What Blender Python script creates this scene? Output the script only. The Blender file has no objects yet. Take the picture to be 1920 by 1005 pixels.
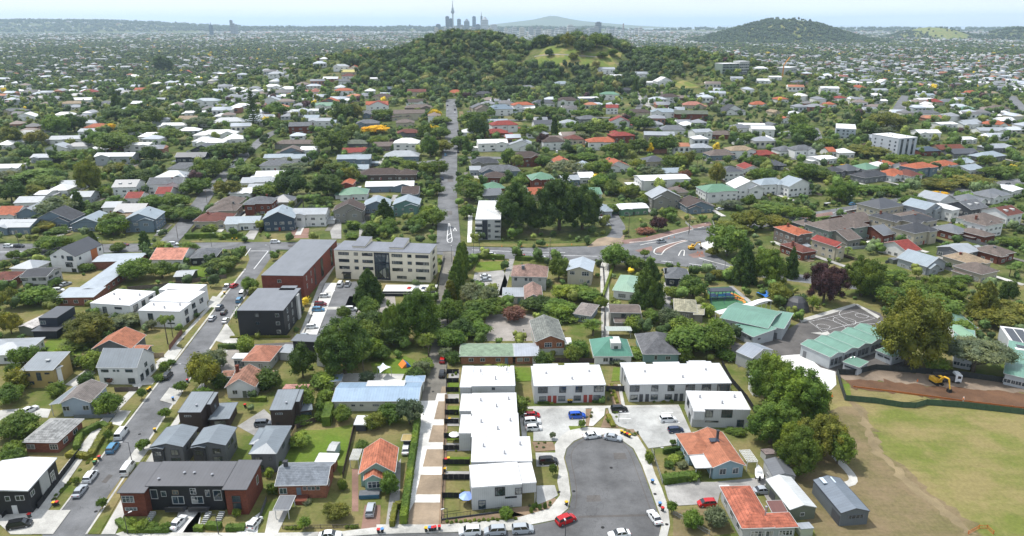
import bpy, math, random
import numpy as np
from mathutils import Vector, Matrix
from mathutils.geometry import tessellate_polygon
R_ = math.radians
# ---------------------------------------------------------------- camera, sky, sun, exposure
FPX, HOR, CAMZ = 1340.0, 43.0, 100.0
PITCH = math.atan((502.5 - HOR) / FPX)
SP, CP = math.sin(PITCH), math.cos(PITCH)
scn = bpy.context.scene
COL = scn.collection
cam = bpy.data.cameras.new('camera'); camo = bpy.data.objects.new('camera', cam); COL.objects.link(camo)
cam.sensor_width = 36.0; cam.lens = 36.0 * FPX / 1920.0
cam.clip_start = 1.0; cam.clip_end = 90000.0
camo.location = (0, 0, CAMZ); camo.rotation_euler = (math.pi / 2 - PITCH, 0, 0)
scn.camera = camo
SUN_EL, SUN_AZ = 62.0, -58.0            # azimuth measured from +Y towards +X
sd = Vector((math.sin(R_(SUN_AZ)) * math.cos(R_(SUN_EL)), math.cos(R_(SUN_AZ)) * math.cos(R_(SUN_EL)), math.sin(R_(SUN_EL))))
sun = bpy.data.lights.new('sun', 'SUN'); sun.energy = 3.1; sun.angle = R_(0.53); sun.color = (1.0, 0.965, 0.91)
suno = bpy.data.objects.new('sun', sun); COL.objects.link(suno)
suno.rotation_euler = sd.to_track_quat('Z', 'Y').to_euler()
world = bpy.data.worlds.new("World"); scn.world = world; world.use_nodes = True
wn, wl = world.node_tree.nodes, world.node_tree.links
bg = wn['Background']; bg.inputs['Strength'].default_value = 0.15
sky = wn.new('ShaderNodeTexSky'); sky.sky_type = 'NISHITA'; sky.sun_disc = False
sky.sun_elevation = R_(SUN_EL); sky.sun_rotation = R_(SUN_AZ)
sky.altitude = 100; sky.air_density = 1.0; sky.dust_density = 1.6; sky.ozone_density = 1.3
tc = wn.new('ShaderNodeTexCoord'); mp = wn.new('ShaderNodeMapping'); mp.inputs['Scale'].default_value = (2.2, 2.2, 16)
nz = wn.new('ShaderNodeTexNoise'); nz.inputs['Scale'].default_value = 1.6; nz.inputs['Detail'].default_value = 5
cr = wn.new('ShaderNodeValToRGB'); cr.color_ramp.elements[0].position = .46; cr.color_ramp.elements[1].position = .74
mx = wn.new('ShaderNodeMix'); mx.data_type = 'RGBA'; mx.inputs[7].default_value = (4.9, 5.3, 5.75, 1)
mu = wn.new('ShaderNodeMath'); mu.operation = 'MULTIPLY_ADD'; mu.inputs[1].default_value = .30; mu.inputs[2].default_value = .68
wl.new(tc.outputs['Generated'], mp.inputs[0]); wl.new(mp.outputs[0], nz.inputs['Vector']); wl.new(nz.outputs[0], cr.inputs[0])
wl.new(cr.outputs[0], mu.inputs[0]); wl.new(mu.outputs[0], mx.inputs[0]); wl.new(sky.outputs[0], mx.inputs[6]); wl.new(mx.outputs[2], bg.inputs[0])
scn.view_settings.view_transform = 'Standard'; scn.view_settings.look = 'None'
scn.view_settings.exposure = 0.65; scn.view_settings.gamma = 1.0
scn.cycles.max_bounces = 5; scn.cycles.diffuse_bounces = 3; scn.cycles.glossy_bounces = 2
scn.cycles.transmission_bounces = 3; scn.cycles.transparent_max_bounces = 6; scn.cycles.volume_bounces = 1
scn.cycles.caustics_reflective = False; scn.cycles.caustics_refractive = False

# ---------------------------------------------------------------- terrain and picture-to-ground
def ss(t):
    t = np.clip(t, 0, 1); return t * t * (3 - 2 * t)
def H(x, y):
    """ground height: flat suburb, a ramp and the wooded hill"""
    x = np.asarray(x, float); y = np.asarray(y, float)
    r = np.hypot((x - 25) / 1.12, y - 1130)
    base = 18 * (1 - ss((r - 250) / 500.0))
    r1 = np.hypot((x + 62) / .95, (y - 1150)); h = base + 60 * (1 - ss((r1 - 20) / 230.0))
    r2 = np.hypot((x - 95) / .78, (y - 1120)); h = np.maximum(h, base + 58 * (1 - ss((r2 - 25) / 215.0)))
    r3 = np.hypot((x - 225) / 1.2, y - 1080); h = np.maximum(h, base + 38 * (1 - ss((r3 - 10) / 240.0))); r4 = np.hypot((x + 200) / 1.2, y - 1120); h = np.maximum(h, base + 33 * (1 - ss((r4 - 10) / 230.0)))
    return h
def ray(px, py):
    u = (px - 960.0) / FPX; v = (py - 502.5) / FPX
    return Vector((u, CP - v * SP, -SP - v * CP))
def P(px, py, h=0.0):
    """point on the ground (plus h metres) seen at the photograph's pixel px, py"""
    d = ray(px, py)
    t0 = max(60.0, (CAMZ - 110) / d.z if d.z < 0 else 60.0)
    t1 = (CAMZ - h) / -d.z if d.z < -1e-4 else 1e5
    if d.y * t1 < 420: return Vector((d.x * t1, d.y * t1, h))
    t = 380.0
    while t < t1:
        if CAMZ + d.z * t <= float(H(d.x * t, d.y * t)) + h: break
        t += 4.0
    t = min(t, t1)
    a, b = max(t - 4, 0), t
    for _ in range(12):
        m = (a + b) / 2
        if CAMZ + d.z * m <= float(H(d.x * m, d.y * m)) + h: b = m
        else: a = m
    return Vector((d.x * b, d.y * b, CAMZ + d.z * b))
def proj(p):
    q = p[2] - CAMZ; zc = p[1] * CP - q * SP; yc = p[1] * SP + q * CP
    return 960 + FPX * p[0] / zc, 502.5 - FPX * yc / zc, zc
def mpp(p):                                   # metres per photograph pixel at p
    return proj(p)[2] / FPX

# ---------------------------------------------------------------- materials
MAT = {}
def mat(name, rough=.7, spec=.4, metal=0.0):
    m = bpy.data.materials.new(name); m.use_nodes = True; MAT[name] = m
    n = m.node_tree.nodes; b = n['Principled BSDF']
    b.inputs['Roughness'].default_value = rough; b.inputs['Specular IOR Level'].default_value = spec; b.inputs['Metallic'].default_value = metal
    return m, n, m.node_tree.links, b
def noise(n, l, vec, scale, detail=4, rough=.6):
    t = n.new('ShaderNodeTexNoise'); t.inputs['Scale'].default_value = scale; t.inputs['Detail'].default_value = detail; t.inputs['Roughness'].default_value = rough
    if vec is not None: l.new(vec, t.inputs['Vector'])
    return t.outputs[0]
def ramp(n, l, f, stops):
    r = n.new('ShaderNodeValToRGB'); e = r.color_ramp.elements
    while len(e) < len(stops): e.new(.5)
    for i, (p, c) in enumerate(stops): e[i].position = p; e[i].color = tuple(c[:3]) + (1,)
    l.new(f, r.inputs[0]); return r.outputs[0]
def mixc(n, l, f, a, b, mode='MIX'):
    m = n.new('ShaderNodeMix'); m.data_type = 'RGBA'; m.blend_type = mode
    for s, v in ((0, f), (6, a), (7, b)):
        if hasattr(v, 'links') or hasattr(v, 'is_output'): l.new(v, m.inputs[s])
        elif s == 0: m.inputs[0].default_value = v
        else: m.inputs[s].default_value = tuple(v[:3]) + (1,)
    return m.outputs[2]
def mth(n, l, op, a, b=None):
    m = n.new('ShaderNodeMath'); m.operation = op
    for i, v in enumerate((a, b)):
        if v is None: continue
        if hasattr(v, 'is_output'): l.new(v, m.inputs[i])
        else: m.inputs[i].default_value = v
    return m.outputs[0]
def wpos(n): return n.new('ShaderNodeNewGeometry').outputs['Position']
def ocol(n): return n.new('ShaderNodeObjectInfo').outputs['Color']
def uv(n): return n.new('ShaderNodeTexCoord').outputs['UV']
def bump(n, l, b, h, s, d):
    k = n.new('ShaderNodeBump'); k.inputs['Strength'].default_value = s; k.inputs['Distance'].default_value = d
    l.new(h, k.inputs['Height']); l.new(k.outputs[0], b.inputs['Normal'])
def grey(v): return (v, v, v)

# plain paint whose colour is the object's own
def m_paint(name, rough=.55, var=.12, scale=.6, spec=.4, metal=0.):
    m, n, l, b = mat(name, rough, spec, metal)
    f = noise(n, l, wpos(n), scale, 5, .65)
    c = ramp(n, l, f, [(.3, grey(1 - var * 1.4)), (.7, grey(1.0))])
    l.new(mixc(n, l, 1.0, ocol(n), c, 'MULTIPLY'), b.inputs['Base Color'])
m_paint('paint'); m_paint('plaster', .85, .1, .35); m_paint('gloss', .18, .0, 1., .6); m_paint('plastic', .45, .06, 3.); 
m_paint('concrete_part', .9, .22, .8); m_paint('timber', .85, .3, 1.4)
def m_boards():
    m, n, l, b = mat('weatherboard', .6)
    sx = n.new('ShaderNodeSeparateXYZ'); l.new(uv(n), sx.inputs[0])
    fr = mth(n, l, 'FRACT', mth(n, l, 'MULTIPLY', sx.outputs[1], 4.5))
    li = ramp(n, l, fr, [(.0, grey(.72)), (.16, grey(1))])
    c = ramp(n, l, noise(n, l, wpos(n), .5, 5), [(.3, grey(.86)), (.7, grey(1.0))])
    l.new(mixc(n, l, 1, mixc(n, l, 1, ocol(n), li, 'MULTIPLY'), c, 'MULTIPLY'), b.inputs['Base Color'])
m_boards()
def m_vert():
    m, n, l, b = mat('vertical_cladding', .6)
    sx = n.new('ShaderNodeSeparateXYZ'); l.new(uv(n), sx.inputs[0])
    fr = mth(n, l, 'FRACT', mth(n, l, 'MULTIPLY', sx.outputs[0], 2.2))
    li = ramp(n, l, fr, [(.0, grey(.6)), (.12, grey(1))])
    c = ramp(n, l, noise(n, l, wpos(n), .4, 5), [(.3, grey(.85)), (.7, grey(1.0))])
    l.new(mixc(n, l, 1, mixc(n, l, 1, ocol(n), li, 'MULTIPLY'), c, 'MULTIPLY'), b.inputs['Base Color'])
m_vert()
def m_brick():
    m, n, l, b = mat('brick', .9)
    t = n.new('ShaderNodeTexBrick'); l.new(uv(n), t.inputs['Vector']); t.inputs['Scale'].default_value = 1.0
    t.inputs['Brick Width'].default_value = .5; t.inputs['Row Height'].default_value = .2; t.inputs['Mortar Size'].default_value = .015
    t.inputs['Color1'].default_value = (1, .95, .9, 1); t.inputs['Color2'].default_value = (.6, .55, .55, 1); t.inputs['Mortar'].default_value = (1.2, 1.35, 1.4, 1)
    c = ramp(n, l, noise(n, l, wpos(n), .7, 6, .7), [(.3, grey(.72)), (.7, grey(1.05))])
    l.new(mixc(n, l, 1, mixc(n, l, 1, ocol(n), t.outputs[0], 'MULTIPLY'), c, 'MULTIPLY'), b.inputs['Base Color'])
m_brick()
def m_memb():
    m, n, l, b = mat('membrane', .5, .4)
    sx = n.new('ShaderNodeSeparateXYZ'); l.new(uv(n), sx.inputs[0]); w = mth(n, l, 'FRACT', mth(n, l, 'MULTIPLY', sx.outputs[0], .55)); li = ramp(n, l, w, [(.0, grey(.66)), (.08, grey(1))])
    c = ramp(n, l, noise(n, l, wpos(n), .25, 6, .7), [(.3, grey(.9)), (.65, grey(1.0))])
    l.new(mixc(n, l, 1, mixc(n, l, 1, ocol(n), li, 'MULTIPLY'), c, 'MULTIPLY'), b.inputs['Base Color'])
m_memb()
def m_metalroof():
    m, n, l, b = mat('metal_roof', .42, .5)
    sx = n.new('ShaderNodeSeparateXYZ'); l.new(uv(n), sx.inputs[0])
    w = mth(n, l, 'FRACT', mth(n, l, 'MULTIPLY', sx.outputs[0], 1.3))
    li = ramp(n, l, w, [(.0, grey(.74)), (.14, grey(1)), (.9, grey(1.0)), (1., grey(.86))])
    c = ramp(n, l, noise(n, l, wpos(n), .22, 6, .7), [(.3, grey(.78)), (.65, grey(1.02))])
    mp_ = n.new('ShaderNodeMapping'); mp_.inputs['Scale'].default_value = (1.1, .12, 1); l.new(uv(n), mp_.inputs[0])
    c2 = ramp(n, l, noise(n, l, mp_.outputs[0], 1.0, 3), [(.35, grey(.9)), (.7, grey(1.03))])
    k = mixc(n, l, 1, mixc(n, l, 1, ocol(n), li, 'MULTIPLY'), c, 'MULTIPLY')
    l.new(mixc(n, l, 1, k, c2, 'MULTIPLY'), b.inputs['Base Color'])
m_metalroof()
def m_tile(name, big=1.0, weather=(.55, 1.05)):
    m, n, l, b = mat(name, .8, .3)
    sx = n.new('ShaderNodeSeparateXYZ'); l.new(uv(n), sx.inputs[0])
    row = mth(n, l, 'FRACT', mth(n, l, 'MULTIPLY', sx.outputs[1], 2.3 * big))
    colx = mth(n, l, 'FRACT', mth(n, l, 'MULTIPLY', sx.outputs[0], 2.9 * big))
    li = ramp(n, l, row, [(.0, grey(.5)), (.26, grey(.95)), (1, grey(1.08))])
    l2 = ramp(n, l, colx, [(.0, grey(.76)), (.22, grey(1)), (1, grey(.95))])
    c = ramp(n, l, noise(n, l, wpos(n), .55, 8, .72), [(.3, grey(weather[0])), (.62, grey(weather[1]))])
    v = n.new('ShaderNodeTexVoronoi'); v.inputs['Scale'].default_value = 2.4; l.new(uv(n), v.inputs['Vector'])
    vv = n.new('ShaderNodeSeparateXYZ'); l.new(v.outputs['Color'], vv.inputs[0])
    c3 = ramp(n, l, vv.outputs[0], [(0, grey(.86)), (1, grey(1.1))])
    k = mixc(n, l, 1, mixc(n, l, 1, ocol(n), li, 'MULTIPLY'), l2, 'MULTIPLY')
    k = mixc(n, l, 1, mixc(n, l, 1, k, c, 'MULTIPLY'), c3, 'MULTIPLY')
    l.new(k, b.inputs['Base Color'])
m_tile('tile_roof'); m_tile('old_tile_roof', .62, (.4, 1.25))
def m_glass():
    m, n, l, b = mat('window_glass', .06, .9)
    v = n.new('ShaderNodeTexVoronoi'); v.inputs['Scale'].default_value = .35; l.new(wpos(n), v.inputs['Vector'])
    s = n.new('ShaderNodeSeparateXYZ'); l.new(v.outputs['Color'], s.inputs[0])
    l.new(ramp(n, l, s.outputs[0], [(.0, (.012, .02, .028)), (.6, (.035, .055, .07)), (.8, (.10, .12, .13)), (1, (.3, .3, .28))]), b.inputs['Base Color'])
m_glass()
m, n, l, b = mat('car_glass', .05, .9); b.inputs['Base Color'].default_value = (.012, .015, .018, 1)
m, n, l, b = mat('rubber', .8, .2); b.inputs['Base Color'].default_value = (.018, .018, .018, 1)
m, n, l, b = mat('alloy', .35, .5, .6); b.inputs['Base Color'].default_value = (.4, .4, .42, 1)
def m_leaf(name, transl=.22):
    m, n, l, b = mat(name, .62, .18)
    f = noise(n, l, wpos(n), .16, 3); f2 = noise(n, l, wpos(n), 1.1, 3)
    c = ramp(n, l, f, [(.28, (.6, .72, .6)), (.5, (1, 1, 1)), (.72, (1.75, 1.5, 1.0))])
    c2 = ramp(n, l, f2, [(.3, grey(.72)), (.7, grey(1.28))])
    oc = mixc(n, l, 1, mixc(n, l, 1, ocol(n), c, 'MULTIPLY'), c2, 'MULTIPLY')
    l.new(oc, b.inputs['Base Color'])
    t = n.new('ShaderNodeBsdfTranslucent'); ms = n.new('ShaderNodeMixShader'); ms.inputs[0].default_value = transl
    l.new(mixc(n, l, 1, oc, (1.5, 1.6, .7), 'MULTIPLY'), t.inputs[0])
    l.new(b.outputs[0], ms.inputs[1]); l.new(t.outputs[0], ms.inputs[2]); l.new(ms.outputs[0], n['Material Output'].inputs[0])
m_leaf('leaf', .25)
def m_attr(name, rough, noise_scale, lo, hi):       # colour stored per face by the object itself (far suburbs)
    m, n, l, b = mat(name, rough, .2)
    a = n.new('ShaderNodeAttribute'); a.attribute_name = 'Col'
    c = ramp(n, l, noise(n, l, wpos(n), noise_scale, 4), [(.3, grey(lo)), (.7, grey(hi))])
    l.new(mixc(n, l, 1, a.outputs['Color'], c, 'MULTIPLY'), b.inputs['Base Color'])
m_attr('far_roof', .6, .05, .85, 1.05); m_attr('far_leaf', .8, .4, .55, 1.45)
m, n, l, b = mat('bark', .9, .2)
l.new(ramp(n, l, noise(n, l, wpos(n), 3., 4), [(.3, (.05, .04, .03)), (.7, (.16, .13, .10))]), b.inputs['Base Color'])
def m_ground():
    m, n, l, b = mat('ground', .95, .1)
    p = wpos(n)
    a = ramp(n, l, noise(n, l, p, .045, 6), [(.30, (.035, .055, .014)), (.46, (.075, .10, .026)), (.58, (.12, .125, .045)), (.72, (.19, .165, .10))])
    c = ramp(n, l, noise(n, l, p, .6, 5), [(.3, grey(.6)), (.7, grey(1.25))])
    l.new(mixc(n, l, 1, a, c, 'MULTIPLY'), b.inputs['Base Color'])
m_ground()
def m_asph(name, base, crack=True):
    m, n, l, b = mat(name, .85, .3)
    p = wpos(n)
    c = ramp(n, l, noise(n, l, p, 6, 3), [(.3, grey(.82)), (.7, grey(1.15))])
    d = ramp(n, l, noise(n, l, p, .12, 6, .65), [(.35, grey(.66)), (.65, grey(1.22))])
    k = mixc(n, l, 1, mixc(n, l, 1, base, c, 'MULTIPLY'), d, 'MULTIPLY')
    if crack:
        v = n.new('ShaderNodeTexVoronoi'); v.feature = 'DISTANCE_TO_EDGE'; v.inputs['Scale'].default_value = .09
        w = n.new('ShaderNodeVectorMath'); w.operation = 'ADD'; tn = n.new('ShaderNodeTexNoise'); tn.inputs['Scale'].default_value = .35; l.new(p, tn.inputs['Vector'])
        sc = n.new('ShaderNodeVectorMath'); sc.operation = 'SCALE'; sc.inputs[3].default_value = 5.; l.new(tn.outputs['Color'], sc.inputs[0])
        l.new(p, w.inputs[0]); l.new(sc.outputs[0], w.inputs[1]); l.new(w.outputs[0], v.inputs['Vector'])
        e = ramp(n, l, v.outputs['Distance'], [(0, grey(.7)), (.008, grey(1))])
        k = mixc(n, l, 1, k, e, 'MULTIPLY')
    l.new(k, b.inputs['Base Color'])
m_asph('asphalt', (.135, .137, .142)); m_asph('mid_asphalt', (.108, .108, .110)); m_asph('lane_asphalt', (.15, .14, .12)); m_asph('dark_asphalt', (.095, .088, .083)); m_asph('red_asphalt', (.20, .125, .105), False)
m_asph('light_concrete', (.42, .41, .38), False); m_asph('white_concrete', (.60, .59, .56), False); m_asph('grey_concrete', (.29, .28, .265), False); m_asph('worn_track', (.20, .155, .085), False)
m_asph('paver', (.37, .37, .355), False); m_asph('bare_soil', (.26, .20, .14), False); m_asph('rubble_ground', (.20, .155, .115), False)
m_asph('turned_soil', (.115, .060, .032), False); m_asph('bark_mulch', (.20, .14, .09), False); m_asph('brick_drive', (.22, .13, .10), False)
m_asph('safety_surface', (.045, .14, .065), False); m_asph('gravel_yard', (.27, .245, .22), False)
def m_lawn(name, g, dry, k, w=.25):
    m, n, l, b = mat(name, .95, .08)
    p = wpos(n)
    f = noise(n, l, p, .07, 7, .62)
    a = ramp(n, l, f, [(k - w / 2, g), (k, tuple((x + y) / 2 for x, y in zip(g, dry))), (k + w / 2, dry)])
    c = ramp(n, l, noise(n, l, p, 1.4, 6, .7), [(.3, grey(.78)), (.7, grey(1.15))])
    mp_ = n.new('ShaderNodeMapping'); mp_.inputs['Rotation'].default_value = (0, 0, .35); mp_.inputs['Scale'].default_value = (.06, .8, 1); l.new(p, mp_.inputs[0])
    d = ramp(n, l, noise(n, l, mp_.outputs[0], 1.0, 3), [(.3, grey(.9)), (.7, grey(1.06))])
    l.new(mixc(n, l, 1, mixc(n, l, 1, a, c, 'MULTIPLY'), d, 'MULTIPLY'), b.inputs['Base Color'])
m_lawn('lawn', (.082, .112, .024), (.20, .165, .075), .50); m_lawn('green_lawn', (.10, .155, .022), (.16, .17, .045), .60)
m_lawn('field_grass', (.130, .148, .036), (.215, .18, .078), .49, .2); m_lawn('dry_grass', (.115, .11, .042), (.19, .145, .085), .46)
m_lawn('hill_grass', (.125, .165, .036), (.28, .22, .09), .56, .2)
m, n, l, b = mat('white_paint', .7, .3)
l.new(ramp(n, l, noise(n, l, wpos(n), 3, 4), [(.3, grey(.5)), (.6, grey(.75))]), b.inputs['Base Color'])
m, n, l, b = mat('water', .18, .5)
l.new(ramp(n, l, noise(n, l, wpos(n), .002, 3), [(.3, (.10, .16, .20)), (.7, (.16, .22, .26))]), b.inputs['Base Color'])
bump(n, l, b, noise(n, l, wpos(n), .05, 3), .3, 1.)

# ---------------------------------------------------------------- mesh helpers
def lin(c):                                     # '#rrggbb'-like sRGB 0..255 triple -> linear
    return tuple(((v / 255.) / 12.92 if v <= 10 else ((v / 255. + .055) / 1.055) ** 2.4) for v in c)
class MB:
    def __init__(s): s.v, s.f, s.u = [], [], []
    def face(s, pts, uvs=None):
        i = len(s.v); s.v += [tuple(p) for p in pts]; s.f.append(tuple(range(i, i + len(pts))))
        if uvs is None:
            o, a = Vector(pts[0]), Vector(pts[1]) - Vector(pts[0])
            a = a.normalized() if a.length > 1e-6 else Vector((1, 0, 0))
            nn = (Vector(pts[1]) - o).cross(Vector(pts[-1]) - o)
            bb = nn.cross(a); bb = bb.normalized() if bb.length > 1e-9 else Vector((0, 0, 1))
            uvs = [((Vector(p) - o).dot(a), (Vector(p) - o).dot(bb)) for p in pts]
        s.u += uvs
    def box(s, x0, y0, z0, x1, y1, z1, top=True, bottom=False):
        a, b, c, d = (x0, y0, z0), (x1, y0, z0), (x1, y1, z0), (x0, y1, z0)
        e, f, g, h = (x0, y0, z1), (x1, y0, z1), (x1, y1, z1), (x0, y1, z1)
        for q in ((a, b, f, e), (b, c, g, f), (c, d, h, g), (d, a, e, h)): s.face(q)
        if top: s.face((e, f, g, h))
        if bottom: s.face((d, c, b, a))
    def obox(s, p, q, w, h, z0=0.):            # box along segment p-q (3D base points), width w, height h
        p, q = Vector(p), Vector(q); d = (q - p); d.z = 0
        if d.length < 1e-6: return
        n_ = Vector((-d.y, d.x, 0)).normalized() * (w / 2)
        a, b, c, e = p - n_, q - n_, q + n_, p + n_
        up = Vector((0, 0, h)); zz = Vector((0, 0, z0)); a, b, c, e = a + zz, b + zz, c + zz, e + zz
        for r in ((a, b, b + up, a + up), (b, c, c + up, b + up), (c, e, e + up, c + up), (e, a, a + up, e + up), (a + up, b + up, c + up, e + up)): s.face(r)
    def cyl(s, c, r0, r1, h, n=8, cap=True, axis='z'):
        def pt(k, r, t):
            a = 2 * math.pi * k / n; x, y = r * math.cos(a), r * math.sin(a)
            v = (x, y, t) if axis == 'z' else ((t, x, y) if axis == 'x' else (x, t, y))
            return (c[0] + v[0], c[1] + v[1], c[2] + v[2])
        for k in range(n): s.face((pt(k, r0, 0), pt(k + 1, r0, 0), pt(k + 1, r1, h), pt(k, r1, h)))
        if cap: s.face([pt(k, r1, h) for k in range(n)]); s.face([pt(-k, r0, 0) for k in range(n)])
    def tube(s, pts, rad, n=5):
        rings = []
        for i, p in enumerate(pts):
            p = Vector(p); d = (Vector(pts[min(i + 1, len(pts) - 1)]) - Vector(pts[max(i - 1, 0)])).normalized()
            a = d.cross(Vector((0, 0, 1))) if abs(d.z) < .95 else d.cross(Vector((1, 0, 0))); a.normalize(); b_ = d.cross(a)
            r = rad[i] if isinstance(rad, (list, tuple)) else rad
            rings.append([p + (a * math.cos(2 * math.pi * k / n) + b_ * math.sin(2 * math.pi * k / n)) * r for k in range(n)])
        for A, B in zip(rings, rings[1:]):
            for k in range(n): s.face((A[k], A[(k + 1) % n], B[(k + 1) % n], B[k]))
        s.face(rings[-1])
    def mesh(s, name, m, smooth=False):
        me = bpy.data.meshes.new(name); me.from_pydata(s.v, [], s.f)
        ul = me.uv_layers.new(name='UVMap'); ul.data.foreach_set('uv', np.array(s.u, 'f').ravel())
        if m: me.materials.append(MAT[m])
        if smooth: me.polygons.foreach_set('use_smooth', [True] * len(me.polygons))
        me.update(); return me
def link(name, me, parent=None, loc=(0, 0, 0), rot=0., scale=None, color=None):
    o = bpy.data.objects.new(name, me); COL.objects.link(o)
    o.location = loc; o.rotation_euler = (0, 0, rot)
    if scale is not None: o.scale = scale
    if color is not None: o.color = tuple(color[:3]) + (1,)
    if parent is not None: o.parent = parent
    return o
def build(mb, name, m, parent=None, color=None, smooth=False, **k):
    return link(name, mb.mesh(name, m, smooth), parent, color=color, **k)
def tag(o, label=None, cat=None, group=None, kind=None):
    if label: o['label'] = label
    if cat: o['category'] = cat
    if group: o['group'] = group
    if kind: o['kind'] = kind
    return o
def copy_tree(o, parent=None):
    c = o.copy(); COL.objects.link(c)
    if parent is not None: c.parent = parent; c.matrix_parent_inverse = o.matrix_parent_inverse.copy()
    for ch in list(o.children): copy_tree(ch, c)
    return c
BLOCK = []; HAZE = 5.8e-5
AUTO = []                                       # things whose label is completed at the end: (object, look words, x, y)
GRID = R_(5.2)                                  # the streets' own direction, turned 5 degrees from the view

# ---------------------------------------------------------------- ground sheets
def poly_sheet(name, m, pts, z, thick=0., px=True, kind='structure', label=None):
    g = [P(*p) for p in pts] if px else [Vector((p[0], p[1], 0)) for p in pts]
    g = [Vector((p.x, p.y, p.z + z)) for p in g]
    mb = MB()
    flat = [Vector((p.x, p.y, 0)) for p in g]
    if name not in ('plot_ground',) : BLOCK.append(('P', [(p.x, p.y) for p in flat], 0))
    if name in ('worn_field_edge', 'bare_track', 'excavated_ground', 'construction_rubble'):   # ragged outline
        q_, rg = [], random.Random(len(name))
        for a, b_ in zip(g, g[1:] + g[:1]):
            k = max(1, int((b_ - a).length / 1.4))
            for i in range(k): q_.append(a.lerp(b_, i / k) + Vector((rg.gauss(0, .55), rg.gauss(0, .55), 0)))
        g = q_; flat = [Vector((p.x, p.y, 0)) for p in g]
    area = sum(flat[i].x * flat[(i + 1) % len(g)].y - flat[(i + 1) % len(g)].x * flat[i].y for i in range(len(g)))
    if area < 0: g.reverse(); flat.reverse()
    for t in tessellate_polygon([flat]):
        q = [g[i] for i in t]
        if (q[1] - q[0]).cross(q[2] - q[0]).z < 0: q.reverse()
        mb.face(q, [(p.x, p.y) for p in q])
    if thick:
        dn = Vector((0, 0, thick))
        for i in range(len(g)):
            a, b_ = g[i], g[(i + 1) % len(g)]; mb.face((a - dn, b_ - dn, b_, a))
    o = build(mb, name, m); return tag(o, label, kind=kind)
def ribbon(name, m, pts, width, z, px=True, step=8., nw=3, kind='structure', closed=False, w_end=None):
    g = [P(*p) for p in pts] if px else [Vector((p[0], p[1], 0)) for p in pts]
    if closed: g.append(g[0].copy())
    if name not in ('court_line', 'lane_line'): BLOCK.append(('L', [(p.x, p.y) for p in g], width))
    L = [0.]
    for a, b_ in zip(g, g[1:]): L.append(L[-1] + (Vector((b_.x - a.x, b_.y - a.y, 0))).length)
    N = max(2, int(L[-1] / step) + 1); q = []
    for k in range(N + 1):
        s = L[-1] * k / N; i = 0
        while i < len(L) - 2 and L[i + 1] < s: i += 1
        t = (s - L[i]) / max(L[i + 1] - L[i], 1e-6); q.append((g[i].x + (g[i + 1].x - g[i].x) * t, g[i].y + (g[i + 1].y - g[i].y) * t))
    for _ in range(2 if len(pts) > 2 else 0):
        q = [q[0]] + [((q[i - 1][0] + 2 * q[i][0] + q[i + 1][0]) / 4, (q[i - 1][1] + 2 * q[i][1] + q[i + 1][1]) / 4) for i in range(1, len(q) - 1)] + [q[-1]]
    mb = MB(); rows = []; s = 0
    for i, (x, y) in enumerate(q):
        a, c = q[max(i - 1, 0)], q[min(i + 1, len(q) - 1)]; d = Vector((c[0] - a[0], c[1] - a[1], 0)).normalized(); n_ = Vector((-d.y, d.x, 0))
        w = width if w_end is None else width + (w_end - width) * i / (len(q) - 1)
        rows.append([(x + n_.x * w * (j / nw - .5), y + n_.y * w * (j / nw - .5)) for j in range(nw + 1)])
    for A, B in zip(rows, rows[1:]):
        for j in range(nw):
            c4 = (A[j + 1], A[j], B[j], B[j + 1])
            c4 = [(x, y, float(H(x, y)) + z) for x, y in c4]; mb.face(c4, [(p[0], p[1]) for p in c4])
    return tag(build(mb, name, m), kind=kind)
# ---------------------------------------------------------------- window, door, house builders
PAL = {  # name: (picture colour sRGB, word for it)
 'wh': ((236, 236, 234), 'white'), 'lg': ((186, 192, 198), 'light grey'), 'gy': ((128, 131, 136), 'grey'), 'dg': ((84, 86, 92), 'dark grey'),
 'bk': ((44, 45, 50), 'black'), 'gt': ((136, 122, 114), 'grey-brown'), 'gg': ((120, 128, 112), 'grey-green'), 'dn': ((98, 82, 76), 'brown'),
 'rb': ((132, 76, 64), 'rust brown'), 'or': ((206, 116, 80), 'orange'), 'rd': ((172, 74, 64), 'red'), 'pk': ((206, 140, 122), 'pinkish'),
 'tn': ((186, 164, 136), 'tan'), 'cr': ((214, 204, 180), 'cream'), 'gn': ((112, 160, 128), 'green'), 'tl': ((120, 160, 152), 'teal'),
 'lb': ((174, 188, 198), 'pale blue'), 'bl': ((128, 148, 164), 'blue'), 'db': ((66, 86, 106), 'dark blue'), 'nv': ((38, 48, 66), 'navy'),
 'br': ((142, 78, 58), 'brick'), 'st': ((160, 158, 148), 'stone'), 'gw': ((206, 208, 206), 'pale grey'), 'ye': ((222, 208, 110), 'yellow'),
 'gx': ((142, 152, 160), 'blue-grey'), 'lgn': ((156, 172, 160), 'pale green'), 'yh': ((196, 172, 110), 'buff'), 'sea': ((110, 160, 138), 'sea green')}
def pc(k, f=.60): return tuple(v * f for v in lin(PAL[k][0]))
def pw(k): return PAL[k][1]
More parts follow.
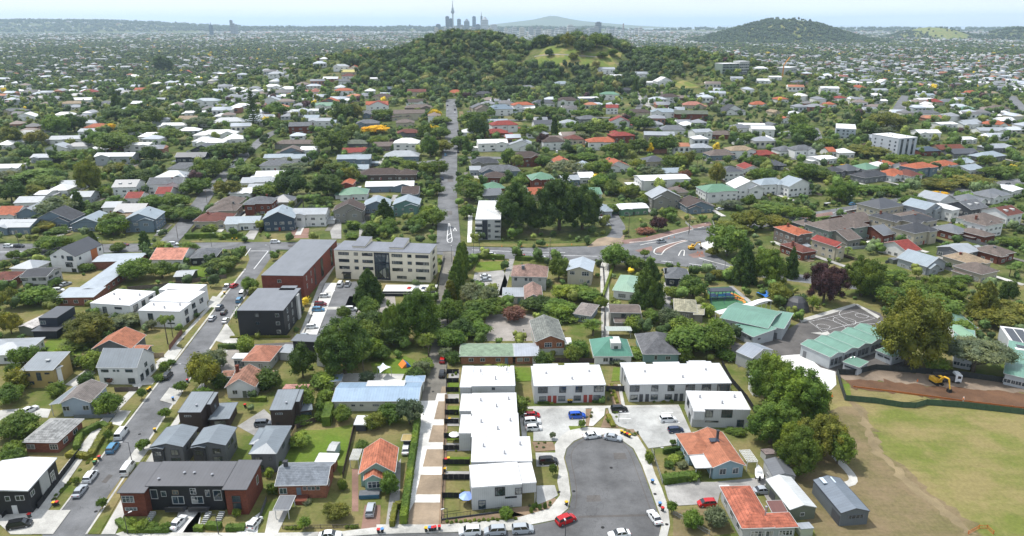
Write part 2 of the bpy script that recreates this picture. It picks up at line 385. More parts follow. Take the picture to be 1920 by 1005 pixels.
def win_mesh(kind):
    """unit window (1 x 1, facing -y): frame ring with mullions, and its pane"""
    f, g = MB(), MB(); t, dp = .06, .09
    for a in ((-.5, 0, .5, t), (-.5, 1 - t, .5, 1), (-.5, t, -.5 + t, 1 - t), (.5 - t, t, .5, 1 - t)): f.box(a[0], -dp, a[1], a[2], .02, a[3], True, True)
    nv_, nh = {'w1': (0, 0), 'w2': (1, 0), 'w3': (2, 1), 'w4': (3, 1), 'wg': (1, 1)}[kind]
    for i in range(nv_): x = -.5 + (i + 1) / (nv_ + 1); f.box(x - .022, -dp + .02, t, x + .022, .0, 1 - t)
    for i in range(nh): z = .62; f.box(-.5 + t, -dp + .025, z - .02, .5 - t, .0, z + .02, True, True)
    g.face(((-.47, -.03, .03), (.47, -.03, .03), (.47, -.03, .97), (-.47, -.03, .97)))
    return f.mesh('window', 'paint'), g.mesh('pane', 'window_glass')
WM = {k: win_mesh(k) for k in ('w1', 'w2', 'w3', 'w4', 'wg')}
def door_mesh():
    d = MB(); d.box(-.5, -.06, 0, .5, .02, 1); d.box(-.42, -.075, .1, .42, -.06, .42, True, True); d.box(-.42, -.075, .5, .42, -.06, .9, True, True); return d.mesh('door', 'paint')
def gdoor_mesh():
    d = MB()
    for i in range(4): d.box(-.5, -.05, i * .25 + .01, .5, .02, i * .25 + .235, True, True)
    d.box(-.5, -.02, 0, .5, .01, 1); return d.mesh('garage_door', 'paint')
DM, GM = door_mesh(), gdoor_mesh()
def xf(c, rot, p): return Vector((c[0] + p[0] * math.cos(rot) - p[1] * math.sin(rot), c[1] + p[0] * math.sin(rot) + p[1] * math.cos(rot), p[2]))

def zt(k, W, D, h, pt, x, y):
    if k == 'gx': return h + pt * (D / 2 - abs(y))
    if k == 'gy': return h + pt * (W / 2 - abs(x))
    if k == 'hip': return h + pt * min(D / 2 - abs(y), W / 2 - abs(x))
    if k == 'mf': return h - pt * (y + D / 2)
    if k == 'mb': return h + pt * (y + D / 2)
    if k == 'ml': return h + pt * (W / 2 - x)
    if k == 'mr': return h + pt * (W / 2 + x)
    if k == 'arch': return h + pt * W * (1 - (2 * x / W) ** 2) / 2
    return h
def roof_parts(mb, T, W, D, h, k, pt, th):
    """top faces, fascia and soffit of one roof; T maps wing space into the thing's own space"""
    a, b = W / 2, D / 2; z = lambda x, y: (x, y, zt(k, W, D, h, pt, x, y))
    if k == 'gx': F = [[(-a, -b), (a, -b), (a, 0), (-a, 0)], [(a, b), (-a, b), (-a, 0), (a, 0)]]; loop = [(-a, -b), (a, -b), (a, 0), (a, b), (-a, b), (-a, 0)]
    elif k == 'gy': F = [[(-a, b), (-a, -b), (0, -b), (0, b)], [(a, -b), (a, b), (0, b), (0, -b)]]; loop = [(-a, -b), (0, -b), (a, -b), (a, b), (0, b), (-a, b)]
    elif k == 'hip':
        loop = [(-a, -b), (a, -b), (a, b), (-a, b)]
        if a >= b:
            p, q = (-(a - b), 0), (a - b, 0); F = [[(-a, -b), (a, -b), q, p], [(a, b), (-a, b), p, q], [(a, -b), (a, b), q], [(-a, b), (-a, -b), p]]
        else:
            p, q = (0, -(b - a)), (0, b - a); F = [[(-a, -b), (a, -b), p], [(a, b), (-a, b), q], [(a, -b), (a, b), q, p], [(-a, b), (-a, -b), p, q]]
    elif k == 'arch':
        n = 10; xs = [-a + 2 * a * i / n for i in range(n + 1)]
        F = [[(x1, -b), (x1, b), (x0, b), (x0, -b)] for x0, x1 in zip(xs, xs[1:])]; loop = [(x, -b) for x in xs] + [(x, b) for x in xs[::-1]]
    else: F = [[(-a, -b), (a, -b), (a, b), (-a, b)]]; loop = F[0]
    for f in F:
        pts = [T(z(*p)) for p in f]; n_ = (pts[1] - pts[0]).cross(pts[2] - pts[1])
        if n_.z < 0: pts.reverse()
        mb.face(pts); dn = [p - Vector((0, 0, th)) for p in pts]; mb.face(dn[::-1])
    for i in range(len(loop)):
        p, q = T(z(*loop[i])), T(z(*loop[(i + 1) % len(loop)])); d = Vector((0, 0, th)); mb.face((p - d, q - d, q, p))
    return [T(z(*p)) for p in loop]
def wall_parts(mb, T, W, D, h, k, pt, th, ov, z0):
    a, b = W / 2 - ov, D / 2 - ov; c = [(-a, -b), (a, -b), (a, b), (-a, b)]
    for i in range(4):
        p, q = c[i], c[(i + 1) % 4]; m = ((p[0] + q[0]) / 2, (p[1] + q[1]) / 2); top = [q]
        if (k == 'gy' and i in (0, 2)) or (k == 'gx' and i in (1, 3)): top.append(m)
        if k == 'arch' and i in (0, 2): top += [(q[0] + (p[0] - q[0]) * t, q[1]) for t in (.15, .3, .5, .7, .85)]
        top.append(p); L = math.hypot(q[0] - p[0], q[1] - p[1])
        pts = [(p[0], p[1], z0), (q[0], q[1], z0)] + [(x, y, zt(k, W, D, h, pt, x, y) - th + .01) for x, y in top]
        uvs = [(math.hypot(x - p[0], y - p[1]), z) for x, y, z in pts]
        mb.face([T(r) for r in pts], uvs)
def rect(FL, FR, BR, h, base=None):
    a, b, c = P(*FL, h), P(*FR, h), P(*BR, h)
    if base is not None:                          # all three corners in one horizontal plane
        z = base + h
        def hz(px):
            d = ray(*px); t = (CAMZ - z) / -d.z; return Vector((d.x * t, d.y * t, z))
        a, b, c = hz(FL), hz(FR), hz(BR)
    x = b - a; rot = math.atan2(x.y, x.x); n_ = Vector((-math.sin(rot), math.cos(rot), 0)); D = (c - b).dot(n_); W = math.hypot(x.x, x.y)
    ctr = Vector((a.x, a.y, 0)) + Vector((x.x, x.y, 0)) / 2 + n_ * D / 2
    return dict(c=(ctr.x, ctr.y), rot=rot, W=W, D=D, h=h)
TH = {'tile_roof': .2, 'old_tile_roof': .2, 'metal_roof': .16, 'membrane': .3}
def house(name, label, cat, wings, wall=('weatherboard', 'wh'), roof=('metal_roof', 'gy'), wins=(), trim='wh', gutter=True, group=None, extra=None, look=None, frame=None, z0=None):
    """wings: dicts with c, rot, W, D, h, k(ind of roof), p(itch) and optional ov, wall, roof, z0, nowall; wins: (wing, side, u, sill, w, h, kind)"""
    w0 = wings[0]; C0 = Vector((w0['c'][0], w0['c'][1], 0)); r0 = w0['rot']
    if z0 is None:
        z0 = min(float(H(*xf(w0['c'], r0, (sx * w0['W'] / 2, sy * w0['D'] / 2, 0))[:2])) for sx in (-1, 1) for sy in (-1, 1))
    root = link(name, None, loc=(C0.x, C0.y, z0), rot=r0)
    walls, roofs, loops = {}, {}, []
    def TT(w):
        dx, dy = w['c'][0] - C0.x, w['c'][1] - C0.y; cc, s_ = math.cos(-r0), math.sin(-r0); lx, ly = dx * cc - dy * s_, dx * s_ + dy * cc; rr = w['rot'] - r0
        return (lambda p: xf((lx, ly), rr, p)), rr
    for w in wings:
        T, rr = TT(w); k = w.get('k', 'hip'); rm = w.get('roof', roof); wm = w.get('wall', wall); pt = w.get('p', .42 if k in ('gx', 'gy', 'hip') else .05)
        th = TH.get(rm[0], .18); ov = w.get('ov', .45)
        loops.append((roof_parts(roofs.setdefault(rm, MB()), T, w['W'], w['D'], w['h'], k, pt, th), k, rm))
        if not w.get('nowall'): wall_parts(walls.setdefault(wm, MB()), T, w['W'], w['D'], w['h'], k, pt, th, ov, w.get('z0', 0))
        else:
            po = MB()
            for sx in (-1, 1):
                for sy in (-1, 1):
                    q = T((sx * (w['W'] / 2 - .3), sy * (w['D'] / 2 - .3), 0)); po.obox(q - Vector((.07, 0, 0)), q + Vector((.07, 0, 0)), .14, zt(k, w['W'], w['D'], w['h'], pt, 0, 0) - th - .3 if k in ('flat',) else w['h'] - th, 0)
            build(po, 'post', 'paint', root, pc(trim))
    cf = lambda m_, c_: pc(c_, .78 if c_ == 'wh' else .6) if isinstance(c_, str) else tuple(v * (1 if m_ == 'membrane' else .8) for v in c_)
    for (m_, c_), mb in walls.items(): build(mb, 'wall', m_, root, cf(m_, c_))
    for (m_, c_), mb in roofs.items(): build(mb, 'roof', m_, root, cf(m_, c_))
    if gutter:
        g = MB()
        for lp, k, rm in loops:
            for i in range(len(lp)):
                p, q = lp[i], lp[(i + 1) % len(lp)]; d = (q - p); o_ = Vector((d.y, -d.x, 0)).normalized() * .07
                u_ = Vector((0, 0, .14)); lo = Vector((0, 0, .12))
                a, b_, c_, e = p - lo + o_ * .2, q - lo + o_ * .2, q - lo + o_ * 1.4, p - lo + o_ * 1.4
                g.face((e, c_, c_ + u_, e + u_)); g.face((e + u_, c_ + u_, b_ + u_, a + u_))
        build(g, 'gutter', 'paint', root, pc('lg' if roof[0] == 'membrane' else trim))
    for wi in wins:
        w = wings[wi[0]]; T, rr = TT(w); side, u, sill, ww, hh = wi[1:6]; kind = wi[6] if len(wi) > 6 else 'w2'; ov = w.get('ov', .45)
        a, b = w['W'] / 2 - ov, w['D'] / 2 - ov
        if side == 'f': p, ang = (-a + 2 * a * u, -b - .01), 0
        elif side == 'r': p, ang = (a + .01, -b + 2 * b * u), math.pi / 2
        elif side == 'l': p, ang = (-a - .01, b - 2 * b * u), -math.pi / 2
        else: p, ang = (a - 2 * a * u, b + .01), math.pi
        q = T((p[0], p[1], sill))
        if kind in ('door', 'garage'):
            col = wi[7] if len(wi) > 7 else 'st'
            link('door' if kind == 'door' else 'garage_door', DM if kind == 'door' else GM, root, q, rr + ang, (ww, 1, hh), pc(col))
        else:
            fo = link('window', WM[kind][0], root, q, rr + ang, (ww, 1, hh), pc(wi[7] if len(wi) > 7 else (frame or trim)))
            link('pane', WM[kind][1], fo)
    if extra: extra(root)
    tag(root, label, cat, group)
    if look: AUTO.append((root, look, C0.x, C0.y))
    return root
def add_box(root, name, m, col, x0, y0, z0, x1, y1, z1, label=None):
    mb = MB(); mb.box(x0, y0, z0, x1, y1, z1, True, True)
    o = build(mb, name, m, root, pc(col) if isinstance(col, str) else col)
    if label: o['label'] = label
    return o
def autowins(i, W, D, h, sides='frl', kind='w2', n=None, z=.95, hh=1.25, ww=1.5, lev=None, seed=0):
    r = random.Random(seed); out = []
    lev = lev or (2 if h > 4.6 else 1)
    for s in sides:
        L = W if s in 'fb' else D; m_ = n or max(1, min(5, int(L / 3.6)))
        for f in range(lev):
            for k in range(m_):
                u = (k + .5 + r.uniform(-.12, .12)) / m_; w_ = ww * r.choice((.7, 1, 1.25)); out.append((i, s, u, z + f * 2.75, min(w_, L / m_ * .75), hh * r.choice((.8, 1, 1)), kind))
    return out

# ---------------------------------------------------------------- vegetation
def np_mesh(name, V, F4=None, F3=None, m='leaf', col=None, smooth=False):
    me = bpy.data.meshes.new(name); V = np.asarray(V, 'f'); n4 = 0 if F4 is None else len(F4); n3 = 0 if F3 is None else len(F3)
    me.vertices.add(len(V)); me.vertices.foreach_set('co', V.ravel())
    idx = np.concatenate([np.asarray(F4, 'i').ravel() if n4 else np.zeros(0, 'i'), np.asarray(F3, 'i').ravel() if n3 else np.zeros(0, 'i')])
    me.loops.add(len(idx)); me.loops.foreach_set('vertex_index', idx.astype('i'))
    me.polygons.add(n4 + n3); st = np.concatenate([np.arange(n4) * 4, n4 * 4 + np.arange(n3) * 3]).astype('i')
    me.polygons.foreach_set('loop_start', st); me.update(calc_edges=True); me.materials.append(MAT[m])
    if col is not None:
        a = me.color_attributes.new('Col', 'FLOAT_COLOR', 'CORNER'); a.data.foreach_set('color', np.asarray(col, 'f').ravel())
    if smooth: me.polygons.foreach_set('use_smooth', [True] * (n4 + n3))
    me.validate(); return me
def sphere_pts(nu=8, nv=5):
    V = [(0, 0, 1)]
    for j in range(1, nv):
        t = math.pi * j / nv
        for i in range(nu): a = 2 * math.pi * (i + .5 * (j % 2)) / nu; V.append((math.sin(t) * math.cos(a), math.sin(t) * math.sin(a), math.cos(t)))
    V.append((0, 0, -1)); F4, F3 = [], []
    for i in range(nu): F3.append((0, 1 + i, 1 + (i + 1) % nu)); k = 1 + (nv - 2) * nu; F3.append((len(V) - 1, k + (i + 1) % nu, k + i))
    for j in range(nv - 2):
        for i in range(nu): a = 1 + j * nu; F4.append((a + i, a + nu + i, a + nu + (i + 1) % nu, a + (i + 1) % nu))
    return np.array(V), np.array(F4), np.array(F3)
SV, SF4, SF3 = sphere_pts()
def leaf_quads(rng, C, R, n, size, squash=(1, 1, 1), out=.6):
    """n leaf quads scattered over each sphere (C, R): returns 4n x 3 vertices per lobe"""
    m = len(C); d = rng.normal(size=(m, n, 3)); d[..., 2] = d[..., 2] * .9 + .15; d /= np.linalg.norm(d, axis=-1, keepdims=True)
    rad = R[:, None, None] * (.62 + .62 * rng.random((m, n, 1)) ** 1.2); pos = C[:, None] + d * rad * np.array(squash)
    nrm = d * out + rng.normal(size=(m, n, 3)) * .55 + np.array([0, 0, .25]); nrm /= np.linalg.norm(nrm, axis=-1, keepdims=True)
    t = np.cross(nrm, rng.normal(size=(m, n, 3))); t /= np.linalg.norm(t, axis=-1, keepdims=True); b = np.cross(nrm, t)
    s = size * (.6 + .8 * rng.random((m, n, 1))); s2 = s * (.55 + .35 * rng.random((m, n, 1)))
    q = np.stack([pos - t * s - b * s2 * .4, pos + t * s * .3 - b * s2, pos + t * s + b * s2 * .3, pos - t * s * .2 + b * s2], 2)
    return q.reshape(-1, 3)
def cores(rng, C, R, f=.8, squash=(1, 1, 1)):
    V, F4, F3 = [], [], []
    for i, (c, r) in enumerate(zip(C, R)):
        k = SV * (1 + rng.normal(size=(len(SV), 1)) * .13) * r * f * np.array(squash) + c; V.append(k); F4.append(SF4 + i * len(SV)); F3.append(SF3 + i * len(SV))
    return np.concatenate(V), np.concatenate(F4), np.concatenate(F3)
def crown(name, seed, lobes, n, size, squash=(1, 1, 1), core=.66, m='leaf'):
    n = int(n * 1.5); rng = np.random.default_rng(seed); C = np.array([l[:3] for l in lobes]); R = np.array([l[3] for l in lobes])
    q = leaf_quads(rng, C, R, n, size, squash); V, F4, F3 = cores(rng, C, R, core, squash); k = len(V)
    nq = len(q) // 4; Q = np.arange(nq * 4).reshape(-1, 4) + k
    return np_mesh(name, np.concatenate([V, q]), np.concatenate([F4, Q]), F3, m)
def lobes_round(seed, n, lo=.25, hi=1., rx=.5, rl=(.13, .2), flat=1.0):
    r = random.Random(seed); out = [(0, 0, (lo + hi) / 2, .24)]; cz, hz = (lo + hi) / 2, (hi - lo) / 2
    for i in range(n):
        t = (i + .5) / n; ph = i * 2.39996 + r.uniform(-.5, .5); z = 1 - 1.75 * t; rr = math.sqrt(max(0, 1 - z * z)); l = r.uniform(*rl) * r.choice((.8, 1, 1.15)); k = r.uniform(.66, 1.2) * (1 + .16 * math.sin(2 * ph + seed))
        out.append((math.cos(ph) * rr * (rx - l * .75) * k, math.sin(ph) * rr * (rx - l * .75) * k, cz + z * (hz - l * .7) * k * flat, l))
    return out
def lobes_cone(seed, n, lo, w0, power=1., rl=.12):
    r = random.Random(seed); out = []
    for i in range(n):
        t = (i + .5) / n; z = lo + (1 - lo) * t; rad = w0 * (1 - t ** 1.6) ** power + .03; ph = i * 2.4 + r.uniform(-.4, .4); l = rl * (1.15 - .6 * t) * r.uniform(.8, 1.25)
        out.append((math.cos(ph) * max(rad - l, 0.02), math.sin(ph) * max(rad - l, .02), z - l * .3, l))
        if i % 3 == 0: out.append((0, 0, z - l * .5, max(rad * .6, .04)))
    return out
def trunk_mesh(seed, top=.55, r=.028, limbs=4, spread=.28, lean=0.):
    rr = random.Random(seed); mb = MB(); mb.tube([(0, 0, -.02), (lean * .3, 0, top * .45), (lean, 0, top)], [r * 1.25, r, r * .6], 7)
    for i in range(limbs):
        a = 6.283 * i / limbs + rr.uniform(-.4, .4); z0 = top * rr.uniform(.4, .75); s = spread * rr.uniform(.7, 1.1)
        mb.tube([(lean * .4, 0, z0), (math.cos(a) * s * .5, math.sin(a) * s * .5, z0 + .13), (math.cos(a) * s, math.sin(a) * s, z0 + .3)], [r * .6, r * .45, r * .2], 5)
    return mb.mesh('trunk', 'bark')
def norfolk():
    rng = random.Random(5); V = []; 
    for t in range(17):
        z = .12 + .86 * t / 17; rad = .5 * (1 - t / 17.5) ** .85 + .02; nb = 7
        for k in range(nb):
            a = 6.283 * (k + (t % 2) * .5) / nb + rng.uniform(-.12, .12)
            for s in range(9):
                u = (s + .5) / 9; x = rad * u
                for j in range(3):
                    cx, cy, cz = math.cos(a) * x + rng.uniform(-.02, .02), math.sin(a) * x + rng.uniform(-.02, .02), z + .045 * u * u + rng.uniform(-.012, .012)
                    w = .028 * (1.3 - u * .5); ax = a + rng.uniform(-.6, .6); dx, dy = math.cos(ax) * w, math.sin(ax) * w; tz = rng.uniform(-.012, .02)
                    V += [(cx - dx, cy - dy, cz), (cx + dy * .6, cy - dx * .6, cz - tz), (cx + dx, cy + dy, cz + tz), (cx - dy * .6, cy + dx * .6, cz + tz)]
    F = np.arange(len(V)).reshape(-1, 4); return np_mesh('crown', V, F)
def palm_crown(nf=22, L=.5, seed=1, z0=.8, droop=1.):
    r = random.Random(seed); V = []
    for k in range(nf):
        a = 6.283 * k / nf + r.uniform(-.15, .15); el = r.uniform(-.1, 1.1); px_, pz = 0., 0.; dirz = el
        for s in range(7):
            st = L / 7; x2 = px_ + math.cos(dirz) * st; z2 = pz + math.sin(dirz) * st; dirz -= .33 * droop
            for sgn in (-1, 1):
                w = .085 * math.sin(math.pi * (s + .9) / 8.2); wx, wy = -math.sin(a) * w * sgn, math.cos(a) * w * sgn
                V += [(math.cos(a) * px_, math.sin(a) * px_, z0 + pz * .45), (math.cos(a) * x2, math.sin(a) * x2, z0 + z2 * .45), (math.cos(a) * x2 + wx, math.sin(a) * x2 + wy, z0 + z2 * .45 - .03), (math.cos(a) * px_ + wx, math.sin(a) * px_ + wy, z0 + pz * .45 - .03)]
            px_, pz = x2, z2
    return np_mesh('crown', V, np.arange(len(V)).reshape(-1, 4))
def flame(seed, n, lobesf, quads, size): pass
CR = {}
def cdef(k, meshes, trunk, name, word): CR[k] = (meshes, trunk, name, word)
tr = [trunk_mesh(1), trunk_mesh(2, .5, .035, 5, .33), trunk_mesh(3, .75, .02, 2, .1)]
cdef('r', [crown('crown', 10 + i, lobes_round(i, 30, .16), 95, .030) for i in range(4)], tr[0], 'tree', 'round leafy tree')
cdef('W', [crown('crown', 30 + i, lobes_round(50 + i, 74, .12, 1, .5, (.075, .15)), 170, .016) for i in range(3)], tr[1], 'tree', 'big broad-crowned tree')
cdef('Q', [crown('crown', 40, [(x, y, .55 + z * .42, l) for x, y, z, l in lobes_round(77, 85, .1, 1, .5, (.07, .13))], 165, .015)], tr[1], 'tree', 'big spreading tree')
cdef('s', [crown('crown', 45 + i, [(x, y, .25 + z * .72, l) for x, y, z, l in lobes_round(90 + i, 30, .1, 1, .5, (.12, .18))], 90, .028) for i in range(2)], tr[1], 'tree', 'spreading tree')
cdef('c', [crown('crown', 50 + i, lobes_cone(i, 26, .06, .46, .8, .13), 100, .030) for i in range(2)], tr[2], 'conifer_tree', 'conical evergreen')
cdef('C', [crown('crown', 55 + i, lobes_cone(i + 4, 34, .03, .5, .35, .14), 120, .026, (1.2, 1.2, .6)) for i in range(2)], tr[2], 'cypress_tree', 'tall columnar cypress')
cdef('M', [crown('crown', 60 + i, lobes_cone(i + 9, 64, .05, .5, .75, .11), 150, .018) for i in range(2)], tr[2], 'conifer_tree', 'big dark conifer')
cdef('N', [norfolk()], tr[2], 'norfolk_pine', 'tiered pine')
palm_tr = MB(); palm_tr.tube([(0, 0, 0), (.01, .01, .4), (0, 0, .82)], [.035, .025, .028], 7); palm_tr = palm_tr.mesh('trunk', 'bark')
cdef('P', [palm_crown(26, .52, 1), palm_crown(24, .5, 3)], palm_tr, 'palm_tree', 'palm tree')
def cabbage():
    V = []; r = random.Random(8)
    for hx, hy, hz in ((0, 0, .85), (.22, .05, .68), (-.2, .12, .7), (.05, -.22, .62), (-.12, -.15, .78)):
        for k in range(60):
            d = Vector((r.gauss(0, 1), r.gauss(0, 1), r.gauss(.25, .8))).normalized(); s = d.cross(Vector((0, 0, 1))); s = s.normalized() * .02 if s.length > .01 else Vector((.02, 0, 0))
            o = Vector((hx, hy, hz)); e = o + Vector((d.x * .24, d.y * .24, d.z * .15)); V += [tuple(o - s), tuple(o + s), tuple(e + s * .4), tuple(e - s * .4)]
    return np_mesh('crown', V, np.arange(len(V)).reshape(-1, 4))
cab_tr = MB(); cab_tr.tube([(0, 0, 0), (0, 0, .4), (0, 0, .82)], [.04, .03, .02], 6)
for q in ((.22, .05, .66), (-.2, .12, .68), (.05, -.22, .6), (-.12, -.15, .76)): cab_tr.tube([(0, 0, .35), (q[0] * .6, q[1] * .6, .5), q], [.025, .02, .015], 5)
cdef('p', [cabbage()], cab_tr.mesh('trunk', 'bark'), 'cabbage_tree', 'spiky cabbage tree')
cdef('b', [crown('bush', 70 + i, lobes_round(20 + i, 16, .0, 1, .5, (.17, .26)), 75, .045) for i in range(3)], None, 'bush', 'bush')
cdef('t', [crown('crown', 80 + i, lobes_round(30 + i, 14, .35, 1, .5, (.15, .22)), 60, .05) for i in range(2)], trunk_mesh(7, .5, .025, 3, .2), 'street_tree', 'young street tree')
LEAFC = {'r': (.092, .142, .024), 'o': (.130, .140, .024), 'd': (.056, .094, .020), 'g': (.115, .14, .078), 'l': (.15, .20, .035), 'Y': (.62, .42, .02), 'U': (.062, .030, .032),
         'R': (.19, .085, .06), 'f': (.095, .150, .024)}
CWORD = {'r': 'mid-green', 'o': 'olive-green', 'd': 'dark green', 'g': 'grey-green', 'l': 'light green', 'Y': 'yellow-flowering', 'U': 'dark purple', 'R': 'reddish-brown', 'f': 'fresh green'}
tree_rng = random.Random(77); TREES = []
def tree_at(x, y, w, h, kind='r', col='r', label=None, group=None, auto=True, z=None):
    meshes, trunk, name, word = CR[kind]; z = float(H(x, y)) if z is None else z
    rr = tree_rng; c = LEAFC[col]; j = rr.uniform(.82, 1.2); c = (c[0] * j * rr.uniform(.92, 1.1), c[1] * j, c[2] * j * rr.uniform(.9, 1.1))
    me = rr.choice(meshes)
    if trunk is None: root = link(name, me, None, (x, y, z), rr.uniform(0, 6.28), (w, w, h), c)
    else:
        root = link(name, None, None, (x, y, z), rr.uniform(0, 6.28), (w, w, h)); link('trunk', trunk, root); link('crown', me, root, color=c)
    tag(root, label, 'bush' if kind == 'b' else 'tree', group); TREES.append((x, y, w))
    if auto and not label:
        size = ('tall ' if h > 15 else 'small ' if h < 5 and kind != 'b' else '')
        AUTO.append((root, size + CWORD[col] + ' ' + word, x, y))
    return root
def tree_px(cx, yb, wpx, hpx, kind='r', col='r', **k):
    g = P(cx, yb); s = mpp(g); w = wpx * s
    a = ray(cx, yb); el = math.atan2(-a.z, math.hypot(a.x, a.y)); h = max(hpx * s - .45 * w * math.sin(el), .45 * hpx * s) / max(math.cos(el), .5)
    w *= .92 if kind in 'WQ' else 1.1; f = .3 * w
    return tree_at(g.x, g.y + f, w, max(h, .5), kind, col, **k)
def hedge(pts, width, h, col='r', label=None, cat='hedge', m='leaf', px=True, seed=1, name='hedge', dens=9):
    g = [P(*p) if px else Vector((p[0], p[1], 0)) for p in pts]; rng = np.random.default_rng(seed); V = []; mb = MB()
    Q = []
    for a, b in zip(g, g[1:]):
        mb.obox(a, b, width * .86, h * .95); L = (b - a).length; d = (b - a).normalized(); n_ = Vector((-d.y, d.x, 0))
        n = int(dens * L * (width + 2 * h)); t = rng.random(n); u = rng.random(n) * (width + 2 * h)
        for tt, uu in zip(t, u):
            if uu < h: off, z, nn = -width / 2, uu, -n_
            elif uu < h + width: off, z, nn = uu - h - width / 2, h, Vector((0, 0, 1))
            else: off, z, nn = width / 2, uu - h - width, n_
            p = a + d * (tt * L) + n_ * (off + rng.normal() * .05) + Vector((0, 0, z + rng.normal() * .06))
            k = (nn + Vector(rng.normal(size=3)) * .4).normalized(); t1 = k.cross(Vector(rng.normal(size=3))).normalized() * .17; t2 = k.cross(t1).normalized() * .12
            Q.append([p - t1, p - t2, p + t1, p + t2])
    base = np.array(mb.v); F = np.array(mb.f); q = np.array(Q).reshape(-1, 3)
    me = np_mesh(name, np.concatenate([base, q]), np.concatenate([F, np.arange(len(q)).reshape(-1, 4) + len(base)]), None, m)
    o = link(name, me, color=LEAFC[col]); return tag(o, label, cat)
def leaf_mass(name, items, quads, size, label, group=None, m='far_leaf', core=.74, seed=3, kind='stuff'):
    """many far crowns as one mass: items (x, y, z, w, h, colour)"""
    rng = np.random.default_rng(seed); C, R, K = [], [], []
    for x, y, z, w, h, c in items:
        nl = 6
        for i in range(nl):
            a = rng.random() * 6.28; rr = w * .26 * (0 if i == 0 else rng.random() ** .5 * 1.1)
            C.append((x + math.cos(a) * rr, y + math.sin(a) * rr, z + h * (.5 if i == 0 else .35 + .35 * rng.random()))); R.append(min(w, h * 1.25) * (.34 if i == 0 else .16 + .15 * rng.random())); j = rng.uniform(.8, 1.2); K.append((c[0] * j, c[1] * j, c[2] * j, 1))
    C, R, K = np.array(C), np.array(R), np.array(K)
    V, F4, F3 = cores(rng, C, R, core, (1, 1, 1.0)); k = len(V); n4c, n3c = len(SF4), len(SF3)
    col4 = np.repeat(K, n4c * 4, 0); col3 = np.repeat(K, n3c * 3, 0)
    if quads:
        q = np.concatenate([leaf_quads(rng, C[i:i + 1], R[i:i + 1], quads, R[i] * size) for i in range(len(C))]); Q = np.arange(len(q)).reshape(-1, 4) + k
        V = np.concatenate([V, q]); F4 = np.concatenate([F4, Q]); col4 = np.concatenate([col4, np.repeat(K, quads * 4, 0)])
    o = link(name, np_mesh(name, V, F4, F3, m, np.concatenate([col4, col3]))); return tag(o, label, None, group, kind)
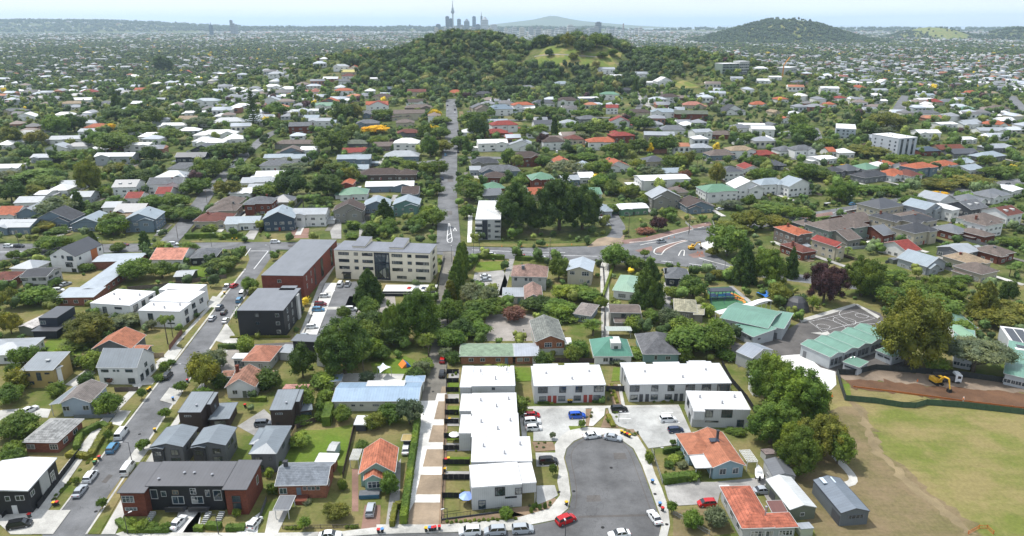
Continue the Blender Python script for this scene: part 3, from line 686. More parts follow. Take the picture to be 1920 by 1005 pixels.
# ---------------------------------------------------------------- vehicles
CARP = {'hatch': dict(L=4.1, W=1.76, H=1.5, hood=.95, belt=.92, wf=.62, rf=1.45, rb=3.75, tail=4.0), 'sedan': dict(L=4.65, W=1.8, H=1.45, hood=.9, belt=.92, wf=1.2, rf=1.95, rb=3.45, tail=4.05),
        'suv': dict(L=4.6, W=1.88, H=1.7, hood=1.05, belt=1.08, wf=1.0, rf=1.6, rb=4.2, tail=4.5), 'van': dict(L=5.0, W=1.9, H=2.05, hood=1.15, belt=1.2, wf=.35, rf=1.15, rb=4.85, tail=4.97),
        'ute': dict(L=5.3, W=1.88, H=1.78, hood=1.08, belt=1.1, wf=1.15, rf=1.75, rb=3.1, tail=3.4)}
def make_car(kind):
    p = CARP[kind]; L, W, Hh = p['L'], p['W'], p['H']; hw = W / 2; x0 = -L / 2; name = {'van': 'parked_van', 'ute': 'parked_utility_truck'}.get(kind, 'parked_car')
    root = link(name, None, loc=(0, 0, -500)); b = MB(); bl, hd = p['belt'], p['hood']
    # hull cross-sections from nose (x = +L/2) to tail: (x, z low, z high, half width low, half width high)
    X = lambda d: L / 2 - d
    S = [(X(0), .42, .62, hw * .72, hw * .66), (X(.12), .25, .74, hw * .9, hw * .84), (X(.5), .2, hd * .9, hw, hw * .88), (X(p['wf'] + .05), .2, hd, hw, hw * .92), (X((p['wf'] + p['tail']) / 2), .2, bl, hw, hw * .94),
         (X(p['tail']), .22, bl if kind != 'sedan' else bl * .98, hw, hw * .92), (X(L - .1), .28, bl * .93, hw * .93, hw * .86), (X(L), .42, bl * .78, hw * .84, hw * .8)]
    ring = lambda s: [(s[0], -s[3], s[1]), (s[0], -s[3] * 1.0, s[1] + (s[2] - s[1]) * .6), (s[0], -s[4], s[2]), (s[0], -s[4] * .5, s[2] + .03), (s[0], s[4] * .5, s[2] + .03), (s[0], s[4], s[2]), (s[0], s[3], s[1] + (s[2] - s[1]) * .6), (s[0], s[3], s[1])]
    rs = [ring(s) for s in S]
    for A, B in zip(rs, rs[1:]):
        for i in range(7): b.face((A[i], A[i + 1], B[i + 1], B[i]))
        b.face((A[7], A[0], B[0], B[7]))
    b.face(rs[0][::-1]); b.face(rs[-1])
    # roof, pillars
    g = MB(); rz = Hh - .04; tw = hw * .74; q0, q1, q2, q3 = X(p['wf']), X(p['rf']), X(p['rb']), X(p['tail'])
    lo = hw * .9; z0 = bl - .01
    roofp = [(q1 + .05, -tw, rz - .05), (q1 - .25, -tw * .97, rz + .02), ((q1 + q2) / 2, -tw, rz + .05), (q2 + .1, -tw * .97, rz), (q2 - .05, -tw * .95, rz - .08)]
    for A, B in zip(roofp, roofp[1:]):
        b.face(((A[0], -A[1], A[2]), (B[0], -B[1], B[2]), (B[0], B[1], B[2]), (A[0], A[1], A[2])))
    for sg in (-1, 1):
        for x_, xt in ((q0, q1), (q3, q2), ((q0 + q3) / 2 + .1, (q1 + q2) / 2)):
            a, c = Vector((x_, sg * lo, z0)), Vector((xt, sg * tw, rz - .04)); d = Vector((.09, 0, 0)); o = Vector((0, sg * .015, 0)); b.face((a - d + o, a + d + o, c + d + o, c - d + o))
        if kind == 'van': b.face(((X(2.2), sg * (lo + .01), z0), (q3, sg * (lo + .01), z0), (q2, sg * (tw + .01), rz - .04), (X(2.2), sg * (tw + .01), rz - .04)))
    g.face(((q0, -lo, z0), (q0, lo, z0), (q1, tw, rz - .05), (q1, -tw, rz - .05))); g.face(((q3, lo, z0), (q3, -lo, z0), (q2, -tw, rz - .08), (q2, tw, rz - .08)))
    for sg in (-1, 1): g.face(((q0, sg * lo, z0), (q3, sg * lo, z0), (q2, sg * tw, rz - .06), (q1, sg * tw, rz - .06)))
    build(b, 'body', 'gloss', root, (1, 1, 1), smooth=False); build(g, 'car_window', 'car_glass', root)
    if kind == 'ute':
        t = MB(); t.box(X(L) + .05, -hw * .85, bl + .0, X(3.45), hw * .85, bl + .07); build(t, 'tray_cover', 'rubber', root)
    ty, ri = MB(), MB(); ty.cyl((0, -.11, 0), .33, .33, .22, 14, True, 'y'); ri.cyl((0, -.125, 0), .2, .2, .25, 10, True, 'y'); tm, rm = ty.mesh('wheel', 'rubber'), ri.mesh('rim', 'alloy')
    for x in (X(.85), X(L - .85)):
        for sg in (-1, 1): w = link('wheel', tm, root, (x, sg * (hw - .1), .33)); link('rim', rm, w)
    hl = MB(); hl.box(-.05, -.17, -.06, .06, .17, .07, True, True); hm = hl.mesh('headlight', 'paint'); 
    for sg in (-1, 1):
        link('headlight', hm, root, (X(.16), sg * hw * .66, .68), color=(.8, .8, .8)); link('taillight', hm, root, (X(L - .05), sg * hw * .66, .78), color=(.35, .02, .02))
    return root
CARS = {k: make_car(k) for k in CARP}; USED = set()
CC = {'w': ((238, 240, 240), 'white'), 's': ((176, 182, 188), 'silver'), 'g': ((104, 110, 118), 'grey'), 'k': ((30, 32, 36), 'black'), 'r': ((190, 22, 26), 'red'), 'b': ((20, 84, 190), 'bright blue'),
      'B': ((84, 140, 176), 'light blue'), 'n': ((44, 58, 88), 'dark blue'), 'm': ((120, 28, 34), 'maroon')}
CK = {'hatch': 'hatchback', 'sedan': 'sedan', 'suv': 'large hatchback car', 'van': 'van', 'ute': 'utility truck'}
def car(px, py, ang, kind, c, label=None, group='parked cars', where=None):
    g = P(px, py, .6); src = CARS[kind]
    o = src if kind not in USED else copy_tree(src); USED.add(kind); o.parent = None
    o.location = (g.x, g.y, float(H(g.x, g.y)) + .16); o.rotation_euler = (0, 0, GRID + R_(ang))
    for ch in o.children:
        if ch.name.startswith('body'): ch.color = pcc(c)
    cat = 'van' if kind == 'van' else 'truck' if kind == 'ute' else 'car'
    o['category'] = cat; o['group'] = group
    if label: o['label'] = label
    else:
        if 'label' in o: del o['label']
        AUTO.append((o, CC[c][1] + ' ' + CK[kind] + ((' ' + where) if where else ''), g.x, g.y))
    return o
def pcc(c): v = lin(CC[c][0]); return tuple(x * .75 for x in v) + (1,)

# ---------------------------------------------------------------- poles, bins, fences
def lamp(px, py, hpx=None, h=None, arm=1.8, ang=180., label=None, cross=False, name=None):
    g = P(px, py); s = mpp(g); h = h or hpx * s * 1.12
    name = name or ('power_pole' if cross else 'street_lamp'); root = link(name, None, loc=(g.x, g.y, g.z), rot=GRID + R_(ang))
    mb = MB(); mb.tube([(0, 0, 0), (0, 0, h * .5), (0, 0, h)], [.14, .12, .08] if cross else [.09, .075, .055], 8); build(mb, 'pole', 'timber' if cross else 'paint', root, (.16, .13, .10) if cross else (.05, .05, .055))
    if cross:
        for z in (h - .35, h - 1.2): a = MB(); a.box(-.06, -1.2, z, .06, 1.2, z + .12, True, True); build(a, 'crossarm', 'timber', root, (.2, .16, .12))
    else:
        a = MB(); a.tube([(0, 0, h - .15), (arm * .5, 0, h + .08), (arm, 0, h + .1)], .05, 6); build(a, 'arm', 'paint', root, (.05, .05, .055))
        a = MB(); a.box(arm - .35, -.14, h + .04, arm + .35, .14, h + .16, True, True); build(a, 'lamp_head', 'paint', root, (.5, .5, .5))
    tag(root, label, 'power pole' if cross else 'street lamp', 'power poles' if cross else 'street lamps')
    if not label: AUTO.append((root, 'wooden power pole' if cross else 'slim street lamp', g.x, g.y))
    return root
bin_b, bin_l = MB(), MB()
for (z0_, z1_, a0, a1) in ((.12, 1.0, .2, .29),):
    v = [(-a0, -a0, z0_), (a0, -a0, z0_), (a0, a0 * 1.1, z0_), (-a0, a0 * 1.1, z0_)]; t = [(-a1, -a1, z1_), (a1, -a1, z1_), (a1, a1 * 1.1, z1_), (-a1, a1 * 1.1, z1_)]
    for i in range(4): bin_b.face((v[i], v[(i + 1) % 4], t[(i + 1) % 4], t[i]))
    bin_l.box(-.33, -.35, 1.0, .33, .36, 1.09, True, True)
bw = MB(); bw.cyl((-.3, .25, .12), .12, .12, .6, 8, True, 'x')
BB, BL, BWH = bin_b.mesh('body', 'plastic'), bin_l.mesh('lid', 'plastic'), bw.mesh('wheels', 'rubber')
LID = {'y': ((245, 190, 20), 'yellow'), 'r': ((214, 40, 40), 'red'), 'b': ((90, 150, 215), 'blue'), 'g': ((40, 120, 60), 'green')}
def wbin(px, py, c, label=None):
    g = P(px, py); root = link('wheelie_bin', None, loc=(g.x, g.y, g.z + .16), rot=GRID + random.uniform(-.4, .4))
    link('body', BB, root, color=(.03, .035, .035)); link('lid', BL, root, color=tuple(v * .7 for v in lin(LID[c][0]))); link("wheel_pair", BWH, root)
    tag(root, label, 'bin', 'wheelie bins')
    if not label: AUTO.append((root, LID[c][1] + '-lidded dark wheelie bin', g.x, g.y))
def fence(pts, h, col, label=None, m='timber', th=.08, posts=2.4, px=True, name='fence', cat='fence', rails=False, z=0.):
    g = [P(*p) if px else Vector((p[0], p[1], 0)) for p in pts]; root = link(name, None, loc=g[0]); o = g[0]; pb, qb = MB(), MB(); c = pc(col) if isinstance(col, str) else col
    for a, b in zip(g, g[1:]):
        a, b = a - o, b - o; L = (b - a).length; n = max(1, int(L / posts)); d = (b - a) / n
        if rails:
            for zz in (.15, h - .1): pb.obox(a, b, .05, .06, zz + z)
            k = int(L / .3)
            for i in range(k): q = a + (b - a) * (i / k); pb.obox(q, q + (b - a).normalized() * .05, .03, h - .15, .15 + z)
        else:
            k = max(1, int(L / 1.2)); e = (b - a) / k
            for i in range(k): pb.obox(a + e * i, a + e * (i + .985), th * .5, h + (.03 if i % 2 else 0), z)
        for i in range(n + 1): q = a + d * i; qb.obox(q - d.normalized() * .05, q + d.normalized() * .05, th + .06, h + .08, z)
    build(pb, 'fence_panel', m, root, c); build(qb, 'fence_post', m, root, tuple(v * .9 for v in c)); tag(root, label, cat)
    if not label:
        m_ = g[len(g) // 2]; AUTO.append((root, {'bk': 'black'}.get(col, pw(col) if isinstance(col, str) else 'timber') + (' railing fence' if rails else ' fence'), m_.x, m_.y))
    return root

# ================================================================ THE SETTING
def ground():
    def axis(lo, a, b, hi, st, n1, n2):
        l1 = [lo + (a - lo) * (1 - (1 - i / n1) ** 2.2) for i in range(n1)]; mid = list(np.arange(a, b, st)); l2 = [b + (hi - b) * (i / n2) ** 2.2 for i in range(n2 + 1)]; return np.array(l1 + mid + l2)
    xs = axis(-14000, -950, 950, 14000, 12., 22, 22); ys = axis(-300, 60, 1500, 7450, 12., 6, 26)
    X, Y = np.meshgrid(xs, ys); Z = H(X, Y); V = np.stack([X, Y, Z], -1).reshape(-1, 3); nx = len(xs)
    i = np.arange(len(xs) - 1)[None, :] + np.arange(len(ys) - 1)[:, None] * nx; i = i.ravel()
    o = link('ground', np_mesh('ground', V, np.stack([i, i + 1, i + nx + 1, i + nx], 1), None, 'ground', None, True)); tag(o, kind='structure')
ground()
def flat(name, m, x0, y0, x1, y1, z, kind='structure'):
    mb = MB(); mb.face(((x0, y0, z), (x1, y0, z), (x1, y1, z), (x0, y1, z))); return tag(build(mb, name, m), kind=kind)
flat('harbour_water', 'water', -14500, 7450, 14500, 46500, -2.)
# --- roads, paths and grass of the near suburb (picture corners laid on the ground)
S = poly_sheet
S('plot_ground', 'lawn', [(-260, 1100), (-260, 500), (0, 495), (200, 478), (460, 470), (640, 474), (830, 480), (1013, 492), (1230, 499), (1400, 520), (2300, 540), (2500, 760), (2300, 1100), (960, 1140)], .10, 0)
road_z = .125
S('west_street', 'asphalt', [(40, 1060), (81, 1003), (460, 505), (468, 486), (462, 466), (520, 468), (505, 488), (476, 530), (161, 1003), (120, 1060)], .126)
S('bottom_street', 'mid_asphalt', [(120, 1060), (161, 1003), (640, 1009), (706, 1003), (960, 997), (992, 987), (1041, 977), (1067, 955), (1072, 930), (1067, 890), (1059, 860), (1063, 842), (1077, 829), (1097, 820), (1133, 817), (1163, 825), (1186, 842), (1202, 874), (1218, 918), (1234, 963), (1238, 987), (1236, 1010), (1236, 1060)], .130)
S('main_road', 'asphalt', [(-300, 492), (-300, 455), (0, 457), (200, 458), (400, 455), (508, 454), (640, 456), (760, 459), (879, 463), (989, 465), (1100, 462), (1171, 457), (1225, 450), (1273, 436), (1330, 424), (1345, 450), (1328, 470), (1371, 497), (1420, 505), (1620, 530), (1620, 545), (1400, 517), (1374, 508), (1290, 501), (1235, 494), (1130, 492), (1013, 487), (879, 484), (800, 475), (640, 470), (517, 468), (460, 467), (200, 474), (60, 480), (0, 489)], .118)
ribbon('hill_street', 'asphalt', [(841, 472), (841, 439), (839, 367), (843, 295), (848, 248), (847, 210), (845, 186)], 11.5, .30)
ribbon('upper_west_street', 'asphalt', [(310, 462), (350, 418), (387, 365), (416, 334), (444, 307), (470, 280), (500, 255), (521, 245), (560, 232)], 9, .29)
ribbon('east_road', 'asphalt', [(1290, 452), (1345, 437), (1420, 420), (1520, 407), (1620, 390), (1690, 378), (1760, 366), (1850, 350), (1930, 338)], 12, .32)
ribbon('crossing_lane', 'asphalt', [(760, 310), (860, 296), (930, 296), (1010, 300), (1100, 310)], 7, .27)
ribbon('hillside_lane', 'asphalt', [(1215, 178), (1205, 190), (1190, 215), (1150, 222), (1060, 218), (980, 226), (870, 224)], 6, .27)
ribbon('hillside_drive', 'grey_concrete', [(1192, 172), (1212, 196), (1230, 208)], 6, .28)
ribbon('eastern_side_street', 'asphalt', [(1527, 240), (1535, 262), (1525, 280), (1490, 300)], 7, .28)
ribbon('far_street', 'asphalt', [(1682, 212), (1690, 195), (1700, 180)], 12, .3); ribbon('far_street_verge', 'hill_grass', [(1672, 212), (1684, 195), (1694, 180)], 8, .28)
ribbon('far_right_street', 'asphalt', [(1930, 214), (1912, 200), (1895, 180)], 12, .3)
for nm, pts in (('lane', [(841, 470), (832, 560), (826, 640), (812, 700), (806, 757)]),): ribbon(nm, 'lane_asphalt', pts, 5.0, .128)
ribbon('concrete_drive', 'white_concrete', [(806, 752), (800, 800), (789, 880), (775, 995)], 5.4, .132)
S('lane_forecourt', 'lane_asphalt', [(794, 757), (797, 700), (812, 640), (842, 640), (838, 700), (838, 757)], .129)
for i, (a, b) in enumerate(((725, 738), (753, 787), (798, 830), (843, 876), (891, 928), (943, 987))):
    xl = lambda y: 822 - (y - 753) * .24; xr = lambda y: 836 - (y - 753) * .035
    S('bare_strip', 'bare_soil', [(xl(a), a), (xr(a), a), (xr(b), b), (xl(b) - (12 if b > 980 else 0), b)], .134)
for a, b in ((738, 753), (787, 798), (830, 843), (876, 891), (928, 943)): S('cross_path', 'white_concrete', [(xl(a) - 6, a), (838, a), (836, b), (xl(b) - 6, b)], .137)
ribbon('mulch_bed', 'bark_mulch', [(837, 740), (834, 860), (827, 985)], 1.0, .15)
# footpaths with kerb faces
def path(name, m, pts, z=.235): return S(name, m, pts, z, .13)
path('footpath', 'light_concrete', [(52, 1003), (448, 500), (455, 487), (462, 487), (456, 504), (74, 1004)][:0] or [(20, 1003), (190, 788), (300, 676), (318, 655), (428, 533), (433, 536), (325, 655), (307, 680), (205, 790), (60, 1003)])
path('footpath', 'light_concrete', [(190, 1003), (232, 930), (285, 850), (330, 785), (398, 690), (420, 655), (428, 658), (405, 692), (342, 785), (300, 850), (250, 930), (216, 1003)])
for pts in ([(64, 1003), (168, 866), (205, 792), (258, 742), (300, 690), (372, 600), (428, 536), (454, 500), (462, 503), (387, 604), (304, 713), (256, 767), (199, 848), (79, 1001)],
            [(163, 1002), (203, 931), (268, 842), (311, 779), (400, 648), (420, 609), (436, 590), (432, 612), (408, 655), (392, 690), (326, 785), (280, 850), (228, 930), (186, 1003)]):
    S('grass_verge', 'lawn', pts, .225, .1)
S('kerb', 'light_concrete', [(78, 1003), (459, 504), (461.5, 505), (81.5, 1003)], .245, .12); S('kerb', 'light_concrete', [(160, 1003), (475, 531), (477.5, 532), (164, 1003)], .246, .12)
for a, b in ((40, 1003), (55, 985)): pass
for pts in ([(86, 958), (133, 958), (100, 1003), (20, 1003), (0, 985), (0, 975)], [(248, 725), (286, 722), (300, 706), (255, 712)], [(205, 795), (226, 800), (246, 772), (224, 770)], [(292, 680), (322, 683), (342, 655), (330, 650)],
            [(385, 575), (404, 578), (418, 560), (399, 556)], [(236, 868), (262, 868), (286, 835), (262, 832)], [(300, 752), (328, 760), (344, 735), (318, 728)], [(404, 640), (440, 650), (448, 640), (424, 606)]): S('driveway', 'light_concrete', pts, .25)
S('footpath', 'light_concrete', [(706, 1003), (706, 985), (829, 985), (960, 975), (985, 968), (1030, 955), (1050, 930), (1045, 905), (1048, 880), (1042, 855), (1040, 835), (1050, 820), (1068, 808), (1100, 802), (1166, 806), (1196, 820), (1215, 850), (1228, 890), (1240, 915), (1252, 950), (1256, 985), (1250, 1012), (1234, 1012), (1240, 987), (1236, 963), (1220, 918), (1204, 874), (1188, 842), (1164, 825), (1133, 816), (1097, 819), (1076, 828), (1062, 842), (1057, 860), (1065, 890), (1070, 930), (1065, 955), (1040, 976), (991, 986), (960, 996)], .24, .12)
S('footpath', 'light_concrete', [(216, 1003), (240, 995), (320, 1000), (500, 1001), (640, 998), (706, 990), (706, 1003), (640, 1008), (400, 1010), (240, 1012)], .242, .12)
ribbon('cul_de_sac_joint', 'dark_asphalt', [(1078, 955), (1083, 930), (1077, 890), (1069, 862), (1072, 843), (1086, 830), (1103, 823)], .25, .136, step=2, nw=1)
ribbon('cul_de_sac_joint', 'dark_asphalt', [(1166, 830), (1180, 846), (1190, 874), (1206, 918), (1221, 960)], .25, .136, step=2, nw=1)
for pts in ([(1100, 930), (1125, 929), (1127, 941), (1100, 942)], [(1085, 968), (1210, 965), (1212, 969), (1085, 972)], [(1150, 850), (1172, 850), (1176, 862), (1152, 862)], [(190, 905), (204, 890), (212, 892), (199, 907)], [(300, 752), (318, 730), (324, 732), (306, 755)], [(540, 460), (600, 460), (602, 463), (540, 463)], [(840, 330), (850, 330), (850, 342), (839, 342)], [(838, 396), (848, 396), (848, 404), (838, 404)]): S('road_patch', 'dark_asphalt', pts, .139 if pts[0][1] > 480 else .315)
for x, y in ((1076, 922), (1048, 924), (1130, 990), (1146, 878), (1228, 928), (262, 815), (180, 960), (372, 660), (812, 735), (1250, 985)):
    g_ = P(x, y); m_ = MB(); m_.cyl((0, 0, 0), .38, .38, .015, 12); tag(build(m_, 'manhole_cover', 'rubber', loc=(g_.x, g_.y, .255 if x in (1048, 1228, 1250) else .145)), kind='structure')
BLOCK.append(('P', [(p.x, p.y) for p in (P(1562, 692), P(1990, 715), P(2300, 1100), P(1450, 1100), P(1560, 800))], 0))
# townhouse courts
S('parking_court', 'paver', [(1000, 768), (1098, 766), (1098, 800), (1072, 806), (1045, 828), (1000, 828)], .225, .1); S('parking_court', 'paver', [(1140, 766), (1274, 763), (1304, 830), (1216, 842), (1196, 812), (1160, 800), (1146, 790)], .225, .1)
S('parking_court', 'paver', [(1004, 850), (1044, 850), (1044, 875), (1006, 876)], .226, .1); S('parking_court', 'paver', [(1006, 912), (1040, 911), (1046, 930), (1012, 950), (1006, 946)], .226, .1)
S('footpath', 'light_concrete', [(972, 765), (1002, 763), (1140, 762), (1272, 760), (1274, 764), (1098, 767), (1002, 768), (986, 768), (988, 830), (980, 830)], .245, .1)
S('footpath', 'light_concrete', [(1110, 766), (1135, 766), (1133, 780), (1112, 800), (1104, 800)], .246, .1)
S('footpath', 'light_concrete', [(1158, 722), (1164, 722), (1172, 762), (1166, 763)], .244, .1)
for x in (1160, 1161.5): pass
for pts in ([(1158, 775), (1180, 776), (1181, 777), (1158, 776)], [(1158, 785), (1183, 786), (1184, 787), (1158, 786)], [(1240, 775), (1262, 774), (1262, 775), (1240, 776)], [(1246, 795), (1274, 793), (1275, 794), (1246, 796)]): S('parking_line', 'white_paint', pts, .232)
for pts, m_ in (([(1098, 768), (1112, 768), (1112, 800), (1098, 802)], 'bark_mulch'), ([(1138, 768), (1146, 790), (1160, 803), (1126, 803), (1134, 782)], 'bark_mulch'), ([(1166, 806), (1188, 806), (1198, 822), (1184, 826)], 'bark_mulch'), ([(1066, 800), (1104, 800), (1104, 808), (1070, 811)], 'green_lawn'),
              ([(1140, 722), (1157, 722), (1166, 763), (1150, 763)], 'bark_mulch'), ([(988, 950), (1012, 946), (1040, 935), (1052, 945), (1032, 962), (990, 972)], 'bark_mulch'), ([(998, 830), (1036, 830), (1044, 845), (1004, 848)], 'bark_mulch'),
              ([(1150, 690), (1163, 690), (1164, 715), (1146, 716)], 'green_lawn'), ([(963, 690), (996, 690), (998, 715), (966, 717)], 'green_lawn'), ([(829, 975), (960, 960), (985, 968), (829, 985)], 'bark_mulch'), ([(960, 955), (988, 950), (990, 972), (960, 975)], 'bark_mulch')): S('planting_bed', m_, pts, .228, .1)
# courtyards west of the white column
for i, y in enumerate((695, 712, 740, 762, 785, 812, 832, 858, 885, 925)):
    S('courtyard_lawn' if i % 2 else 'courtyard_paving', 'green_lawn' if i % 2 else 'grey_concrete', [(841 - (y - 690) * .03, y), (861 if y < 820 else 880, y), (861 if y < 820 else 880, y + 15), (841 - (y - 690) * .03, y + 15)], .232)
S('courtyard_lawn', 'lawn', [(833, 938), (862, 934), (862, 958), (831, 962)], .236)
# school grounds
S('school_yard', 'dark_asphalt', [(1372, 640), (1412, 655), (1440, 640), (1512, 598), (1560, 585), (1602, 570), (1650, 588), (1668, 615), (1720, 690), (1560, 705), (1500, 690), (1470, 668), (1430, 672), (1385, 690), (1370, 668)], .20, .05)
S('school_paving', 'white_concrete', [(1465, 668), (1508, 665), (1538, 690), (1566, 698), (1568, 722), (1550, 740), (1536, 717), (1538, 708), (1500, 712), (1450, 700)], .212)
S('school_paving', 'light_concrete', [(1520, 625), (1552, 622), (1556, 627), (1548, 630)], .208)
S('school_edge_path', 'light_concrete', [(1498, 600), (1560, 582), (1602, 570), (1604, 574), (1562, 588), (1502, 606)], .216); S('school_edge_path', 'light_concrete', [(1602, 571), (1608, 571), (1650, 594), (1645, 598)], .216)
S('ball_court', 'dark_asphalt', [(1512, 604), (1600, 583), (1645, 598), (1540, 625)], .214)
def court_arc(cx, cy, r, a0, a1, n=24):
    c = P(cx, cy); return [(c.x + r * math.cos(R_(a0 + (a1 - a0) * i / n)), c.y + r * math.sin(R_(a0 + (a1 - a0) * i / n))) for i in range(n + 1)]
for cx, cy, r, a0, a1 in ((1583, 603, 4, 0, 360), (1545, 612, 7, -60, 140), (1612, 594, 7, 120, 320), (1543, 613, 2.5, 0, 360), (1615, 593, 2.5, 0, 360)): ribbon('court_line', 'white_paint', court_arc(cx, cy, r, a0, a1), .10, .222, px=False, step=1.5, nw=1)
for a, b in (((1517, 604), (1600, 585)), ((1600, 585), (1640, 598)), ((1542, 622), (1640, 598)), ((1517, 604), (1542, 622)), ((1561, 594), (1592, 611))): ribbon('court_line', 'white_paint', [a, b], .10, .22, nw=1)
S('playground_surface', 'safety_surface', [(1324, 540), (1369, 538), (1386, 549), (1407, 568), (1350, 586), (1336, 584)], .21)
S('playground_path', 'grey_concrete', [(1366, 537), (1374, 537), (1412, 568), (1405, 570)], .214)
S('construction_rubble', 'rubble_ground', [(1568, 700), (1600, 696), (1660, 694), (1760, 704), (1860, 712), (1990, 728), (1990, 745), (1905, 738), (1800, 730), (1700, 724), (1660, 716), (1590, 717)], .21)
S('excavated_ground', 'turned_soil', [(1588, 715), (1660, 714), (1700, 721), (1780, 727), (1860, 733), (1900, 737), (1990, 752), (1990, 785), (1920, 772), (1800, 756), (1725, 743), (1600, 730)], .22)
S('worksite_grass', 'green_lawn', [(1578, 722), (1592, 720), (1596, 742), (1586, 744)], .216); S('worksite_grass', 'field_grass', [(1680, 745), (1712, 742), (1732, 749), (1700, 756), (1660, 750)], .226)
S('school_grass', 'field_grass', [(1560, 760), (1584, 750), (1640, 757), (1720, 766), (1740, 761), (1920, 778), (2100, 800), (2400, 1100), (1500, 1130), (1440, 1000), (1500, 960), (1450, 850), (1480, 800)], .19)
S('worn_field_edge', 'dry_grass', [(1558, 770), (1598, 752), (1622, 770), (1640, 806), (1655, 845), (1700, 880), (1738, 920), (1785, 955), (1830, 985), (1850, 1040), (1560, 1040), (1500, 960), (1452, 880), (1430, 850), (1500, 800)], .20)
S('bare_track', 'worn_track', [(1600, 762), (1612, 765), (1632, 800), (1648, 842), (1690, 880), (1735, 925), (1775, 956), (1830, 1000), (1812, 1004), (1765, 965), (1722, 930), (1680, 888), (1636, 848), (1620, 805)], .204)
ribbon('field_path', 'light_concrete', [(1540, 820), (1556, 843), (1575, 868), (1592, 885), (1601, 897), (1603, 906), (1594, 910), (1578, 910)], 1.9, .215, step=1.5)
S('driveway', 'grey_concrete', [(1246, 912), (1290, 905), (1340, 905), (1440, 895), (1440, 915), (1350, 925), (1345, 945), (1260, 950), (1252, 935)], .215, .05)
S('driveway', 'grey_concrete', [(1417, 905), (1450, 905), (1478, 955), (1442, 945)], .213)
# plots on the left and centre
for pts, m_, nm in (([(662, 796), (612, 806), (566, 808), (553, 815), (527, 880), (560, 880), (628, 872), (640, 895)], 'green_lawn', 'back_lawn'), ([(546, 935), (640, 930), (680, 880), (672, 985), (530, 988)], 'lawn', 'front_lawn'), ([(500, 940), (540, 945), (505, 1000), (485, 1000)], 'lawn', 'front_lawn'),
                    ([(672, 800), (745, 805), (775, 790), (757, 985), (735, 985), (745, 880), (715, 820), (680, 840)], 'lawn', 'side_lawn'), ([(258, 758), (240, 770), (212, 775), (216, 737), (258, 734)], 'lawn', 'front_lawn'),
                    ([(0, 742), (82, 741), (72, 762), (0, 768)], 'lawn', 'back_lawn'), ([(270, 640), (320, 626), (324, 655), (280, 660)], 'lawn', 'front_lawn'), ([(142, 812), (182, 806), (178, 832), (132, 850)], 'lawn', 'front_lawn'), ([(80, 650), (112, 612), (160, 640), (150, 672), (90, 668)], 'green_lawn', 'back_lawn'),
                    ([(695, 682), (760, 668), (790, 682), (770, 700), (735, 706), (700, 700)], 'green_lawn', 'kindergarten_lawn'), ([(895, 492), (945, 490), (944, 506), (890, 508)], 'green_lawn', 'front_lawn'), ([(1243, 850), (1290, 845), (1300, 895), (1240, 900)], 'lawn', 'vegetable_garden'),
                    ([(1262, 960), (1345, 948), (1380, 1000), (1262, 1015)], 'dry_grass', 'front_lawn'), ([(1368, 660), (1396, 690), (1420, 800), (1400, 800), (1362, 690)], 'lawn', 'side_lawn'), ([(354, 500), (400, 500), (408, 520), (356, 520)], 'green_lawn', 'back_lawn'),
                    ([(1058, 590), (1110, 585), (1120, 640), (1065, 640)], 'lawn', 'back_lawn'), ([(1540, 500), (1700, 470), (1720, 520), (1560, 540)], 'lawn', 'vacant_section'), ([(100, 510), (165, 500), (150, 530), (110, 530)], 'lawn', 'side_lawn')): S(nm, m_, pts, .145)
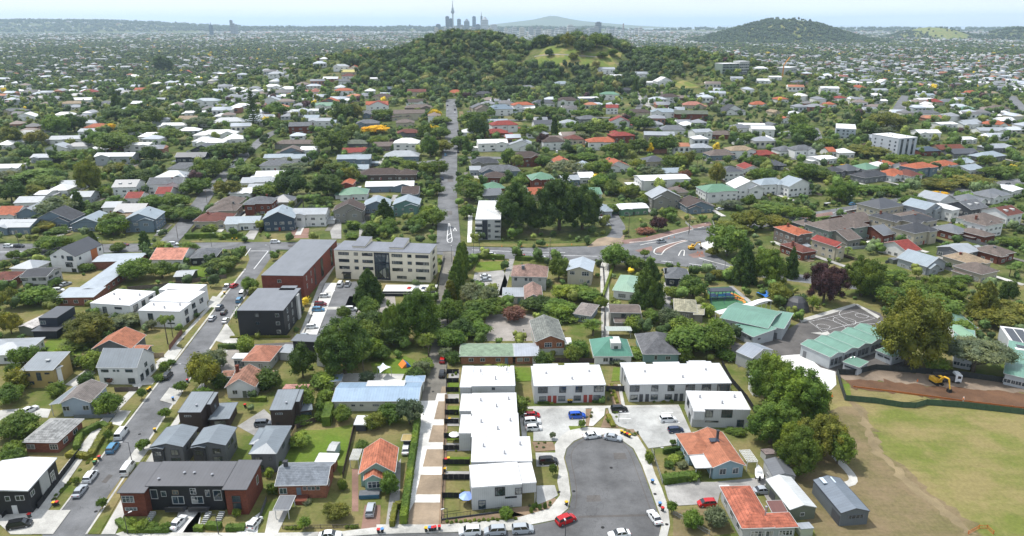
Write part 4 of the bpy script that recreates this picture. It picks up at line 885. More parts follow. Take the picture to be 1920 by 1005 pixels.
for pts, m_, nm in (([(505, 960), (545, 950), (520, 1003), (496, 1003)], 'light_concrete', 'driveway'), ([(684, 948), (714, 948), (712, 1000), (676, 1000)], 'brick_drive', 'driveway'), ([(660, 880), (672, 880), (672, 960), (660, 960)], 'brick_drive', 'garden_path'), ([(738, 880), (752, 860), (748, 990), (722, 994)], 'grey_concrete', 'driveway'),
                    ([(335, 960), (380, 940), (372, 1003), (322, 1003)], 'white_concrete', 'driveway'), ([(352, 985), (382, 950), (365, 1004), (340, 1004)], 'white_concrete', 'driveway'), ([(455, 985), (490, 960), (482, 1004), (440, 1004)], 'white_concrete', 'driveway'), ([(445, 800), (495, 768), (530, 800), (500, 830)], 'grey_concrete', 'shared_driveway'),
                    ([(0, 770), (60, 765), (96, 768), (90, 784), (40, 782), (0, 790)], 'light_concrete', 'driveway'), ([(122, 722), (166, 690), (180, 700), (140, 726)], 'light_concrete', 'driveway'), ([(640, 700), (758, 702), (752, 716), (636, 716)], 'light_concrete', 'kindergarten_yard'), ([(412, 655), (450, 650), (452, 700), (415, 704)], 'gravel_yard', 'yard'),
                    ([(912, 590), (1000, 590), (1006, 640), (905, 640)], 'gravel_yard', 'gravel_yard'), ([(890, 512), (944, 507), (952, 530), (945, 560), (900, 545), (886, 530)], 'grey_concrete', 'car_park'), ([(955, 486), (965, 486), (944, 555), (934, 555)], 'grey_concrete', 'driveway'), ([(1125, 492), (1142, 492), (1142, 640), (1128, 640)], 'light_concrete', 'shared_driveway'),
                    ([(632, 532), (668, 528), (684, 560), (668, 590), (650, 650), (586, 650)], 'asphalt', 'car_park'), ([(608, 531), (632, 531), (588, 650), (560, 650)], 'white_concrete', 'parking_bays'), ([(655, 556), (678, 556), (669, 580), (645, 580)], 'white_concrete', 'parking_bays'), ([(620, 500), (628, 500), (610, 530), (562, 650), (552, 650), (600, 530)], 'light_concrete', 'footpath'),
                    ([(665, 560), (740, 550), (745, 600), (670, 620)], 'gravel_yard', 'yard'), ([(1245, 530), (1256, 530), (1262, 600), (1240, 600)], 'grey_concrete', 'driveway'), ([(440, 648), (590, 640), (590, 650), (440, 656)], 'dark_asphalt', 'driveway'), ([(0, 935), (20, 928), (70, 962), (20, 985), (0, 985)], 'light_concrete', 'driveway')): S(nm, m_, pts, .158)
for x, w_ in ((612, 0), (603, 1), (594, 2), (586, 3), (577, 4)): S('parking_line', 'white_paint', [(x - 8, 545 + w_ * 22), (x + 16 - w_, 545 + w_ * 22), (x + 16 - w_, 546 + w_ * 22), (x - 8, 546 + w_ * 22)], .166)
S('crosswalk', 'light_concrete', [(598, 576), (650, 576), (648, 581), (596, 581)], .164)
# markings and red paving at the roundabout
ribbon('road_centre_line', 'white_paint', [(460, 480), (470, 466)], .3, .16, nw=1); ribbon('give_way_line', 'white_paint', [(470, 471), (503, 471)], .35, .16, nw=1); ribbon('lane_edge_line', 'white_paint', [(503, 471), (476, 505)], .3, .16, nw=1)
for a, b in (((885, 469), (960, 472)), ((975, 473), (1060, 474)), ((1000, 478), (1120, 481)), ((560, 463), (620, 463)), ((1240, 490), (1262, 492)), ((1292, 495), (1330, 500)), ((0, 473), (120, 470)), ((1400, 424), (1520, 408)), ((1540, 404), (1680, 380))): ribbon('lane_line', 'white_paint', [a, b], .35, .36 if a[0] > 1390 else .15, nw=1)
ribbon('flush_median_outline', 'white_paint', [(841, 420), (838, 450), (840, 457), (847, 457), (848, 450), (843, 420)], .3, .33, step=2, nw=1)
for a, b in (((838, 452), (847, 446)), ((838, 444), (845, 438)), ((850, 434), (856, 434)), ((850, 434), (853, 428)), ((856, 434), (853, 428))): ribbon('flush_median_bar', 'white_paint', [a, b], .3, .34, nw=1)
for pts in ([(1171, 458), (1225, 451), (1273, 437), (1335, 422), (1330, 416), (1270, 430), (1210, 445), (1165, 451)], [(1228, 474), (1232, 466), (1260, 456), (1290, 448), (1310, 444), (1270, 458), (1242, 474)], [(1190, 470), (1222, 462), (1224, 470), (1205, 476)], [(1290, 478), (1318, 470), (1322, 482), (1300, 484)], [(1500, 407), (1560, 398), (1562, 404), (1510, 413)]): S('red_paving', 'red_asphalt', pts, .142 if pts[0][0] < 1400 else .36)
for pts in ([(1226, 474), (1227, 467), (1256, 457), (1292, 449)], [(1240, 478), (1247, 468), (1270, 457), (1310, 446)], [(1272, 480), (1278, 468), (1284, 468), (1282, 480)], [(1226, 474), (1232, 479), (1240, 478)], [(1200, 460), (1215, 456), (1250, 452)], [(1310, 484), (1380, 503)], [(1180, 455), (1220, 452), (1262, 440), (1320, 425)]): ribbon('island_kerb', 'white_concrete', pts, .5, .15, step=2, nw=1)
S('concrete_apron', 'white_concrete', [(1296, 450), (1340, 430), (1350, 432), (1352, 455), (1328, 470)], .145)
S('dirt_yard', 'bare_soil', [(1120, 448), (1160, 438), (1172, 442), (1166, 458), (1100, 464)], .13); ribbon('side_driveway', 'asphalt', [(1150, 446), (1165, 430), (1150, 410), (1140, 385)], 7, .16)
for pts in ([(508, 440), (600, 438), (600, 452), (508, 451)], [(352, 452), (508, 449), (508, 454), (364, 455)], [(180, 452), (262, 452), (262, 457), (180, 457)], [(870, 455), (1000, 458), (1100, 456), (1100, 461), (989, 464), (870, 461)]): S('grass_verge', 'lawn', pts, .15)
S('footpath', 'white_concrete', [(878, 400), (886, 400), (884, 455), (876, 455)], .17); S('driveway', 'brick_drive', [(548, 430), (580, 428), (578, 447), (543, 447)], .16)
for pts in ([(618, 430), (630, 400), (640, 402), (640, 448), (622, 448)], [(672, 455), (676, 405), (683, 395), (688, 400), (684, 455)], [(456, 448), (478, 420), (490, 424), (476, 450)], [(1150, 480), (1168, 480), (1172, 560), (1158, 560)][:0] or [(690, 380), (740, 378), (746, 366), (700, 366)]): S('driveway', 'grey_concrete', pts, .165)
# more sunny lawns among the middle houses
for cx, cy, w_, h_ in ((1285, 405, 26, 14), (1325, 405, 30, 8), (1210, 250, 20, 8), (1282, 262, 14, 10), (1330, 240, 16, 5), (1165, 215, 20, 5), (1325, 348, 14, 8), (722, 368, 28, 7), (760, 210, 10, 20), (865, 215, 8, 18), (985, 222, 24, 5), (970, 232, 20, 6), (1140, 250, 10, 6), (300, 318, 14, 4), (1617, 365, 12, 6), (1600, 372, 30, 4), (530, 340, 14, 6), (1690, 455, 16, 6), (1730, 300, 16, 5), (1430, 440, 30, 5), (1180, 196, 14, 6), (1105, 232, 14, 4), (470, 370, 10, 4), (330, 385, 9, 4), (560, 395, 9, 4), (690, 340, 9, 3), (950, 380, 9, 4), (1010, 370, 8, 4), (1100, 260, 8, 4), (1380, 300, 12, 4), (1410, 330, 10, 3), (60, 395, 10, 4), (250, 425, 10, 4), (130, 440, 10, 4)):
    g = P(cx, cy); g2 = P(cx - w_ / 2, cy); W2 = (g2 - g).length; D2 = abs(P(cx, cy - h_ / 2).y - P(cx, cy + h_ / 2).y)
    a = Vector((math.cos(GRID), math.sin(GRID), 0)) * W2; ribbon('garden_lawn', 'lawn' if (cx + cy) % 3 else 'dry_grass', [(g.x - a.x, g.y - a.y), (g.x + a.x, g.y + a.y)], min(D2, 40), .22, px=False)
# hill pasture
for pts, w_ in (([(1004, 113), (1050, 111), (1110, 111), (1150, 114)], 44), ([(1012, 101), (1040, 98), (1080, 98)], 46), ([(1052, 76), (1080, 73), (1106, 75)], 38), ([(1130, 92), (1150, 98), (1165, 104)], 30), ([(1268, 155), (1280, 158), (1294, 166)], 26)): ribbon('hill_pasture', 'hill_grass', pts, w_, .45, step=6, nw=8)
ribbon('hill_track', 'gravel_yard', [(1002, 107), (1040, 103), (1080, 106), (1120, 108)], 2.5, .7)
ribbon('hill_path', 'light_concrete', [(1108, 148), (1114, 160), (1120, 176)], 4, .35)
# ================================================================ BUILDINGS OF THE NEAR BLOCKS
HR = []                                        # footprints used to keep scattered trees off roofs
def W_(FL, FR, BR, h, k='gy', p=None, **kw):
    d = rect(FL, FR, BR, h, base=0.0); d['k'] = k
    if p is not None: d['p'] = p
    d.update(kw); return d
def sub(w, x0, x1, y0, y1, **kw):
    """a wing that takes the fractions x0..x1, y0..y1 of the rectangle w"""
    cx, cy = ((x0 + x1) / 2 - .5) * w['W'], ((y0 + y1) / 2 - .5) * w['D']; c = xf((w['c'][0], w['c'][1]), w['rot'], (cx, cy, 0))
    d = dict(w); d.update(c=(c.x, c.y), W=(x1 - x0) * w['W'], D=(y1 - y0) * w['D']); d.update(kw); return d
MEM = ('membrane', (.60, .60, .60))
def near(name, label, cat, wings, **k):
    for w in wings: HR.append((w['c'][0], w['c'][1], max(w['W'], w['D']) / 2))
    if k.get('roof') == MEM and k.get('extra') is None:
        w = wings[0]; k['extra'] = lambda r: [add_box(r, 'roof_vent', 'alloy', 'lg', u * w['W'] - .2, v * w['D'] - .2, w['h'] - .1, u * w['W'] + .25, v * w['D'] + .25, w['h'] + .85) for u, v in ((-.3, .1), (.05, -.2), (.32, .15))]
    if k.get('roof') == MEM: k['gutter'] = wings[0]['k'] != 'flat'
    return house(name, label, cat, wings, **k)
BV = ('brick', 'br')
def vents(ws, pts, m='alloy'):
    def f(root):
        r0 = root.rotation_euler[2]
        for u, v, z in pts:
            mb = MB(); mb.cyl((0, 0, 0), .22, .22, .25, 10); mb.cyl((0, 0, .25), .32, .1, .16, 10); build(mb, 'roof_vent', m, root, loc=((u - .5) * ws['W'], (v - .5) * ws['D'], z))
    return f
def chimney(x, y, z0, z1, col='br', m='brick', w=.8):
    def f(root):
        mb = MB(); mb.box(x - w / 2, y - w / 2, z0, x + w / 2, y + w / 2, z1); mb.box(x - w / 2 - .1, y - w / 2 - .1, z1 - .15, x + w / 2 + .1, y + w / 2 + .1, z1 + .02, True, True); build(mb, 'chimney', m, root, pc(col))
    return f
def many(*fs):
    def f(root):
        for g in fs: g(root)
    return f
# --- brick and black terrace at the bottom left
wl = W_((219, 924), (270, 924), (310, 870), 6.3, 'mb', .05, wall=BV, ov=.35); wm_ = W_((272, 911), (418, 911), (448, 868), 6.5, 'mb', .05, ov=.3); wr = W_((416, 918), (462, 918), (497, 866), 6.7, 'mb', .05, wall=BV, ov=.35)
near('terrace_building', 'long brick and black terrace with one wide dark grey roof on the street corner', 'terraced house', [wm_, wl, wr], wall=('vertical_cladding', 'bk'), roof=('metal_roof', (.10, .10, .11)), trim='dg', frame='dg',
     wins=[(1, 'f', .3, 3.6, 2.6, 1.7, 'w3', 'gw'), (1, 'f', .35, 1.6, 2.6, .8, 'w3', 'gw'), (2, 'f', .5, 3.3, 1.8, 1.6, 'wg', 'dg'), (2, 'f', .5, 1.4, 1.8, 1.7, 'w2', 'bk')] +
          [(0, 'f', .07, 3.0, 1.5, 2.4, 'w1', 'gw'), (0, 'f', .2, 3.6, 1.1, 1.4, 'w1', 'gw'), (0, 'f', .36, 4.2, 1.3, 1., 'wg', 'tn'), (0, 'f', .38, 1.7, 2.6, 2.0, 'w2', 'gw'), (0, 'f', .6, 4.2, 1.3, 1.5, 'wg', 'wh'), (0, 'f', .64, 1.8, 2.6, 1.9, 'w2', 'gw'), (0, 'f', .79, 3.6, 1., 1.7, 'w1', 'gw'), (0, 'f', .92, 2.6, 1.8, 2.7, 'w1', 'gw'), (2, 'r', .7, 3.2, 1.2, 2, 'w1', 'gw')],
     extra=many(vents(wm_, ((.12, .25, 6.7), (.4, .5, 6.8), (.53, .5, 6.8), (.78, .42, 6.8))), lambda r: [add_box(r, 'balcony', 'paint', 'dg', x, -wm_['D'] / 2 - 1.6, 1.0, x + 4.0, -wm_['D'] / 2 + .1, 1.2) and add_box(r, 'balcony_rail', 'paint', 'bk', x, -wm_['D'] / 2 - 1.6, 1.2, x + 4.0, -wm_['D'] / 2 - 1.5, 2.1) for x in (-wm_['W'] * .25, wm_['W'] * .05)],
                lambda r: [add_box(r, 'stairs', 'concrete_part', 'gw', x - .6, -wm_['D'] / 2 - 4.4 + i * .5, .1, x + .6, -wm_['D'] / 2 - 4.15 + i * .5, .2 + .12 * i) for x in (wm_['W'] * .3, wm_['W'] * .47, -wm_['W'] * .42) for i in range(7)]))
# --- three grey townhouses
for i, (q, lab) in enumerate((((((281, 838), (343, 838), (368, 801))), 'dark-based grey townhouse, leftmost of the three below the dark box house'), ((((358, 836), (423, 835), (442, 801))), 'dark-based grey townhouse, middle one of the three behind the brick terrace'))):
    w = W_(*q, 5.6, 'gy', .24, ov=.35)
    near('townhouse', lab, 'house', [w, sub(w, .0, .42, -.06, .3, h=5.3, p=.2, wall=('weatherboard', 'dg'))], wall=('vertical_cladding', 'gy'), roof=('metal_roof', 'gx'), trim='dg', frame='dg', group='grey townhouses behind the brick terrace',
         wins=[(0, 'f', .72, 3.1, 1.9, 1.5, 'wg'), (1, 'f', .5, 3.1, 1.9, 1.4, 'w3'), (0, 'f', .72, .5, 2.2, 1.9, 'w2'), (0, 'r', .3, 3.3, 1.4, 1.1), (0, 'r', .6, 3.3, 1.4, 1.1), (0, 'r', .85, 1.0, 1.4, 1.1), (1, 'f', .5, .2, .9, 2., 'door', 'dg')])
w = W_((466, 851), (518, 851), (538, 798), 5.4, 'hip', .28, ov=.4)
near('townhouse', 'grey hipped townhouse beside the tan boundary fence, rightmost of three', 'house', [w, sub(w, -.22, .3, .35, .95, h=5.2)], wall=('plaster', 'gy'), roof=('metal_roof', 'gx'), trim='gy', frame='dg', group='grey townhouses behind the brick terrace', wins=[(0, 'f', .3, 3.6, 1.8, .7, 'w3'), (0, 'f', .78, 3.4, .7, .9, 'w1'), (0, 'f', .3, .9, 1.8, 1.2, 'w2'), (1, 'f', .3, .8, 1.6, 1.2, 'w2'), (0, 'r', .5, 3.2, 1.4, 1.1)])
# --- the two dark box houses
for q, q2, lab in ((((333, 773), (376, 773), (399, 741)), ((390, 787), (430, 785), (446, 754)), 'dark box house with grey sloping roof and wide lower roof wing to its right'), (((505, 769), (547, 768), (568, 736)), ((560, 772), (586, 768), (594, 749)), 'dark box house with patterned grey roof beside the tall green hedge')):
    w = W_(*q, 6.0, 'mb', .12, ov=.12); w2 = W_(*q2, 3.1, 'flat', wall=('timber', 'dn')); w3 = sub(w, .8, 1.2, .4, 1.0, h=6.3)
    near('box_house', lab, 'house', [w, w2, w3], wall=('vertical_cladding', (.055, .038, .034)), roof=('metal_roof', 'gx'), trim='dg', frame='dg', wins=[(0, 'f', .4, 4.6, 1.8, .5, 'w3', 'gw'), (2, 'r', .5, 3.5, 1.2, 1.6, 'w2'), (1, 'f', .5, .2, 3.0, 2.2, 'w2'), (0, 'f', .3, .2, 1., 2.1, 'door', 'bk')],
         extra=lambda r: build((lambda m: (m.cyl((0, 0, 0), .3, .3, .3, 10), m)[1])(MB()), 'roof_vent', 'alloy', r, loc=(w['W'] * .15, -w['D'] * .2, 6.5)))
# --- white weatherboard gable houses in the middle left
w = W_((421, 727), (479, 726), (492, 697), 3.6, 'gy', .62, ov=.4); w2 = W_((414, 706), (436, 706), (440, 694), 3.3, 'gx', .4); w3 = W_((489, 706), (512, 707), (517, 695), 3.0, 'gx', .3)
near('cottage', 'white weatherboard cottage with faded red tile gable roof near the leafy kerb tree', 'house', [w, w2, w3], roof=('old_tile_roof', (.34, .17, .115)), wins=[(0, 'f', .28, 1.3, 1.4, 1.3, 'w2'), (0, 'f', .62, .2, 1.1, 2.1, 'door', 'gg'), (0, 'r', .4, 1.2, 1.3, 1.2), (1, 'f', .5, 1.2, 1.4, 1.3), (2, 'f', .5, 1.3, 1.4, .8)], extra=chimney(-3.2, 3.5, 3, 6.4))
w = W_((453, 677), (506, 678), (519, 648), 3.5, 'hip', .5, ov=.5)
near('cottage', 'cream cottage with bright orange hipped tile roof beside white garage', 'house', [w], roof=('tile_roof', (.46, .19, .12)), wall=('plaster', 'gw'), wins=[(0, 'f', .65, 1.0, 1.5, 1.5, 'w2'), (0, 'f', .25, 1.0, 1.2, 1.2, 'w2'), (0, 'r', .5, 1, 1.4, 1.2)])
w = W_((519, 660), (545, 662), (546, 646), 3.0, 'flat'); near('garage', 'small white flat-roofed garage behind the orange-roofed cottage', 'garage', [w], wall=('plaster', 'gw'), roof=('metal_roof', 'lg'), wins=[(0, 'f', .5, .1, 2.6, 2.1, 'garage', 'wh')])
w = W_((434, 672), (459, 672), (461, 662), 3.2, 'flat'); near('garden_pavilion', 'little white flat-roofed pavilion left of the orange hipped cottage', 'pavilion', [w], roof=('membrane', 'wh'), wins=[(0, 'f', .2, .3, 1.1, 2, 'w2'), (0, 'f', .5, .3, 1.1, 2, 'w2'), (0, 'f', .8, .3, 1.1, 2, 'w2')])
w = W_((526, 733), (573, 733), (584, 718), 2.6, 'mf', .08); near('old_shed', 'rusty red and white corrugated shed behind the patterned-roof dark house', 'shed', [w], roof=('old_tile_roof', (.5, .26, .22)), wall=('paint', 'gy'), gutter=False)
w = W_((545, 639), (594, 641), (604, 628), 6.5, 'flat'); w2 = W_((587, 650), (606, 652), (622, 630), 6.8, 'flat', wall=('plaster', 'wh'))
near('modern_house', 'dark-topped modern house with grey roof half behind the big trees', 'house', [w, w2], wall=('vertical_cladding', 'bk'), roof=('metal_roof', 'gy'), trim='gy', wins=[(1, 'f', .5, 3.4, 1, 2, 'w1'), (0, 'f', .4, 3.2, 2.5, 1.6, 'w2')])
# --- kindergarten with the long blue roof
w = W_((622, 753), (785, 752), (795, 716), 3.3, 'gx', .22, ov=.4); w2 = W_((758, 716), (795, 716), (797, 704), 3.4, 'hip', .3)
near('kindergarten', 'long cream kindergarten hall under a pale blue metal roof', 'kindergarten', [w, w2], roof=('metal_roof', (.30, .42, .56)), wall=('plaster', (.60, .60, .52)), wins=[(0, 'f', u, 1.6, 1.1, .6, 'w2', 'gw') for u in (.1, .23, .33)] + [(0, 'f', .5, 1.6, 1.8, .6, 'w3', 'gw'), (0, 'f', .68, 1.0, 2.4, 1.3, 'w3', 'gw'), (0, 'f', .87, 1.4, 1.6, .8, 'w2', 'gw'), (0, 'r', .4, 1, 1.4, 1.1)],
     extra=lambda r: add_box(r, 'roof_panel', 'membrane', 'wh', -w['W'] * .16, w['D'] * .12, 4.15, w['W'] * .3, w['D'] * .42, 4.3))
w = W_((600, 716), (640, 714), (652, 698), 3., 'mf', .1); near('store_shed', 'blue lean-to store behind the left end of the kindergarten', 'shed', [w], roof=('metal_roof', (.28, .38, .5)))
# --- brick house with grey tiles
w = W_((515, 911), (613, 909), (625, 866), 3.9, 'gx', .42, ov=.5); w2 = W_((590, 866), (628, 867), (632, 850), 3.1, 'flat', roof=('membrane', 'wh')); w3 = W_((512, 956), (542, 956), (550, 929), 2.7, 'flat', nowall=True, roof=('metal_roof', 'gy'))
near('brick_house', 'red brick house with grey tiled roof and carport facing the street', 'house', [w, w2, w3], wall=('brick', (.33, .13, .075)), roof=('tile_roof', (.23, .255, .29)), wins=[(0, 'f', .1, 1.4, 1.7, 1.6, 'w2'), (0, 'f', .43, 1.0, 1.0, 2.0, 'door', 'bl')] + [(0, 'f', u, 2.3, .8, .9, 'w1') for u in (.56, .66, .74, .84)] + [(0, 'r', .4, 1.4, 1.4, 1.2)],
     extra=many(chimney(-w['W'] * .38, w['D'] * .05, 4, 7, 'dg'), lambda r: add_box(r, 'porch', 'brick', 'br', -w['W'] * .1, -w['D'] / 2 - 1.8, .1, w['W'] * .12, -w['D'] / 2 + .5, 1.1)))
# --- green house with orange-red gable roof
w = W_((672, 889), (741, 886), (750, 839), 3.7, 'gy', .68, ov=.4); w2 = W_((681, 901), (719, 899), (722, 884), 3.4, 'gy', .62, ov=.3); GRN = ('weatherboard', (.27, .42, .36))
near('green_cottage', 'green weatherboard cottage with weathered orange-red tile gable roof and porch', 'house', [w, w2], wall=GRN, roof=('old_tile_roof', (.50, .17, .095)), wins=[(1, 'f', .52, 1.1, 3.0, 1.7, 'w3'), (0, 'f', .16, 1.3, .9, .9, 'w1', 'db'), (0, 'r', .4, 1.2, 1.4, 1.2), (0, 'r', .75, 1.2, 1.4, 1.2)],
     extra=lambda r: (add_box(r, 'deck', 'concrete_part', 'gy', -w['W'] * .45, -w['D'] / 2 - 4.3, .1, w['W'] * .1, -w['D'] / 2 - 2.4, 1.15), add_box(r, 'garage_door', 'paint', (.03, .10, .17), -w['W'] * .44, -w['D'] / 2 - 4.38, .15, w['W'] * .09, -w['D'] / 2 - 4.31, 1.1)))
w = W_((663, 796), (688, 796), (694, 779), 2.4, 'flat'); near('garden_shed', 'white flat-topped shed behind the green cottage next to bushes', 'shed', [w], wall=('plaster', 'dg'), roof=('membrane', 'wh'))
w = W_((612, 845), (628, 846), (630, 828), 2.3, 'gx', .2, ov=.1); near('garden_shed', 'pale metal garden shed standing alone on the bright green lawn', 'shed', [w], wall=('vertical_cladding', (.42, .55, .52)), roof=('metal_roof', 'gw'), gutter=False)
w = W_((752, 826), (770, 826), (772, 812), 2.4, 'mf', .1); near('garage', 'small flat mossy garage behind the white car by the long hedge', 'garage', [w], wall=('plaster', 'dg'), roof=('metal_roof', 'yh'))
# --- white townhouse column
TW = ('vertical_cladding', (.56, .57, .57))
cw = [W_((884, 724), (966, 723), (961, 680), 6.2, 'mf', .07, ov=.05), W_((883, 775), (970, 774), (967, 736), 5.9, 'flat', ov=.05), W_((883, 819), (974, 818), (971, 774), 5.92, 'flat', ov=.05)]
ce = [W_((862, 726), (884, 726), (885, 686), 5.6, 'flat', ov=.05), W_((861, 770), (883, 770), (884, 738), 5.2, 'flat', ov=.05), W_((860, 812), (883, 812), (884, 777), 5.1, 'flat', ov=.05)]
for i, nm in enumerate(('farthest', 'second farthest', 'middle')):
    near('townhouse', 'white-roofed townhouse, %s of the five stepping back beside the soil strips' % nm, 'townhouse', [cw[i], ce[i]], wall=TW, roof=MEM, trim='wh', gutter=False, frame='dg', group='white townhouses in the stepped row', wins=[(0, 'f', .5, 5.0, .9, .7, 'w1'), (1, 'l', .5, 1, 2.2, 2.1, 'w2'), (1, 'l', .5, 3.8, 1.6, 1.2, 'w2'), (0, 'r', .5, 3.6, 1.6, 1.4, 'w2')])
u4 = W_((883, 866), (998, 864), (996, 818), 5.95, 'flat', ov=.05); u5 = W_((884, 914), (979, 907), (977, 865), 5.97, 'flat', ov=.05); u5b = W_((979, 906), (1006, 904), (1003, 866), 5.6, 'flat', ov=.05)
u5c = dict(u5b); u5c.update(z0=3.0)
near('townhouse', 'white-roofed townhouse, second nearest of the stepped row by the cul-de-sac', 'townhouse', [u4], wall=TW, roof=MEM, gutter=False, frame='dg', group='white townhouses in the stepped row', wins=[(0, 'l', .4, .6, 2.4, 2.1, 'w2'), (0, 'l', .5, 3.8, 1.6, 1.2, 'w2'), (0, 'r', .6, .1, 2.6, 2.3, 'garage', 'gy')])
near('townhouse', 'nearest white townhouse of the stepped row with barred upper window and corner post', 'townhouse', [u5, u5c], wall=TW, roof=MEM, gutter=False, frame='dg', group='white townhouses in the stepped row', wins=[(0, 'f', .56, 3.3, 2.2, 2.2, 'w4', 'bk'), (0, 'f', .2, .3, 1.6, 2.2, 'wg', 'db'), (0, 'f', .78, 2.5, 2.6, .45, 'w2'), (0, 'f', .93, 3.3, 1.5, 1.7, 'wg', 'dg'), (0, 'l', .5, .4, 2.4, 2.1, 'w2'), (0, 'r', .3, .3, 1., 2.1, 'door', 'dg')],
     extra=lambda r: add_box(r, 'corner_post', 'paint', 'wh', u5['W'] / 2 + u5b['W'] - .25, -u5['D'] / 2 + .9, 0, u5['W'] / 2 + u5b['W'] - .1, -u5['D'] / 2 + 1.05, 3.0))
# --- white terraces round the courts
w = W_((1001, 724), (1136, 721), (1124, 686), 5.6, 'mb', .035, ov=.15); xs_ = lambda y0: [(0, 'f', u, y0, a, b, k, 'dg') for u, a, b, k in ()]
near('terrace_building', 'white-roofed terrace of four homes with dark red doors above the left court', 'terraced house', [w, sub(w, .04, .40, .9, 1.16), sub(w, .5, .86, .9, 1.16)], wall=TW, roof=MEM, gutter=False, frame='dg',
     wins=[(0, 'f', .12, 3.3, 2.7, 1.9, 'w3'), (0, 'f', .40, 3.3, 1.9, 1.9, 'wg'), (0, 'f', .63, 3.3, 1.9, 1.9, 'wg'), (0, 'f', .91, 3.3, 2.7, 1.9, 'w3'), (0, 'f', .12, .7, 2.0, 1.6, 'w2'), (0, 'f', .39, .7, 2.0, 1.6, 'wg'), (0, 'f', .61, .7, 2.0, 1.6, 'wg'), (0, 'f', .89, .7, 2.0, 1.6, 'wg')] + [(0, 'f', u, .2, 1.0, 2.3, 'door', (.12, .012, .016)) for u in (.22, .295, .725, .80)][:0] +
          [(0, 'f', u, .15, 1.0, 2.3, 'door', 'rd') for u in (.215, .29, .725, .80)])
w = W_((1180, 721), (1372, 718), (1351, 683), 5.6, 'mb', .035, ov=.15)
near('terrace_building', 'longest white-roofed terrace with dark doors above the right court', 'terraced house', [w, sub(w, -.01, .25, .9, 1.16), sub(w, .33, .60, .9, 1.16), sub(w, .68, .93, .9, 1.16)], wall=TW, roof=MEM, gutter=False, frame='dg',
     wins=[(0, 'f', .05, 3.3, 2.7, 1.9, 'w3'), (0, 'f', .25, 3.3, 1.9, 1.9, 'wg'), (0, 'f', .41, 3.3, 1.9, 1.9, 'wg'), (0, 'f', .6, 3.0, 2.6, 2.3, 'w4', 'dn'), (0, 'f', .76, 3.0, 2.6, 2.3, 'w4', 'dn'), (0, 'f', .93, 3.0, 3.6, 2.3, 'w4', 'dn'), (0, 'f', .05, .7, 2., 1.6, 'w2'), (0, 'f', .25, .7, 2., 1.6, 'wg'), (0, 'f', .39, .7, 2., 1.6, 'wg'), (0, 'f', .72, .7, 2., 1.6, 'wg')] + [(0, 'f', u, .15, 1.0, 2.3, 'door', 'dg') for u in (.12, .18, .465, .52, .8, .86)] + [(0, 'l', .4, 3.2, 1.4, 1.5)])
w = W_((1299, 766), (1408, 768), (1386, 734), 5.6, 'flat', ov=.1); w2 = sub(w, -.0, .2, -.12, .2, h=5.5, z0=2.9)
near('townhouse', 'white detached townhouse with barred window beside the big trees', 'townhouse', [w, w2], wall=TW, roof=MEM, gutter=False, frame='dg', wins=[(0, 'f', .29, 3.1, 1.9, 2.0, 'wg'), (0, 'f', .6, 3.1, 2.8, 2.3, 'w4', 'bk'), (0, 'f', .85, .4, 1.8, 2.1, 'wg'), (0, 'f', .35, 1.6, 3.4, .5, 'w2'), (0, 'l', .4, 3.0, 2.4, 2.1, 'w2'), (0, 'l', .7, .5, 2.4, 2.1, 'w2')])
# --- orange-roofed blue house, red-roofed house, sheds
w = W_((1336, 877), (1399, 873), (1369, 809), 3.5, 'gy', .42, ov=.45); w2 = W_((1291, 853), (1345, 849), (1336, 808), 3.4, 'hip', .42, ov=.45); w3 = W_((1304, 877), (1336, 876), (1322, 849), 3.2, 'flat', nowall=True, roof=('membrane', 'wh'))
near('blue_cottage', 'pale blue cottage with bright orange tile roof and white porch canopy', 'house', [w, w2, w3], wall=('weatherboard', (.28, .40, .45)), roof=('tile_roof', (.47, .18, .10)), wins=[(0, 'f', .32, 1.2, 1.6, 1.6, 'w2'), (0, 'f', .75, 1.2, 1.5, 1.6, 'w2'), (1, 'l', .3, 1.2, 1.4, 1.4), (1, 'l', .7, 1.2, 1.4, 1.4)],
     extra=many(chimney(w['W'] * .1, w['D'] * .18, 4.5, 7.0, 'dg', w=.5), lambda r: add_box(r, 'solar_heater', 'gloss', (.03, .035, .05), -1.6, .6, 5.1, .6, 2.2, 5.25), lambda r: [add_box(r, 'steps', 'concrete_part', 'st', -w['W'] / 2 - 3.2 - i * .35, -w['D'] / 2 - .4, .1, -w['W'] / 2 - 2.85 - i * .35, -w['D'] / 2 + 1.6, .9 - i * .2) for i in range(4)]))
w = W_((1397, 862), (1423, 862), (1409, 844), 2.8, 'flat'); 
def lattice(FL, FR, BR, h, label, n=8):
    w = rect(FL, FR, BR, h, 0.); r = link('pergola', None, loc=(w['c'][0], w['c'][1], 0), rot=w['rot']); a, b = w['W'] / 2, w['D'] / 2; mb, pm = MB(), MB()
    for i in range(n): y = -b + 2 * b * i / (n - 1); mb.box(-a, y - .06, h - .12, a, y + .06, h, True, True)
    for i in range(n): x = -a + 2 * a * i / (n - 1); mb.box(x - .05, -b, h + .004, x + .05, b, h + .09, True, True)
    for sx in (-1, 1):
        for sy in (-1, 1): pm.box(sx * (a - .1) - .07, sy * (b - .1) - .07, 0, sx * (a - .1) + .07, sy * (b - .1) + .07, h - .12)
    build(mb, 'roof_slats', 'paint', r, (.62, .62, .6)); build(pm, 'post', 'paint', r, (.62, .62, .6)); tag(r, label, 'pergola')
lattice((1401, 866), (1421, 865), (1408, 843), 2.8, 'white lattice pergola at the right side of the blue cottage')
lattice((655, 862), (672, 862), (676, 842), 2.4, 'dark slatted garden pergola left of the green cottage', 9)
